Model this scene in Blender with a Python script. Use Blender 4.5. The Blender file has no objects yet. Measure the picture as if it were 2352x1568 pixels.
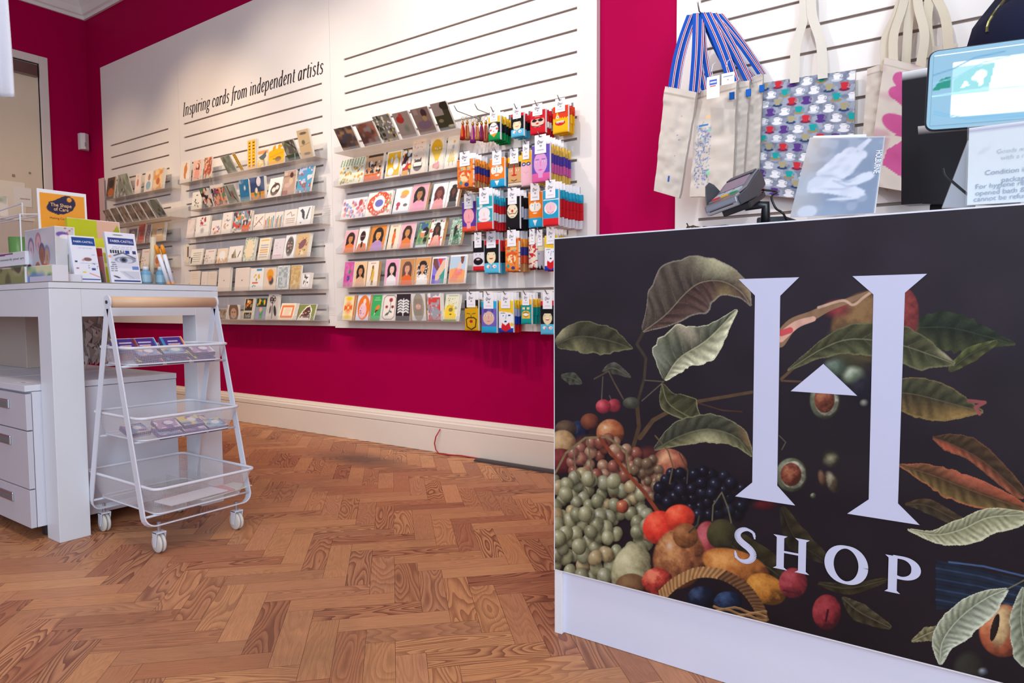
import bpy, bmesh, math, random
import numpy as np
from mathutils import Vector, Matrix
R=math.radians
C=bpy.context.scene.collection
# ---------------- camera ----------------
F,CY,YAW,PIT,ROL=1543.26,795.96,-0.6087,0.0576,-0.0050
CAMH=0.82
D=2.866            # front face of the slatwall panels
fw=Vector((math.sin(YAW)*math.cos(PIT),math.cos(YAW)*math.cos(PIT),-math.sin(PIT)))
r0=Vector((math.cos(YAW),-math.sin(YAW),0)); u0=r0.cross(fw)
rv=math.cos(ROL)*r0+math.sin(ROL)*u0; uv=-math.sin(ROL)*r0+math.cos(ROL)*u0
cd=bpy.data.cameras.new('camera'); cam=bpy.data.objects.new('camera',cd); C.objects.link(cam)
cam.matrix_world=Matrix(((rv.x,uv.x,-fw.x,0),(rv.y,uv.y,-fw.y,0),(rv.z,uv.z,-fw.z,CAMH),(0,0,0,1)))
cd.sensor_fit='HORIZONTAL'; cd.sensor_width=36; cd.lens=F/2352*36; cd.shift_y=(CY-784)/2352; cd.clip_start=.02
bpy.context.scene.camera=cam
# ---------------- world, light, exposure ----------------
vs=bpy.context.scene.view_settings
vs.view_transform='Standard'; vs.look='None'; vs.gamma=1; vs.exposure=0.0; vs.use_curve_mapping=False
w=bpy.data.worlds.new('world'); bpy.context.scene.world=w; w.use_nodes=True
w.node_tree.nodes['Background'].inputs[0].default_value=(.72,.80,1,1); w.node_tree.nodes['Background'].inputs[1].default_value=.75
def area(name,loc,to,sx,sy,p,col):
    l=bpy.data.lights.new(name,'AREA'); l.shape='RECTANGLE'; l.size=sx; l.size_y=sy; l.energy=p; l.color=col
    o=bpy.data.objects.new(name,l); C.objects.link(o); o.location=loc
    o.rotation_euler=(Vector(to)-Vector(loc)).to_track_quat('-Z','Y').to_euler(); return o
def spot(name,loc,to,p,col,ang=60,bl=.8,rad=.05):
    l=bpy.data.lights.new(name,'SPOT'); l.energy=p; l.color=col; l.spot_size=R(ang); l.spot_blend=bl; l.shadow_soft_size=rad
    o=bpy.data.objects.new(name,l); C.objects.link(o); o.location=loc
    o.rotation_euler=(Vector(to)-Vector(loc)).to_track_quat('-Z','Y').to_euler(); return o
area('window_light',(2.28,-1.3,1.9),(-2.3,1.4,.7),2.6,2.2,225,(.68,.87,1))
area('shopfront_light',(.6,-3.6,2.1),(-.9,1.6,.9),3.2,2.4,26,(.74,.84,1))
WARM=(1,.74,.46); NEU=(1,.88,.76); COOL=(.92,.94,1)
spot('ceiling_spot',(-5.9,1.2,3.35),(-6.0,2.87,1.2),62,WARM,60)
spot('ceiling_spot',(-4.75,1.2,3.35),(-4.75,2.87,1.5),115,WARM,62)
spot('ceiling_spot',(-3.8,1.2,3.35),(-3.8,2.87,1.6),95,(1,.84,.66),66)
spot('ceiling_spot',(-2.7,1.2,3.35),(-2.7,2.87,1.6),110,NEU,75)
spot('ceiling_spot',(-1.7,1.0,3.35),(-1.7,2.87,1.6),90,(1,.93,.9),80)
spot('ceiling_spot',(-.6,.9,3.35),(-.35,2.87,2.15),92,COOL,64)
area('ceiling_light',(-1.6,.6,3.5),(-1.6,.6,0),2.6,.5,34,(1,.93,.86))
# ---------------- pixel helpers (photo pixel -> point on a real plane) ----------------
def ray(x,y): return fw+rv*((x-1176)/F)-uv*((y-CY)/F)
C0=Vector((0,0,CAMH))
def on(ax,val,x,y):
    d=ray(x,y); return C0+d*((val-C0[ax])/d[ax])
# ---------------- materials ----------------
def lin(h):
    if not isinstance(h,str): return tuple(h[:3])
    h=h.lstrip('#'); h=''.join(q*2 for q in h) if len(h)==3 else h; c=[int(h[i:i+2],16)/255 for i in (0,2,4)]
    return tuple(x/12.92 if x<=.04045 else ((x+.055)/1.055)**2.4 for x in c)
MATS={}
def mat(name,rough=.5,metal=0,spec=.5,bump=0,bscale=200,var=0,trans=0,col=None,coat=0,emis=0):
    if name in MATS: return MATS[name]
    m=bpy.data.materials.new(name); m.use_nodes=True; nt=m.node_tree; b=nt.nodes['Principled BSDF']
    b.inputs['Roughness'].default_value=rough; b.inputs['Metallic'].default_value=metal
    b.inputs['Specular IOR Level'].default_value=spec; b.inputs['Coat Weight'].default_value=coat
    if col is None:
        a=nt.nodes.new('ShaderNodeAttribute'); a.attribute_name='Col'; src=a.outputs['Color']
    else:
        a=nt.nodes.new('ShaderNodeRGB'); a.outputs[0].default_value=(*lin(col),1); src=a.outputs[0]
    if var:
        tc=nt.nodes.new('ShaderNodeTexCoord'); n=nt.nodes.new('ShaderNodeTexNoise'); n.inputs['Scale'].default_value=3; n.inputs['Detail'].default_value=4
        nt.links.new(tc.outputs['Object'],n.inputs['Vector'])
        mr=nt.nodes.new('ShaderNodeMapRange'); mr.inputs['To Min'].default_value=1-var; mr.inputs['To Max'].default_value=1+var
        nt.links.new(n.outputs['Fac'],mr.inputs['Value'])
        mx=nt.nodes.new('ShaderNodeVectorMath'); mx.operation='SCALE'; nt.links.new(src,mx.inputs[0]); nt.links.new(mr.outputs[0],mx.inputs['Scale']); src=mx.outputs[0]
    nt.links.new(src,b.inputs['Base Color'])
    if emis: nt.links.new(src,b.inputs['Emission Color']); b.inputs['Emission Strength'].default_value=emis
    if bump:
        tc=nt.nodes.new('ShaderNodeTexCoord'); n=nt.nodes.new('ShaderNodeTexNoise'); n.inputs['Scale'].default_value=bscale; n.inputs['Detail'].default_value=3
        nt.links.new(tc.outputs['Object'],n.inputs['Vector'])
        bp=nt.nodes.new('ShaderNodeBump'); bp.inputs['Strength'].default_value=bump; bp.inputs['Distance'].default_value=.002
        nt.links.new(n.outputs['Fac'],bp.inputs['Height']); nt.links.new(bp.outputs[0],b.inputs['Normal'])
    if trans:
        t=nt.nodes.new('ShaderNodeBsdfTransparent'); mx=nt.nodes.new('ShaderNodeMixShader'); mx.inputs[0].default_value=trans
        nt.links.new(b.outputs[0],mx.inputs[1]); nt.links.new(t.outputs[0],mx.inputs[2]); nt.links.new(mx.outputs[0],nt.nodes['Material Output'].inputs[0])
    MATS[name]=m; return m
PAINT=mat('wall_paint',.6,spec=.04,var=.03,bump=.15,bscale=60)
SATIN=mat('satin_board',.38,bump=.05,bscale=300,var=.015)
PAPER=mat('printed_paper',.42,bump=.05,bscale=400)
GLOSSP=mat('glossy_print',.22,bump=.03,bscale=200)
VINYL=mat('vinyl_print',.42,spec=.22,bump=.02,bscale=500)
CLOTH=mat('woven_cloth',.9,spec=.2,bump=.6,bscale=700)
PLAST=mat('plastic',.35,bump=.02)
METAL=mat('brushed_metal',.3,metal=.9,bump=.04)
POWDER=mat('powder_coated_steel',.35,bump=.04,bscale=500)
WOODM=mat('beech_wood',.45,var=.06,bump=.1,bscale=90)
def acrylic(name,tint,fac,rough=.08):
    m=bpy.data.materials.new(name); m.use_nodes=True; nt=m.node_tree; nt.nodes.clear()
    o=nt.nodes.new('ShaderNodeOutputMaterial'); t=nt.nodes.new('ShaderNodeBsdfTransparent'); t.inputs[0].default_value=(*tint,1)
    p=nt.nodes.new('ShaderNodeBsdfPrincipled'); p.inputs['Base Color'].default_value=(.78,.76,.76,1); p.inputs['Roughness'].default_value=rough
    n=nt.nodes.new('ShaderNodeTexNoise'); n.inputs['Scale'].default_value=6; mr=nt.nodes.new('ShaderNodeMapRange'); mr.inputs['To Min'].default_value=fac*.8; mr.inputs['To Max'].default_value=fac*1.2
    nt.links.new(n.outputs['Fac'],mr.inputs['Value'])
    mx=nt.nodes.new('ShaderNodeMixShader'); nt.links.new(mr.outputs[0],mx.inputs[0]); nt.links.new(t.outputs[0],mx.inputs[1]); nt.links.new(p.outputs[0],mx.inputs[2]); nt.links.new(mx.outputs[0],o.inputs[0])
    return m
ACR=acrylic('clear_acrylic',(.97,.97,.97),.09); ACRF=acrylic('clear_acrylic_base',(.92,.87,.83),.36,.3)
BAGPL=acrylic('clear_sleeve',(.97,.97,.97),.2,.1)
def gridmesh(name,col,sc):
    m=bpy.data.materials.new(name); m.use_nodes=True; nt=m.node_tree; b=nt.nodes['Principled BSDF']; b.inputs['Base Color'].default_value=(*lin(col),1); b.inputs['Roughness'].default_value=.4
    tc=nt.nodes.new('ShaderNodeTexCoord'); sp=nt.nodes.new('ShaderNodeSeparateXYZ'); nt.links.new(tc.outputs['UV'],sp.inputs[0])
    outs=[]
    for k in (0,1):
        a=nt.nodes.new('ShaderNodeMath'); a.operation='MULTIPLY'; a.inputs[1].default_value=sc; nt.links.new(sp.outputs[k],a.inputs[0])
        f=nt.nodes.new('ShaderNodeMath'); f.operation='FRACT'; nt.links.new(a.outputs[0],f.inputs[0])
        g=nt.nodes.new('ShaderNodeMath'); g.operation='GREATER_THAN'; g.inputs[1].default_value=.2; nt.links.new(f.outputs[0],g.inputs[0]); outs.append(g)
    mm=nt.nodes.new('ShaderNodeMath'); mm.operation='MULTIPLY'; nt.links.new(outs[0].outputs[0],mm.inputs[0]); nt.links.new(outs[1].outputs[0],mm.inputs[1])
    t=nt.nodes.new('ShaderNodeBsdfTransparent'); mx=nt.nodes.new('ShaderNodeMixShader')
    nt.links.new(mm.outputs[0],mx.inputs[0]); nt.links.new(b.outputs[0],mx.inputs[1]); nt.links.new(t.outputs[0],mx.inputs[2]); nt.links.new(mx.outputs[0],nt.nodes['Material Output'].inputs[0])
    return m
MESHM=gridmesh('perforated_steel','#e6e4ea',330)
# ---------------- mesh builder ----------------
def tag(o,label=None,cat=None,group=None,kind=None):
    if label:
        w_=label.split(' ')
        for art in ('a','the','of'):
            while len(w_)>16 and art in w_: w_.remove(art)
        label=' '.join(w_)
    if label: o['label']=label
    if cat: o['category']=cat
    if group: o['group']=group
    if kind: o['kind']=kind
    return o
class MB:
    def __init__(s): s.v=[];s.f=[];s.c=[];s.uv=[]
    def add(s,vs,fs,col):
        n=len(s.v); s.v+= [tuple(v) for v in vs]; c=lin(col)
        s.c+=[c]*len(vs); s.f+=[tuple(i+n for i in f) for f in fs]; return s
    def box(s,a,b,col,M=None):
        x0,y0,z0=[min(p,q) for p,q in zip(a,b)]; x1,y1,z1=[max(p,q) for p,q in zip(a,b)]
        vs=[(x0,y0,z0),(x1,y0,z0),(x1,y1,z0),(x0,y1,z0),(x0,y0,z1),(x1,y0,z1),(x1,y1,z1),(x0,y1,z1)]
        if M is not None: vs=[M@Vector(v) for v in vs]
        return s.add(vs,[(0,3,2,1),(4,5,6,7),(0,1,5,4),(1,2,6,5),(2,3,7,6),(3,0,4,7)],col)
    def poly(s,pts,col): return s.add(pts,[tuple(range(len(pts)))],col)
    def prism(s,pts,d,col):
        n=len(pts); d=Vector(d); a=[Vector(p) for p in pts]; b=[p+d for p in a]
        return s.add(a+b,[tuple(range(n))[::-1],tuple(range(n,2*n))]+[(i,(i+1)%n,n+(i+1)%n,n+i) for i in range(n)],col)
    def tube(s,pts,r,col,n=8,cap=True,rs=None):
        pts=[Vector(p) for p in pts]; m=len(pts); vs=[]; 
        t0=(pts[1]-pts[0]).normalized(); nn=t0.orthogonal().normalized()
        for i,p in enumerate(pts):
            t=(pts[min(i+1,m-1)]-pts[max(i-1,0)]).normalized(); nn=(nn-t*nn.dot(t)).normalized(); bb=t.cross(nn); rr=rs[i] if rs else r
            for k in range(n):
                a=2*math.pi*k/n; vs.append(p+(nn*math.cos(a)+bb*math.sin(a))*rr)
        fs=[(i*n+k,i*n+(k+1)%n,(i+1)*n+(k+1)%n,(i+1)*n+k) for i in range(m-1) for k in range(n)]
        if cap: fs+=[tuple(range(n))[::-1],tuple(range((m-1)*n,m*n))]
        return s.add(vs,fs,col)
    def ribbon(s,pts,wd,th,col):
        pts=[Vector(p) for p in pts]; m=len(pts); wd=Vector(wd); vs=[]
        for i,p in enumerate(pts):
            t=(pts[min(i+1,m-1)]-pts[max(i-1,0)]).normalized(); nrm=t.cross(wd).normalized()*th
            vs+=[p-wd/2-nrm/2,p+wd/2-nrm/2,p+wd/2+nrm/2,p-wd/2+nrm/2]
        fs=[(4*i+k,4*i+(k+1)%4,4*i+4+(k+1)%4,4*i+4+k) for i in range(m-1) for k in range(4)]+[(3,2,1,0),(4*m-4,4*m-3,4*m-2,4*m-1)]
        return s.add(vs,fs,col)
    def lathe(s,prof,col,n=20,o=(0,0,0),axis='Z'):
        vs=[];o=Vector(o)
        for r_,z in prof:
            for k in range(n):
                a=2*math.pi*k/n; v=Vector((r_*math.cos(a),r_*math.sin(a),z))
                if axis=='Y': v=Vector((v.x,v.z,v.y))
                if axis=='X': v=Vector((v.z,v.x,v.y))
                vs.append(o+v)
        m=len(prof); fs=[(i*n+k,i*n+(k+1)%n,(i+1)*n+(k+1)%n,(i+1)*n+k) for i in range(m-1) for k in range(n)]
        fs+=[tuple(range(n))[::-1],tuple(range((m-1)*n,m*n))]
        return s.add(vs,fs,col)
    def build(s,name,m,parent=None,bev=0,smooth=False):
        me=bpy.data.meshes.new(name); me.from_pydata(s.v,[],s.f)
        bm=bmesh.new(); bm.from_mesh(me); bmesh.ops.recalc_face_normals(bm,faces=bm.faces); bm.to_mesh(me); bm.free()
        a=me.color_attributes.new('Col','FLOAT_COLOR','POINT'); arr=np.ones((len(me.vertices),4),np.float32); arr[:,:3]=s.c; a.data.foreach_set('color',arr.ravel())
        if m: me.materials.append(m)
        if smooth: me.shade_smooth()
        o=bpy.data.objects.new(name,me); C.objects.link(o)
        if bev:
            b=o.modifiers.new('bevel','BEVEL'); b.width=bev; b.segments=2; b.limit_method='ANGLE'
        if parent: o.parent=parent
        return o
def empty(name,loc,rz=0,label=None,cat=None,group=None):
    o=bpy.data.objects.new(name,None); o.empty_display_size=.05; C.objects.link(o); o.location=loc; o.rotation_euler=(0,0,rz)
    o.matrix_basis  # local parts are built relative to the empty
    return tag(o,label,cat,group)
def copy_tree(o,parent=None):
    c=o.copy(); C.objects.link(c)
    if parent: c.parent=parent
    for ch in list(o.children): copy_tree(ch,c)
    return c
# ---------------- setting ----------------
WHT='#ece6e2'; MAG='#a80045'
XL=-6.687; YW=2.90; ZC=3.62; XR=2.4; YB=-4.2
def struct(name,mb,m,parent=None,bev=0):
    o=mb.build(name,m,parent,bev)
    if not parent: o['kind']='structure'
    return o
# herringbone floor: 0.288 x 0.072 blocks laid at 45 degrees
def floor():
    W_=.0722; L=4; A=(-1.624,1.517); c45=math.sqrt(.5)
    rnd=random.Random(5); V=[];Fc=[];Cc=[];U=[]; g=.0004
    pal=['#c78b60','#bf835a','#b97d56','#cc9162','#b17350','#c4895c','#b67e58','#c88b5c','#b67852','#c0855e']
    for x in range(-95,75):
        for y in range(-75,95):
            k=(x+y)%8
            if k==0: a,b,cc,dd,hz=x,y,x+4,y+1,1
            elif k==4: a,b,cc,dd,hz=x,y,x+1,y+4,0
            else: continue
            def wd(s,t):
                s=s*W_; t=(t-8)*W_
                return (A[0]+(s-t)*c45, A[1]+(s+t)*c45)
            cx,cy_=wd((a+cc)/2,(b+dd)/2)
            if cx<XL-.15 or cx>XR+.1 or cy_>YW+.15 or cy_<-1.6: continue
            gs=g/W_; q=[(a+gs,b+gs),(cc-gs,b+gs),(cc-gs,dd-gs),(a+gs,dd-gs)]
            n=len(V)
            for s,t in q:
                X,Y=wd(s,t); V.append((max(XL,min(XR,X)),min(YW,Y),0))
            Fc.append((n,n+1,n+2,n+3)); o1,o2=rnd.uniform(0,50),rnd.uniform(0,50)
            uvq=[(0,0),(4,0),(4,1),(0,1)] if hz else [(0,1),(0,0),(4,0),(4,1)]
            if rnd.random()<.5: uvq=[(4-p,q_) for p,q_ in uvq]
            U+=[(p*W_+o1,q_*W_+o2) for p,q_ in uvq]
            col=np.array(lin(rnd.choice(pal)))*rnd.uniform(.94,1.06); Cc+=[(*col,rnd.random())]*4
    me=bpy.data.meshes.new('floor'); me.from_pydata(V,[],Fc)
    ul=me.uv_layers.new(name='UVMap'); ul.data.foreach_set('uv',np.array(U,np.float32).ravel())
    a=me.color_attributes.new('Col','FLOAT_COLOR','POINT'); a.data.foreach_set('color',np.array(Cc,np.float32).ravel())
    m=bpy.data.materials.new('pine_block_floor'); m.use_nodes=True; nt=m.node_tree; b=nt.nodes['Principled BSDF']; N=nt.nodes.new; Lk=nt.links.new
    at=N('ShaderNodeAttribute'); at.attribute_name='Col'; tc=N('ShaderNodeTexCoord')
    mp=N('ShaderNodeMapping'); mp.inputs['Scale'].default_value=(2.4,13,1); Lk(tc.outputs['UV'],mp.inputs[0])
    n1=N('ShaderNodeTexNoise'); n1.noise_dimensions='2D'; n1.inputs['Scale'].default_value=1; n1.inputs['Detail'].default_value=1.2; n1.inputs['Roughness'].default_value=.35; Lk(mp.outputs[0],n1.inputs['Vector'])
    mu=N('ShaderNodeMath'); mu.operation='MULTIPLY'; mu.inputs[1].default_value=15; Lk(n1.outputs['Fac'],mu.inputs[0])
    fr=N('ShaderNodeMath'); fr.operation='FRACT'; Lk(mu.outputs[0],fr.inputs[0])
    cr=N('ShaderNodeValToRGB'); e=cr.color_ramp; e.elements[0].position=0; e.elements[0].color=(0,0,0,1); e.elements[1].position=.35; e.elements[1].color=(.1,.1,.1,1)
    x=e.elements.new(.82); x.color=(.9,.9,.9,1); x=e.elements.new(.96); x.color=(1,1,1,1); x=e.elements.new(1); x.color=(.05,.05,.05,1)
    Lk(fr.outputs[0],cr.inputs[0])
    # grain strength differs from block to block
    st=N('ShaderNodeMapRange'); st.inputs['From Min'].default_value=.15; st.inputs['From Max'].default_value=1; st.inputs['To Min'].default_value=.1; st.inputs['To Max'].default_value=.95; Lk(at.outputs['Alpha'],st.inputs['Value'])
    m1=N('ShaderNodeMath'); m1.operation='MULTIPLY'; Lk(cr.outputs[0],m1.inputs[0]); Lk(st.outputs[0],m1.inputs[1])
    # fine streaks
    mp2=N('ShaderNodeMapping'); mp2.inputs['Scale'].default_value=(14,420,1); Lk(tc.outputs['UV'],mp2.inputs[0])
    n2=N('ShaderNodeTexNoise'); n2.noise_dimensions='2D'; n2.inputs['Scale'].default_value=1; n2.inputs['Detail'].default_value=3; Lk(mp2.outputs[0],n2.inputs['Vector'])
    dk=N('ShaderNodeMix'); dk.data_type='RGBA'; dk.blend_type='MULTIPLY'; dk.inputs[7].default_value=(.34,.2,.2,1); Lk(m1.outputs[0],dk.inputs[0]); Lk(at.outputs['Color'],dk.inputs[6])
    s2=N('ShaderNodeMapRange'); s2.inputs['To Min'].default_value=.72; s2.inputs['To Max'].default_value=1.25; Lk(n2.outputs['Fac'],s2.inputs['Value'])
    sc=N('ShaderNodeVectorMath'); sc.operation='SCALE'; Lk(dk.outputs[2],sc.inputs[0]); Lk(s2.outputs[0],sc.inputs['Scale'])
    # worn grey dirt patches
    n3=N('ShaderNodeTexNoise'); n3.inputs['Scale'].default_value=1.7; n3.inputs['Detail'].default_value=6; n3.inputs['Roughness'].default_value=.65; Lk(tc.outputs['Object'],n3.inputs['Vector'])
    d3=N('ShaderNodeMapRange'); d3.inputs['From Min'].default_value=.52; d3.inputs['From Max'].default_value=.78; d3.inputs['To Max'].default_value=.55; Lk(n3.outputs['Fac'],d3.inputs['Value'])
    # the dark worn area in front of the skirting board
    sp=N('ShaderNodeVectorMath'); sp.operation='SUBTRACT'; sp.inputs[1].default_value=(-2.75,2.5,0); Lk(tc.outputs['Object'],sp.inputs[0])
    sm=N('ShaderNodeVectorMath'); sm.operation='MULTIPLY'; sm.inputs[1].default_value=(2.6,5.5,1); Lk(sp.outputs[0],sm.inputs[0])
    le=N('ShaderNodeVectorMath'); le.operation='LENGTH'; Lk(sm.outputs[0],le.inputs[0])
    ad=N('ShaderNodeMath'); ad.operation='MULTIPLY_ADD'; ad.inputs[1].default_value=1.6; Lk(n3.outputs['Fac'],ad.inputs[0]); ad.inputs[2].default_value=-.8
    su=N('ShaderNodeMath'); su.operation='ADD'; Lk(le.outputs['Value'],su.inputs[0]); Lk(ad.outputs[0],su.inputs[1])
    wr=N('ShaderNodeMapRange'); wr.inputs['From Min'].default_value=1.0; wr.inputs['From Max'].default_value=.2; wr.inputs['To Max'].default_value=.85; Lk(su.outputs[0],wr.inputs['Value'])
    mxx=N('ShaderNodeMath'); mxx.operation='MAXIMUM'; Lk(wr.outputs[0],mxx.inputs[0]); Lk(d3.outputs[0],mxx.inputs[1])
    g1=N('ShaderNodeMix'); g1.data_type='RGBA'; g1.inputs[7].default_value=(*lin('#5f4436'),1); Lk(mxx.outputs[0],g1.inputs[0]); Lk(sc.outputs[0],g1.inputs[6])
    Lk(g1.outputs[2],b.inputs['Base Color']); b.inputs['Roughness'].default_value=.42; b.inputs['Specular IOR Level'].default_value=.35
    bp=N('ShaderNodeBump'); bp.inputs['Strength'].default_value=.12; bp.inputs['Distance'].default_value=.001; Lk(n2.outputs['Fac'],bp.inputs['Height']); Lk(bp.outputs[0],b.inputs['Normal'])
    me.materials.append(m); o=bpy.data.objects.new('floor',me); C.objects.link(o); o['kind']='structure'
    s=MB().box((XL-.2,YB,-.12),(XR+.1,YW+.2,-.0008),'#5a3c2c'); struct('trim_1',s,PAINT)
floor()
mb=MB().box((XL-.2,YW,0),(XR,YW+.15,ZC),MAG); struct('wall_back',mb,PAINT)
# left wall with a door opening
mb=MB()
DY0,DY1,DZ=1.55,2.517,2.926
mb.box((XL-.15,DY1,0),(XL,YW,ZC),MAG); mb.box((XL-.15,YB,0),(XL,DY0,ZC),MAG); mb.box((XL-.15,DY0,DZ),(XL,DY1,ZC),MAG)
struct('wall_left',mb,PAINT)
struct('wall_right',MB().box((XR,YB,0),(XR+.12,YW,ZC),'#e8e4e2'),PAINT)
struct('ceiling',MB().box((XL-.15,YB,ZC),(XR,YW+.15,ZC+.1),'#e9dedb'),PAINT)
# cornice profile swept along back and left wall
prof=[(0,3.413),(.018,3.413),(.018,3.44),(.035,3.45),(.05,3.50),(.085,3.55),(.12,3.575),(.12,3.59),(.14,3.60),(.14,3.62),(0,3.62)]
mb=MB(); n=len(prof)
A=[(XL,YW-p,z) for p,z in prof]; B=[(XR,YW-p,z) for p,z in prof]
A=[(XL+p,YW-p,z) for p,z in prof]; mb.add(A+B,[(i,(i+1)%n,n+(i+1)%n,n+i) for i in range(n)],WHT)
B2=[(XL+p,YB,z) for p,z in prof]; mb.add(A+B2,[(i,(i+1)%n,n+(i+1)%n,n+i) for i in range(n)],WHT)
struct('trim_2',mb,PAINT)
# skirting board: flat board with a moulded upper band
sp=[(0,0),(.030,0),(.030,.137),(.026,.140),(.032,.146),(.032,.172),(.024,.176),(.024,.186),(.016,.188),(.012,.204),(0,.204)]
mb=MB(); n=len(sp)
A=[(XL,YW-p,z) for p,z in sp]; B=[(XR,YW-p,z) for p,z in sp]
mb.add(A+B,[(i,(i+1)%n,n+(i+1)%n,n+i) for i in range(n)]+[tuple(range(n))],'#e9dccf'); struct('baseboard_back',mb,PAINT)
mb=MB()
for ya,yb in ((YB,DY0-.07),(DY1+.065,YW-.032)):
    A=[(XL+p,ya,z) for p,z in sp]; B=[(XL+p,yb,z) for p,z in sp]
    mb.add(A+B,[(i,(i+1)%n,n+(i+1)%n,n+i) for i in range(n)]+[tuple(range(n)),tuple(range(n,2*n))],'#e9dccf')
struct('baseboard_left',mb,PAINT)
# door: leaf, closer; frame is its own trim
mb=MB(); fwid=.065
mb.box((XL-.15,DY1,0),(XL+.018,DY1+fwid,DZ+fwid),'#ddd2ce'); mb.box((XL-.15,DY0-fwid,0),(XL+.018,DY0,DZ+fwid),'#ddd2ce'); mb.box((XL-.15,DY0,DZ),(XL+.018,DY1,DZ+fwid),'#ddd2ce')
struct('trim_3',mb,SATIN,bev=.003)
dr=struct('door_1',MB().box((XL-.05,DY0+.004,.008),(XL-.01,DY1-.004,DZ-.004),'#ddcdb6'),SATIN)
mb=MB().box((XL-.01,DY1-.28,DZ-.12),(XL+.035,DY1-.02,DZ-.02),'#8a7b76'); mb.build('door_closer',METAL,dr,.004)
for i,(y,z,s) in enumerate(((2.30,1.95,.01),(2.42,1.99,.008))):
    MB().box((XL-.0105,y-s,z-s),(XL-.006,y+s,z+s),'#8f8474').build('door_pin',METAL,dr)
mb=MB().box((XL-.0105,1.7,1.25),(XL-.007,2.38,1.9),'#eee3d0'); mb.build('door_panel',SATIN,dr,.002)
# ---------------- painter for printed surfaces ----------------
NR=np.random.RandomState(11)
def smooth_noise(h,w_,sc,seed):
    rs=np.random.RandomState(seed); a=rs.rand(int(h/sc)+3,int(w_/sc)+3)
    y=np.arange(h)/sc; x=np.arange(w_)/sc; iy=y.astype(int); ix=x.astype(int); fy=(y-iy)[:,None]; fx=(x-ix)[None]
    fy=fy*fy*(3-2*fy); fx=fx*fx*(3-2*fx)
    return (a[iy][:,ix]*(1-fy)*(1-fx)+a[iy+1][:,ix]*fy*(1-fx)+a[iy][:,ix+1]*(1-fy)*fx+a[iy+1][:,ix+1]*fy*fx)
class Cv:
    """small picture held as vertex colours; u to the right, v upward, both 0..1"""
    def __init__(s,w_,h_,cell,base):
        s.nx=max(3,int(round(w_/cell))+1); s.ny=max(3,int(round(h_/cell))+1); s.asp=h_/w_
        s.U,s.V=np.meshgrid(np.linspace(0,1,s.nx),np.linspace(0,1,s.ny)); s.V=s.V*s.asp   # square units
        s.a=np.ones((s.ny,s.nx,3),np.float32)*np.array(lin(base),np.float32); s.e=1.0/(s.nx-1)
    def mix(s,m,col):
        m=np.clip(m,0,1)[...,None]; c=col if isinstance(col,np.ndarray) else np.array(lin(col),np.float32); s.a=s.a*(1-m)+c*m; return s
    def ell(s,x,y,rx,ry,col,ang=0,soft=0,al=1):
        c,n=math.cos(R(ang)),math.sin(R(ang)); dx=s.U-x; dy=s.V-y*s.asp; p=(dx*c+dy*n)/rx; q=(-dx*n+dy*c)/ry
        d=np.sqrt(p*p+q*q); e=soft if soft else s.e/min(rx,ry)*.6; return s.mix((1-d)/(e)+.5 if not soft else al*np.clip((1-d)/soft,0,1),col) if al==1 or soft else s.mix(al*np.clip((1-d)/e+.5,0,1),col)
    def poly(s,pts,col,al=1):
        ins=np.zeros(s.U.shape,bool); n=len(pts); P=[(x,y*s.asp) for x,y in pts]
        for i in range(n):
            x0,y0=P[i]; x1,y1=P[(i+1)%n]
            if y0==y1: continue
            c=((y0>s.V)!=(y1>s.V))&(s.U<(x1-x0)*(s.V-y0)/(y1-y0)+x0); ins^=c
        return s.mix(ins*al,col)
    def rect(s,x0,y0,x1,y1,col,al=1): return s.poly([(x0,y0),(x1,y0),(x1,y1),(x0,y1)],col,al)
    def line(s,pts,wd,col):
        m=np.zeros(s.U.shape)
        for (x0,y0),(x1,y1) in zip(pts[:-1],pts[1:]):
            y0*=s.asp;y1*=s.asp; dx,dy=x1-x0,y1-y0; t=np.clip(((s.U-x0)*dx+(s.V-y0)*dy)/(dx*dx+dy*dy+1e-9),0,1)
            d=np.hypot(s.U-x0-t*dx,s.V-y0-t*dy); m=np.maximum(m,np.clip((wd/2-d)/s.e+.5,0,1))
        return s.mix(m,col)
    def noise(s,col,sc,th=.5,soft=.15,al=1,seed=0):
        n=smooth_noise(s.ny,s.nx,sc*(s.nx-1),seed); return s.mix(al*np.clip((n-th)/soft,0,1),col)
    def frame(s,t,col,wd=None):
        ty=t/s.asp; wd=wd or t
        return s.line([(t,ty),(1-t,ty),(1-t,1-ty),(t,1-ty),(t,ty)],wd,col)
    def blur(s,k=1):
        for _ in range(k):
            p=np.pad(s.a,((1,1),(1,1),(0,0)),'edge'); s.a=(p[:-2,1:-1]+p[2:,1:-1]+p[1:-1,:-2]+p[1:-1,2:]+2*p[1:-1,1:-1])/6
        return s
    def dots(s,n,r_,cols,seed=0,box=(0,0,1,1)):
        rr=random.Random(seed)
        for i in range(n): s.ell(rr.uniform(box[0],box[2]),rr.uniform(box[1],box[3]),r_*rr.uniform(.6,1.3),r_*rr.uniform(.6,1.3),rr.choice(cols))
        return s
    def scrib(s,x0,y0,x1,y1,n,col,wd=.03,seed=0):
        rr=random.Random(seed)
        for k in range(n):
            y=y1-(y1-y0)*(k+.5)/n; x=x0+rr.uniform(0,.06)
            while x<x1-.03:
                l=rr.uniform(.04,.14); s.line([(x,y),(min(x1,x+l),y+rr.uniform(-.004,.004))],wd,col); x+=l+.05
        return s
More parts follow.
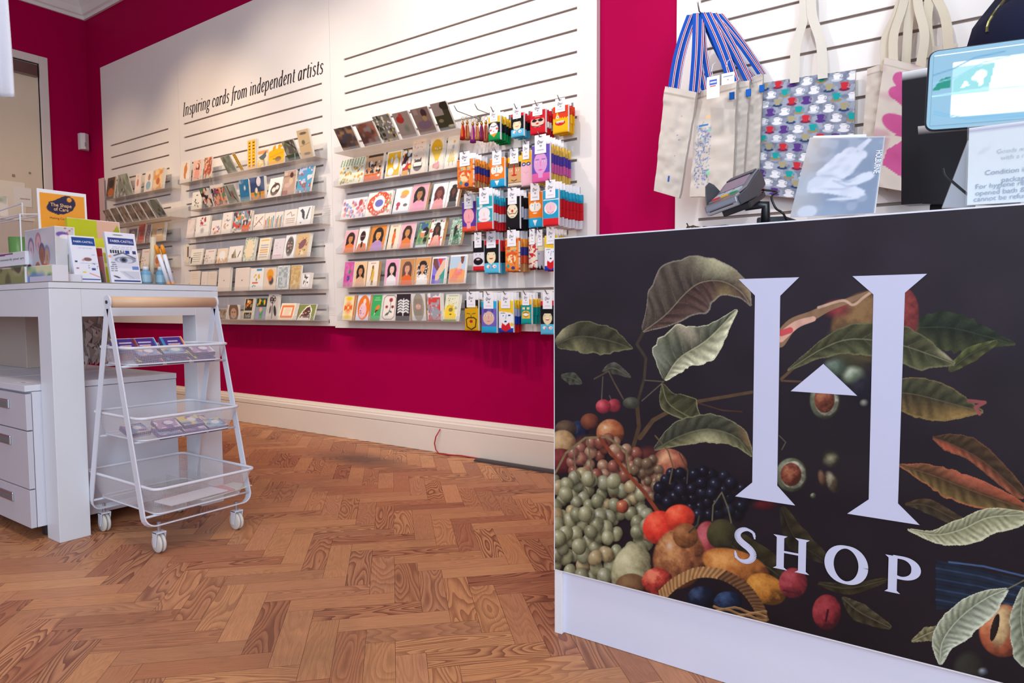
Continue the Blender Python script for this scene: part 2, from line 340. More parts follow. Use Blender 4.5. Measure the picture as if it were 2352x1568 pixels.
def slab(name,W,H,T,cv,m,side='#f2eee8',parent=None,puff=0,fn=None,sideart=False,loc=None,M=None):
    """printed sheet or soft pack: front faces -Y, origin at the middle of its bottom edge"""
    nx,ny=cv.nx,cv.ny; g=np.linspace(0,1,nx); h=np.linspace(0,1,ny); X,Z=np.meshgrid((g-.5)*W,h*H)
    Uu,Vv=np.meshgrid(g,h); Y=np.zeros_like(X)
    if puff: Y=-puff*np.sqrt(np.clip(1-(2*Uu-1)**4,0,1))*np.sqrt(np.clip(1-(2*Vv-1)**6,0,1))
    if fn: X,Y,Z=fn(Uu,Vv,X,Y,Z)
    v=np.stack([X,Y,Z],-1).reshape(-1,3); c=cv.a.reshape(-1,3)
    idx=np.arange(nx*ny).reshape(ny,nx)
    q=np.stack([idx[:-1,:-1],idx[:-1,1:],idx[1:,1:],idx[1:,:-1]],-1).reshape(-1,4)
    ring=np.concatenate([idx[0,:-1],idx[:-1,-1],idx[-1,:0:-1],idx[:0:-1,0]]); k=len(ring)
    n0=len(v); fr=v[ring].copy(); bk=fr.copy(); bk[:,1]+=T
    rc=c[ring]*.9 if sideart else np.repeat(np.array([lin(side)]),k,0)
    V=np.concatenate([v,fr,bk]); CC=np.concatenate([c,rc,rc])
    a=np.arange(k); b=(a+1)%k
    q2=np.stack([n0+b,n0+a,n0+k+a,n0+k+b],-1)
    me=bpy.data.meshes.new(name)
    faces=q.tolist()+q2.tolist()+[list(range(n0+k,n0+2*k))]
    me.from_pydata(V.tolist(),[],faces)
    at=me.color_attributes.new('Col','FLOAT_COLOR','POINT'); arr=np.ones((len(V),4),np.float32); arr[:,:3]=CC; at.data.foreach_set('color',arr.ravel())
    me.materials.append(m)
    if puff or fn: me.polygons.foreach_set('use_smooth',[True]*len(q)+[False]*(len(faces)-len(q)))
    o=bpy.data.objects.new(name,me); C.objects.link(o)
    if loc is not None: o.location=loc
    if parent: o.parent=parent
    return o
# ---------------- nib lettering: thick uprights, thin hairlines ----------------
def arc(cx,cy,rx,ry,a0,a1,n=14): return [(cx+rx*math.cos(R(a0+(a1-a0)*i/n)),cy+ry*math.sin(R(a0+(a1-a0)*i/n))) for i in range(n+1)]
GL={ # (advance, strokes)
'I':(.42,[[(.2,0),(.2,1)],[(.08,0),(.32,0)],[(.08,1),(.32,1)]]),
'n':(.62,[[(.13,0),(.13,.62)],[(.13,.5),(.22,.6),(.33,.64),(.42,.6),(.46,.48)],[(.46,.5),(.46,.04),(.52,0)],[(.04,.58),(.13,.63)]]),
's':(.46,[[(.38,.53),(.3,.62),(.18,.62),(.12,.52),(.14,.42),(.34,.26),(.37,.14),(.3,.03),(.18,0),(.08,.08)]]),
'p':(.6,[[(.12,-.28),(.12,.62)],[(.12,.5),(.24,.63),(.38,.62),(.46,.48),(.48,.3),(.42,.1),(.3,0),(.18,.04),(.12,.12)],[(.04,-.28),(.22,-.28)],[(.04,.58),(.12,.63)]]),
'i':(.3,[[(.13,.62),(.13,.04),(.2,0)],[(.04,.58),(.13,.63)],[(.13,.84),(.14,.9)]]),
'r':(.44,[[(.13,0),(.13,.62)],[(.13,.46),(.22,.6),(.32,.64),(.38,.58)],[(.04,.58),(.13,.63)],[(.36,.6),(.38,.52)]]),
'g':(.56,[arc(.27,.4,.17,.23,0,360),[(.42,.52),(.5,.62)],[(.2,.2),(.12,.1),(.2,.03),(.4,-.02),(.46,-.12),(.38,-.26),(.22,-.3),(.1,-.22),(.12,-.08),(.22,.02)]]),
'c':(.5,[[(.42,.5),(.34,.62),(.22,.62),(.12,.46),(.1,.28),(.16,.08),(.28,0),(.42,.1)],[(.41,.56),(.41,.48)]]),
'a':(.58,[[(.42,.62),(.42,.06),(.5,0)],[(.42,.5),(.34,.62),(.22,.6),(.12,.44),(.1,.24),(.16,.04),(.26,.0),(.36,.1),(.42,.24)]]),
'd':(.58,[[(.42,1.02),(.42,.06),(.5,0)],[(.42,.5),(.34,.62),(.22,.6),(.12,.44),(.1,.24),(.16,.04),(.26,.0),(.36,.1),(.42,.24)],[(.32,.98),(.42,1.02)]]),
'f':(.36,[[(.4,.98),(.32,1.02),(.22,.94),(.19,.8),(.17,-.15),(.1,-.27),(.0,-.24)],[(.06,.6),(.34,.6)]]),
'o':(.56,[arc(.27,.31,.18,.31,0,360)]),
'm':(.9,[[(.13,0),(.13,.62)],[(.13,.5),(.22,.6),(.31,.64),(.39,.58),(.42,.46)],[(.42,.5),(.42,0)],[(.42,.5),(.52,.6),(.61,.64),(.69,.58),(.72,.46)],[(.72,.5),(.72,.04),(.79,0)],[(.04,.58),(.13,.63)]]),
'e':(.5,[[(.1,.3),(.3,.34),(.4,.46),(.34,.61),(.24,.62),(.13,.48),(.1,.28),(.16,.06),(.28,0),(.42,.12)]]),
't':(.36,[[(.17,.82),(.17,.08),(.24,0),(.33,.06)],[(.05,.61),(.32,.61)]]),
' ':(.3,[])}
def nib(pts,thin,thick):
    """outline polygon of one stroke, wide where it runs upright"""
    L=[];Rr=[];m=len(pts)
    for i,(x,y) in enumerate(pts):
        x0,y0=pts[max(i-1,0)];x1,y1=pts[min(i+1,m-1)]; dx,dy=x1-x0,y1-y0; l=math.hypot(dx,dy) or 1e-6
        wd=thin+(thick-thin)*(abs(dy)/l)**1.5
        L.append((x-dy/l*wd/2,y+dx/l*wd/2)); Rr.append((x+dy/l*wd/2,y-dx/l*wd/2))
    return L,Rr
def lettering(text,thin=.04,thick=.11,shear=.0,glyphs=GL,gap=0):
    x=0; quads=[]
    for ch in text:
        adv,st=glyphs[ch]
        for s_ in st:
            L,Rr=nib(s_,thin,thick)
            for i in range(len(L)-1):
                quads.append([(x+p+q*shear,q) for p,q in (L[i],Rr[i],Rr[i+1],L[i+1])])
        x+=adv+gap
    return quads,x
def text_mesh(name,body,size,mtx,col,parent=None,m=None,width=None,shear=0,bold=0,align='LEFT'):
    cu=bpy.data.curves.new(name,'FONT'); cu.body=body; cu.size=size; cu.shear=shear; cu.offset=bold*size; cu.align_x=align; cu.fill_mode='FRONT'; cu.resolution_u=3
    o=bpy.data.objects.new(name,cu); C.objects.link(o); dg=bpy.context.evaluated_depsgraph_get(); me=bpy.data.meshes.new_from_object(o.evaluated_get(dg)); bpy.data.objects.remove(o)
    me.name=name; n=len(me.vertices); 
    if width and n:
        xs=[v.co.x for v in me.vertices]; k=width/(max(xs)-min(xs)); 
        for v in me.vertices: v.co.x*=k
    # lay the flat text on the x-z plane facing -Y
    for v in me.vertices: v.co=Vector((v.co.x,0,v.co.y))
    a=me.color_attributes.new('Col','FLOAT_COLOR','POINT'); arr=np.ones((n,4),np.float32); arr[:,:3]=lin(col); a.data.foreach_set('color',arr.ravel())
    me.materials.clear(); me.materials.append(m or PAPER)
    o=bpy.data.objects.new(name,me); C.objects.link(o)
    if parent: o.parent=parent
    o.matrix_local=mtx; return o
def TR(x,y,z,rx=0,rz=0): return Matrix.Translation((x,y,z))@Matrix.Rotation(rz,4,'Z')@Matrix.Rotation(rx,4,'X')
# ---------------- slatwall ----------------
GP=.1017; Z6=2.238
def gz(i): return Z6-(i-6)*GP
def panel(name,x0,x1,z0,z1,gx0,gx1,grooves,yf,label,cat='display panel',parent=None):
    t=.018; gh=.0062; mb=MB(); YBk=YW-.001
    mb.box((x0,yf+t,z0),(x1,YBk,z1),WHT)               # core board
    if grooves:
        mb.box((x0,yf,z0),(gx0,yf+t,z1),WHT); mb.box((gx1,yf,z0),(x1,yf+t,z1),WHT)
        zs=sorted(grooves); lo=z0
        for z in zs: mb.box((gx0,yf,lo),(gx1,yf+t,z-gh),WHT); mb.box((gx0,yf+t-.009,z-gh),(gx1,yf+t,z+gh),'#8f7d74'); lo=z+gh
        mb.box((gx0,yf,lo),(gx1,yf+t,z1),WHT)
    else: mb.box((x0,yf,z0),(x1,yf+t,z1),WHT)
    o=mb.build(name,SATIN); tag(o,label,cat); return o
ZT=2.927
panel('slatwall_panel',-6.36,-5.119,.71,ZT,-6.232,-5.280,[gz(i) for i in range(6,21)],D,'narrow white slatwall panel in the room corner holding the far card racks','wall panel')
panel('slatwall_panel',-5.117,-3.369,.71,ZT,-5.058,-3.449,[gz(i) for i in range(6,21)],D,'white slatwall panel under the lettering about inspiring cards','wall panel')
panel('slatwall_panel',-3.367,-1.507,.70,ZT,-3.242,-1.612,[gz(i) for i in range(5,21)],D,'white slatwall panel carrying the portrait cards and hanging socks','wall panel')
panel('slatwall_panel',-1.118,1.9,.70,ZT,-1.013,1.8,[gz(i)-.0244 for i in range(3,21)],D,'white slatwall panel behind the till where tote bags hang','wall panel')
# heading
q,wd=lettering('Inspiring cards from independent artists',.035,.105,.22)
x0,x1=-5.068,-3.443; sx=(x1-x0)/(wd-.1); sz=.098
o=empty('wall_lettering',(x0,D-.0012,2.297),0); xo=0
for wtxt in 'Inspiring cards from independent artists'.split(' '):
    q,w2=lettering(wtxt,.04,.135,.22); mb=MB()
    for poly in q: mb.poly([((xo+p)*sx,0,v*sz) for p,v in poly],'#2a2126')
    mb.build('word',PAPER,o); xo+=w2+GL[' '][0]
tag(o,'black italic lettering reading Inspiring cards from independent artists','lettering')
# small notices stuck to the panels
for i,(px,py,w_,h_,lb) in enumerate(((752,494,.10,.16,'small white printed notice on the strip between the two large card racks, upper'),(763,724,.085,.13,'small white notice with a tiny black mark, at the foot of the strip between card racks'))):
    c=Cv(w_,h_,.004,'#efe7e2').scrib(.1,.45,.9,.9,5,'#c9beba',.03,i)
    if i: c.rect(.12,.1,.2,.3,'#4a4244')
    p=on(1,D,px,py); slab('paper_notice',w_,h_,.0006,c,PAPER,loc=(p.x,D-.001,p.z-h_/2)); tag(C.objects[-1],lb,'notice')
# ---------------- card artwork ----------------
def A_woman(c,bg,hair,skin,top,pat=None,big=0,seed=0):
    c.rect(0,0,1,1,bg)
    if pat: c.dots(26,.06,pat,seed)
    s=1.25 if big else 1
    c.ell(.5,.58,.27*s,.33*s,hair); c.ell(.36,.4,.15*s,.26*s,hair); c.ell(.64,.4,.15*s,.26*s,hair)
    c.poly([(.12,0),(.2,.3),(.42,.4),(.6,.4),(.82,.3),(.9,0)],top); c.rect(.44,.36,.56,.5,skin)
    c.ell(.5,.6,.13*s,.17*s,skin); c.ell(.45,.62,.02,.012,'#2a1a18'); c.ell(.56,.62,.02,.012,'#2a1a18'); c.ell(.505,.5,.035,.014,'#a83038')
    c.ell(.5,.8,.17*s,.09*s,hair)
def A_fig(c,bg,body,hair,skin='#a86a4a'):
    c.rect(0,0,1,1,bg); c.poly([(.42,.12),(.36,.5),(.42,.72),(.6,.72),(.66,.5),(.6,.12)],body); c.ell(.5,.76,.09,.12,hair); c.ell(.53,.76,.05,.07,skin)
    c.line([(.46,.05),(.46,.2)],.06,'#3a2420'); c.line([(.56,.05),(.56,.2)],.06,'#3a2420'); c.rect(.25,.9,.75,.93,'#c09070',.7)
def A_blot(c,bg,cols,sc=.25,seed=0,th=.55):
    c.rect(0,0,1,1,bg)
    for i,k in enumerate(cols): c.noise(k,sc*(1-.08*i),th,.06,1,seed*7+i)
def A_photo(c,bg,cols,seed=0):
    c.rect(0,0,1,1,bg)
    for i,k in enumerate(cols): c.noise(k,.3-.04*i,.5,.3,.9,seed*5+i)
def A_floral(c,bg,cols,ctr,seed=0):
    c.rect(0,0,1,1,bg); rr=random.Random(seed)
    for i in range(26):
        a=i/26*6.283; x=.5+.36*math.cos(a)*rr.uniform(.8,1.1); y=.5+.38*math.sin(a)*rr.uniform(.8,1.1); c.ell(x,y,.1,.1,rr.choice(cols)); c.ell(x,y,.035,.035,'#f6ece0')
    c.ell(.5,.52,.24,.24*1.0,'#f7efe8'); c.ell(.5,.52,.17,.12,ctr)
def A_text(c,bg,ink,n=5,seed=0): c.rect(0,0,1,1,bg); c.scrib(.15,.15,.85,.85,n,ink,.05,seed)
def A_mini(c,bg,ink,cols,seed=0):
    c.rect(0,0,1,1,bg); c.dots(16,.05,cols+[ink],seed,(.2,.2,.8,.75)); c.scrib(.2,.8,.8,.92,1,ink,.035,seed)
def A_oval(c,bg,ring,inn,cols,seed=0):
    c.rect(0,0,1,1,bg); c.ell(.5,.5,.38,.6*c.asp/1.4,ring); c.ell(.5,.5,.32,.52*c.asp/1.4,inn); c.dots(24,.05,cols,seed,(.32,.28,.68,.72))
def A_frame(c,bg,ring,inn,cols,seed=0):
    c.rect(0,0,1,1,bg); c.frame(.12,ring,.06); c.dots(14,.07,cols,seed,(.28,.25,.72,.75)); c.rect(0,0,0,0,inn)
ART={
'pastel_cafe':lambda c:(c.rect(0,0,1,1,'#dfe3cf'),[c.poly([(i/9,.72),(i/9+.05,.72),(i/9+.1,1),(i/9+.05,1)],'#8fa58a') for i in range(9)],c.dots(70,.035,['#d9a93a','#c98c3a','#e9e0c2','#8a7d55','#b7b98c'],3,(.05,.05,.95,.66))),
'band':lambda c:(c.rect(0,0,1,1,'#c9a581'),c.rect(0,0,1,.25,'#d3642b'),c.scrib(.15,.86,.95,.97,1,'#2c2225',.1,4),c.dots(34,.065,['#38323a','#4b434d','#e8ddd0','#2e2a33','#d37a3b'],5,(.1,.15,.9,.68))),
'vases':lambda c:(c.rect(0,0,1,1,'#f5efe2'),c.rect(.07,.05,.93,.95,'#e0b21d'),c.ell(.66,.5,.17,.3,'#f4efe6'),c.ell(.35,.22,.2,.2,'#f4efe6'),c.ell(.35,.65,.07,.15,'#e9e2ee'),c.ell(.6,.8,.08,.1,'#cfc6d2')),
'blue_yellow':lambda c:(A_blot(c,'#bcd3dc',['#f0ba23','#3a2a2e','#c23a3a','#f2e8da'],.35,4,.52),c.rect(.2,0,.8,.18,'#e3a22c')),
'cat_vase':lambda c:(c.rect(0,0,1,1,'#f1ddc9'),c.dots(22,.035,['#d88a8f','#a3a06c','#e0b0a2'],3,(.1,.5,.9,.95)),c.ell(.45,.24,.33,.2*1.6,'#4c4a4d'),c.rect(.15,.22,.75,.33,'#efe3d6'),c.poly([(.2,.38),(.22,.46),(.32,.4)],'#4c4a4d'),c.poly([(.58,.4),(.7,.46),(.7,.36)],'#4c4a4d')),
'balloon':lambda c:(c.rect(0,0,1,1,'#f3e4cf'),c.ell(.5,.7,.4,.45,'#e3ae17'),c.poly([(.14,.6),(.86,.6),(.62,.3),(.4,.3)],'#e9c14f'),c.dots(9,.035,['#f6ecd8'],2,(.12,.64,.88,.68)),c.dots(9,.12,['#e3a7a4','#d98f8e'],6,(.32,.06,.68,.2)),c.line([(.42,.3),(.45,.18)],.03,'#c98d86'),c.line([(.6,.3),(.56,.18)],.03,'#c98d86')),
'yellow_lady':lambda c:(c.rect(0,0,1,1,'#f5ead8'),c.poly([(.18,.2),(.4,.6),(.62,.6),(.8,.2)],'#e6b93c'),[c.line([(.24+.1*i,.2),(.42+.04*i,.58)],.03,'#f5ead8') for i in range(6)],c.ell(.55,.66,.1,.14,'#b8b0c2'),c.ell(.6,.82,.08,.1,'#e5a84a'),c.line([(.35,.08),(.35,.2)],.03,'#4a3a38'),c.line([(.65,.08),(.65,.2)],.03,'#4a3a38')),
'circus':lambda c:(c.rect(0,0,1,1,'#efe3e4'),c.dots(60,.05,['#e79aa0','#b8a6cc','#8d9cc9','#f0c98f','#cf6d78','#a7b9d5'],7,(.05,.05,.95,.85)),c.ell(.75,.75,.08,.1,'#b8525f')),
'red_floral':lambda c:(A_floral(c,'#f6ece3',['#d8593c','#cf4a35','#e0775a'],'#6c72b8',5),c.dots(6,.05,['#8fae7a','#e58b8d'],3,(.8,.1,.98,.9))),
'drinks':lambda c:(c.rect(0,0,1,1,'#f6f0ee'),c.rect(0,0,1,.07,'#b7cbe0'),c.ell(.62,.78,.25,.16,'#e8b04a'),c.ell(.55,.66,.22,.1,'#ef9a78'),c.ell(.3,.35,.13,.12,'#b8465a'),c.ell(.28,.2,.08,.1,'#a13c50'),c.ell(.75,.3,.14,.08,'#6f6f6a')),
'ribs':lambda c:(c.rect(0,0,1,1,'#30262c'),[(c.line([(.5,.3+.1*i),(.3,.36+.1*i),(.14,.3+.1*i)],.07,'#f3efec'),c.line([(.5,.3+.1*i),(.7,.36+.1*i),(.86,.3+.1*i)],.07,'#f3efec')) for i in range(5)],c.line([(.5,.2),(.5,.8)],.06,'#f3efec')),
'suns':lambda c:(c.rect(0,0,1,1,'#f7e3b4'),c.rect(.86,0,1,1,'#cf7b41'),c.ell(.42,.86,.36,.15,'#f5cf1c',0,.5),c.ell(.42,.14,.36,.15,'#f5cf1c',0,.5),c.ell(.42,.5,.36,.5,'#f5821f',0,.7),c.poly([(.1,.6),(.75,.4),(.75,.62),(.1,.38)],'#ef6a24'),c.ell(.42,.5,.07,.07,'#fbe6c9')),
'orange_figure':lambda c:(c.rect(0,0,1,1,'#dfe2f2'),c.rect(.9,0,1,1,'#c57b45'),c.ell(.48,.5,.42,.62,'#ee7b2a'),c.ell(.44,.38,.26,.38,'#efc4cc'),c.ell(.52,.74,.1,.14,'#f4dccb'),c.line([(.5,.6),(.48,.7)],.1,'#f4dccb'),c.dots(8,.03,['#b65a5a'],4,(.25,.2,.6,.5))),
'toucan':lambda c:(c.rect(0,0,1,1,'#3fae62'),c.rect(.2,.78,.85,.81,'#a8dca8'),c.rect(.3,.86,.75,.89,'#7fc98c'),c.poly([(.35,.3),(.45,.52),(.75,.62),(.85,.5),(.6,.38)],'#e9863a'),c.poly([(.35,.25),(.45,.42),(.7,.4),(.55,.33)],'#5a2c2c'),c.poly([(.3,.18),(.36,.3),(.46,.3)],'#f2ece0')),
'rose_frame':lambda c:(c.rect(0,0,1,1,'#efe3d8'),c.line([(.25,.05),(.75,.05),(.93,.15),(.93,.85),(.75,.95),(.25,.95),(.07,.85),(.07,.15),(.25,.05)],.035,'#4c4448'),c.line([(.45,.2),(.6,.5),(.55,.8)],.035,'#4a5a48'),c.ell(.58,.78,.13,.11,'#a83648'),c.ell(.32,.52,.1,.08,'#a83648'),c.ell(.74,.52,.1,.08,'#8f3040'),c.ell(.4,.25,.16,.06,'#5a6a58',30),c.ell(.62,.34,.12,.05,'#5a6a58',-20)),
'hairy_oval':lambda c:(c.rect(0,0,1,1,'#dcdad8'),c.ell(.5,.5,.4,.76,'#a59a88'),[c.line([(.2+.06*i,.2),(.24+.055*i,.8)],.015,'#6f675c') for i in range(10)],c.ell(.48,.52,.2,.14,'#dba79b'),c.ell(.4,.54,.04,.03,'#e9d6cc'),c.ell(.58,.54,.04,.03,'#e9d6cc')),
'red_grey':lambda c:(c.rect(0,0,1,1,'#f1ebe8'),c.rect(.04,0,.96,.84,'#d84b45'),c.noise('#a9a4ac',.16,.5,.1,1,3),c.ell(.5,.3,.42,.42,'#a3a4ac',0,.4),c.dots(18,.05,['#8d8e9a','#c9c6cc'],4,(.1,.1,.9,.6)),c.rect(0,0,1,.04,'#b5424a')),
'bee':lambda c:(c.rect(0,0,1,1,'#e2e0c4'),c.rect(0,0,1,.05,'#6f9a45'),c.ell(.4,.35,.46,.5,'#efca35',0,.3),c.rect(.1,.06,.9,.28,'#f0cd2d'),c.dots(28,.03,['#5d5a3c','#d6c145','#8a8240'],8,(.2,.45,.9,.85)),c.ell(.48,.42,.16,.12,'#8c7a3a'),c.ell(.5,.25,.08,.05,'#5a4a38'),c.rect(.2,.92,.9,.94,'#9a9684')),
'hands_x':lambda c:(c.rect(0,0,1,1,'#f1eef4'),c.rect(.04,.02,.96,.93,'#8b7bd0'),c.poly([(.04,.93),(.35,.93),(.55,.55),(.35,.5),(.04,.75)],'#7a4b48'),c.poly([(.4,.93),(.75,.93),(.6,.65)],'#e2433c'),c.poly([(.96,.93),(.75,.85),(.3,.35),(.25,.15),(.5,.12),(.96,.6)],'#e8c1a4'),c.poly([(.04,.02),(.04,.35),(.3,.3),(.3,.02)],'#5f55c0'),c.poly([(.7,.02),(.6,.3),(.96,.55),(.96,.02)],'#3f9c8c')),
'hands_blue':lambda c:(c.rect(0,0,1,1,'#f3f0f2'),c.rect(.03,.02,.95,.95,'#b8cfdf'),c.poly([(.03,.5),(.4,.55),(.95,.45),(.95,.02),(.03,.02)],'#efa465'),c.poly([(.6,.95),(.85,.95),(.8,.7),(.68,.68)],'#7a4a42'),c.poly([(.4,.35),(.55,.75),(.7,.7),(.66,.4)],'#efc3b0'),[c.line([(.1+.07*i,.1),(.4+.07*i,.5),(.45+.06*i,.3)],.03,'#e7727c') for i in range(6)]),
'poppy':lambda c:(A_woman(c,'#f1ebe4','#2b2224','#6b4030','#d9583c',['#cf3b30','#d9483a','#4b6b4a','#1f1a1a'],0,4),[c.line([(.2+.1*i,0),(.4+.04*i,.38)],.03,'#f3d9c8') for i in range(7)]),
'green_woman':lambda c:(c.rect(0,0,1,1,'#9fb9a4'),c.noise('#5f8c6d',.08,.5,.1,1,4),c.noise('#d7e4d6',.05,.62,.1,1,7),c.poly([(.25,0),(.3,.35),(.5,.55),(.7,.5),(.85,0)],'#2f6b4a'),c.dots(18,.02,['#e9efe4'],3,(.3,.05,.75,.45)),c.ell(.42,.62,.17,.2,'#2a2326'),c.ell(.36,.45,.1,.25,'#2a2326'),c.ell(.56,.66,.09,.12,'#d9b49a')),
'sunglasses':lambda c:(c.rect(0,0,1,1,'#5f8a6a'),c.rect(0,.7,1,1,'#3f6690'),c.noise('#86a866',.15,.5,.1,1,6),c.ell(.68,.6,.3,.32,'#28232a'),c.ell(.45,.5,.2,.24,'#d98c62'),c.ell(.5,.6,.2,.06,'#f0eeee'),c.ell(.75,.25,.16,.25,'#2a2628'),c.rect(0,0,1,.08,'#c9d9e4')),
'monster':lambda c:(c.rect(0,0,1,1,'#efeae6'),c.poly([(0,0),(.15,.3),(.5,.35),(.85,.3),(1,0)],'#d07a52'),c.ell(.45,.62,.25,.36,'#3c2320'),c.rect(.38,.15,.56,.4,'#3c2320'),c.ell(.35,.62,.05,.02,'#e6ddd4'),c.ell(.55,.62,.05,.02,'#e6ddd4')),
'black_hair_floral':lambda c:(A_woman(c,'#dd9f62','#26252b','#e0a275','#f1ece6',None,1,3),c.dots(30,.035,['#f1ece6','#c9c4be'],7,(.12,.1,.34,.8)),c.dots(24,.035,['#f1ece6','#c9c4be'],9,(.68,.1,.9,.75))),
'dark_photo':lambda c:A_photo(c,'#4a3b34',['#6d5546','#2e2826','#a07f66'],2),
'lion':lambda c:(c.rect(0,0,1,1,'#e9dcd2'),c.ell(.5,.5,.42,.5,'#7a5c48'),c.ell(.5,.42,.25,.26,'#c59b80'),c.line([(.36,.5),(.44,.5)],.05,'#4a352c'),c.line([(.56,.5),(.64,.5)],.05,'#4a352c'),c.poly([(.44,.28),(.56,.28),(.5,.2)],'#5a3f34')),
'black_orange':lambda c:(c.rect(0,0,1,1,'#d9c6a8'),c.rect(.08,.04,.9,.96,'#2c2722'),c.dots(14,.1,['#e5962f','#c65a2b','#e7dccb','#7c8a54'],5,(.2,.52,.8,.9)),c.rect(.1,.32,.88,.42,'#cdbfa5'),c.dots(12,.05,['#9f9a8a'],6,(.2,.08,.8,.28))),
'tulips':lambda c:(c.rect(0,0,1,1,'#8f99a0'),c.rect(.1,.56,.95,.95,'#24362c'),c.dots(10,.06,['#3f8a44','#e8a71f'],5,(.2,.6,.85,.9)),c.ell(.35,.78,.07,.14,'#f0b323'),c.ell(.75,.78,.07,.14,'#f0b323'),c.poly([(.25,.05),(.35,.4),(.5,.25),(.7,.42),(.8,.05)],'#4f9a55'),c.ell(.5,.45,.12,.12,'#e2a68c'),c.ell(.3,.2,.12,.2,'#9d8fc0'),c.ell(.78,.2,.1,.2,'#9d8fc0')),
'artichoke':lambda c:(c.rect(0,0,1,1,'#cfc6bf'),c.ell(.45,.8,.3,.25,'#34302f'),c.dots(9,.05,['#cfc6bf'],3,(.25,.68,.65,.92)),c.line([(.45,.7),(.45,.05)],.06,'#3d3837'),c.ell(.72,.35,.13,.35,'#3a3535',15),c.ell(.25,.4,.1,.25,'#6b6461',-10)),
'orange_frame':lambda c:(c.rect(0,0,1,1,'#f5e6cf'),c.frame(.14,'#ee8042',.1),c.scrib(.3,.3,.7,.7,4,'#efc49a',.04,2)),
'tent':lambda c:(c.rect(0,0,1,1,'#87924f'),c.poly([(0,0),(.15,.4),(.4,.85),(.62,.95),(.78,.7),(.82,0)],'#f0ece0'),c.poly([(.08,.05),(.22,.4),(.45,.78),(.62,.85),(.72,.6),(.75,.05)],'#5a3d36'),c.dots(22,.03,['#f0ece0','#a8574a'],4,(.2,.15,.7,.6)),c.rect(.1,.04,.7,.14,'#e9e2d6')),
'cinema':lambda c:(c.rect(0,0,1,1,'#f3c9a4'),c.rect(.08,.05,.44,.96,'#f2b818'),c.rect(.54,.05,.92,.96,'#f2b818'),[c.rect(x,.1+i*.11,x+.2,.13+i*.11,'#3a2a20') for i in range(8) for x in (.15,.62)]),
'bird_field':lambda c:(c.rect(0,0,1,1,'#eedbc0'),c.rect(0,.8,1,1,'#e49a55'),c.dots(30,.06,['#efc04f','#e9b33a','#f2dca6'],4,(0,0,.6,.4)),c.poly([(.1,.62),(.5,.75),(.8,.95),(.85,.6),(.6,.4),(.35,.45)],'#5d6a6c'),c.line([(.6,.42),(.72,.05)],.05,'#5d6a6c'),c.line([(.7,.42),(.8,.08)],.05,'#5d6a6c')),
'yellow_bird':lambda c:(c.rect(0,0,1,1,'#f5e8d8'),c.rect(0,.02,1,.68,'#f2b90e'),c.ell(.5,.62,.5,.14,'#f2b90e'),c.dots(6,.08,['#e9a421'],5,(.3,.78,.9,.92)),c.line([(.1,.42),(.9,.56)],.05,'#e6993c'),c.ell(.62,.26,.2,.1,'#94703c'),c.line([(.3,.3),(.55,.26)],.04,'#94703c')),
'tree':lambda c:(c.rect(0,0,1,1,'#6d6658'),c.rect(0,.72,.5,1,'#6d7a42'),c.noise('#a79e90',.14,.5,.15,.9,4),c.line([(.95,.5),(.75,.7),(.35,.95)],.07,'#2e2420'),c.line([(.75,.7),(.8,.98)],.05,'#2e2420'),c.line([(.6,.8),(.5,1)],.04,'#2e2420'),c.rect(0,0,1,.3,'#4a5538'),c.line([(.55,.05),(.7,.3)],.05,'#a9d0d8')),
'tan_sketch':lambda c:(c.rect(0,0,1,1,'#d9b98c'),c.ell(.5,.86,.3,.07,'#6f6558'),c.ell(.4,.55,.14,.12,'#7d7262'),c.line([(.1,.42),(.9,.5)],.03,'#a48a68'),c.ell(.55,.14,.28,.07,'#857868')),
'seahorse':lambda c:(c.rect(0,0,1,1,'#f3e7da'),c.ell(.55,.6,.16,.28,'#dc8a3e'),c.ell(.5,.35,.1,.2,'#dc8a3e',20),c.ell(.6,.85,.07,.08,'#dc8a3e'),c.line([(.45,.25),(.6,.18)],.06,'#cf7a35')),
'pink_lady':lambda c:(c.rect(0,0,1,1,'#efc3ac'),c.ell(.55,.62,.22,.28,'#8a3f3f'),c.ell(.5,.3,.3,.3,'#eaa08e'),c.ell(.5,.7,.13,.14,'#f2cdb6'),c.dots(8,.05,['#d8706a','#7c8c5c'],3)),
'floral_lady':lambda c:(A_blot(c,'#e6cfae',['#c77b60','#7d6a52','#e9a784','#b44f3e'],.18,8,.55)),
'deco':lambda c:(c.rect(0,0,1,1,'#f2eadb'),c.dots(10,.05,['#3a3a3f','#cf7a55','#5a7a6a','#b8925a'],9,(.25,.1,.75,.7)),c.ell(.5,.8,.1,.04,'#5a5560')),
'swirl_pink':lambda c:A_blot(c,'#efcbb2',['#d96f52','#4f7a4c','#f1dfcc','#2f2a2c'],.2,12,.58),
'crowd':lambda c:(A_blot(c,'#e2b9a8',['#6f4468','#c64a4a','#5f8a6a','#e9a27a'],.15,14,.56),c.rect(0,.85,1,1,'#f3e5d6'),c.dots(14,.06,['#2c2630','#7a3f6a'],4,(.05,.6,.95,.8))),
'dancer':lambda c:(A_photo(c,'#8b8d80',['#6f7468','#a9a898'],16),c.line([(.3,.95),(.4,.4)],.07,'#2b2628'),c.line([(.55,.5),(.85,.05)],.08,'#2b2326'),c.ell(.6,.45,.08,.14,'#a4483e')),
'underwater':lambda c:(c.rect(0,0,1,1,'#2a739c'),c.ell(.2,.9,.3,.16,'#cfdfe6',0,.9),c.ell(.55,.6,.12,.2,'#d9e4e4',0,.7),c.rect(0,0,1,.12,'#5a9aa6'),c.noise('#1f5f8c',.3,.55,.2,.8,3)),
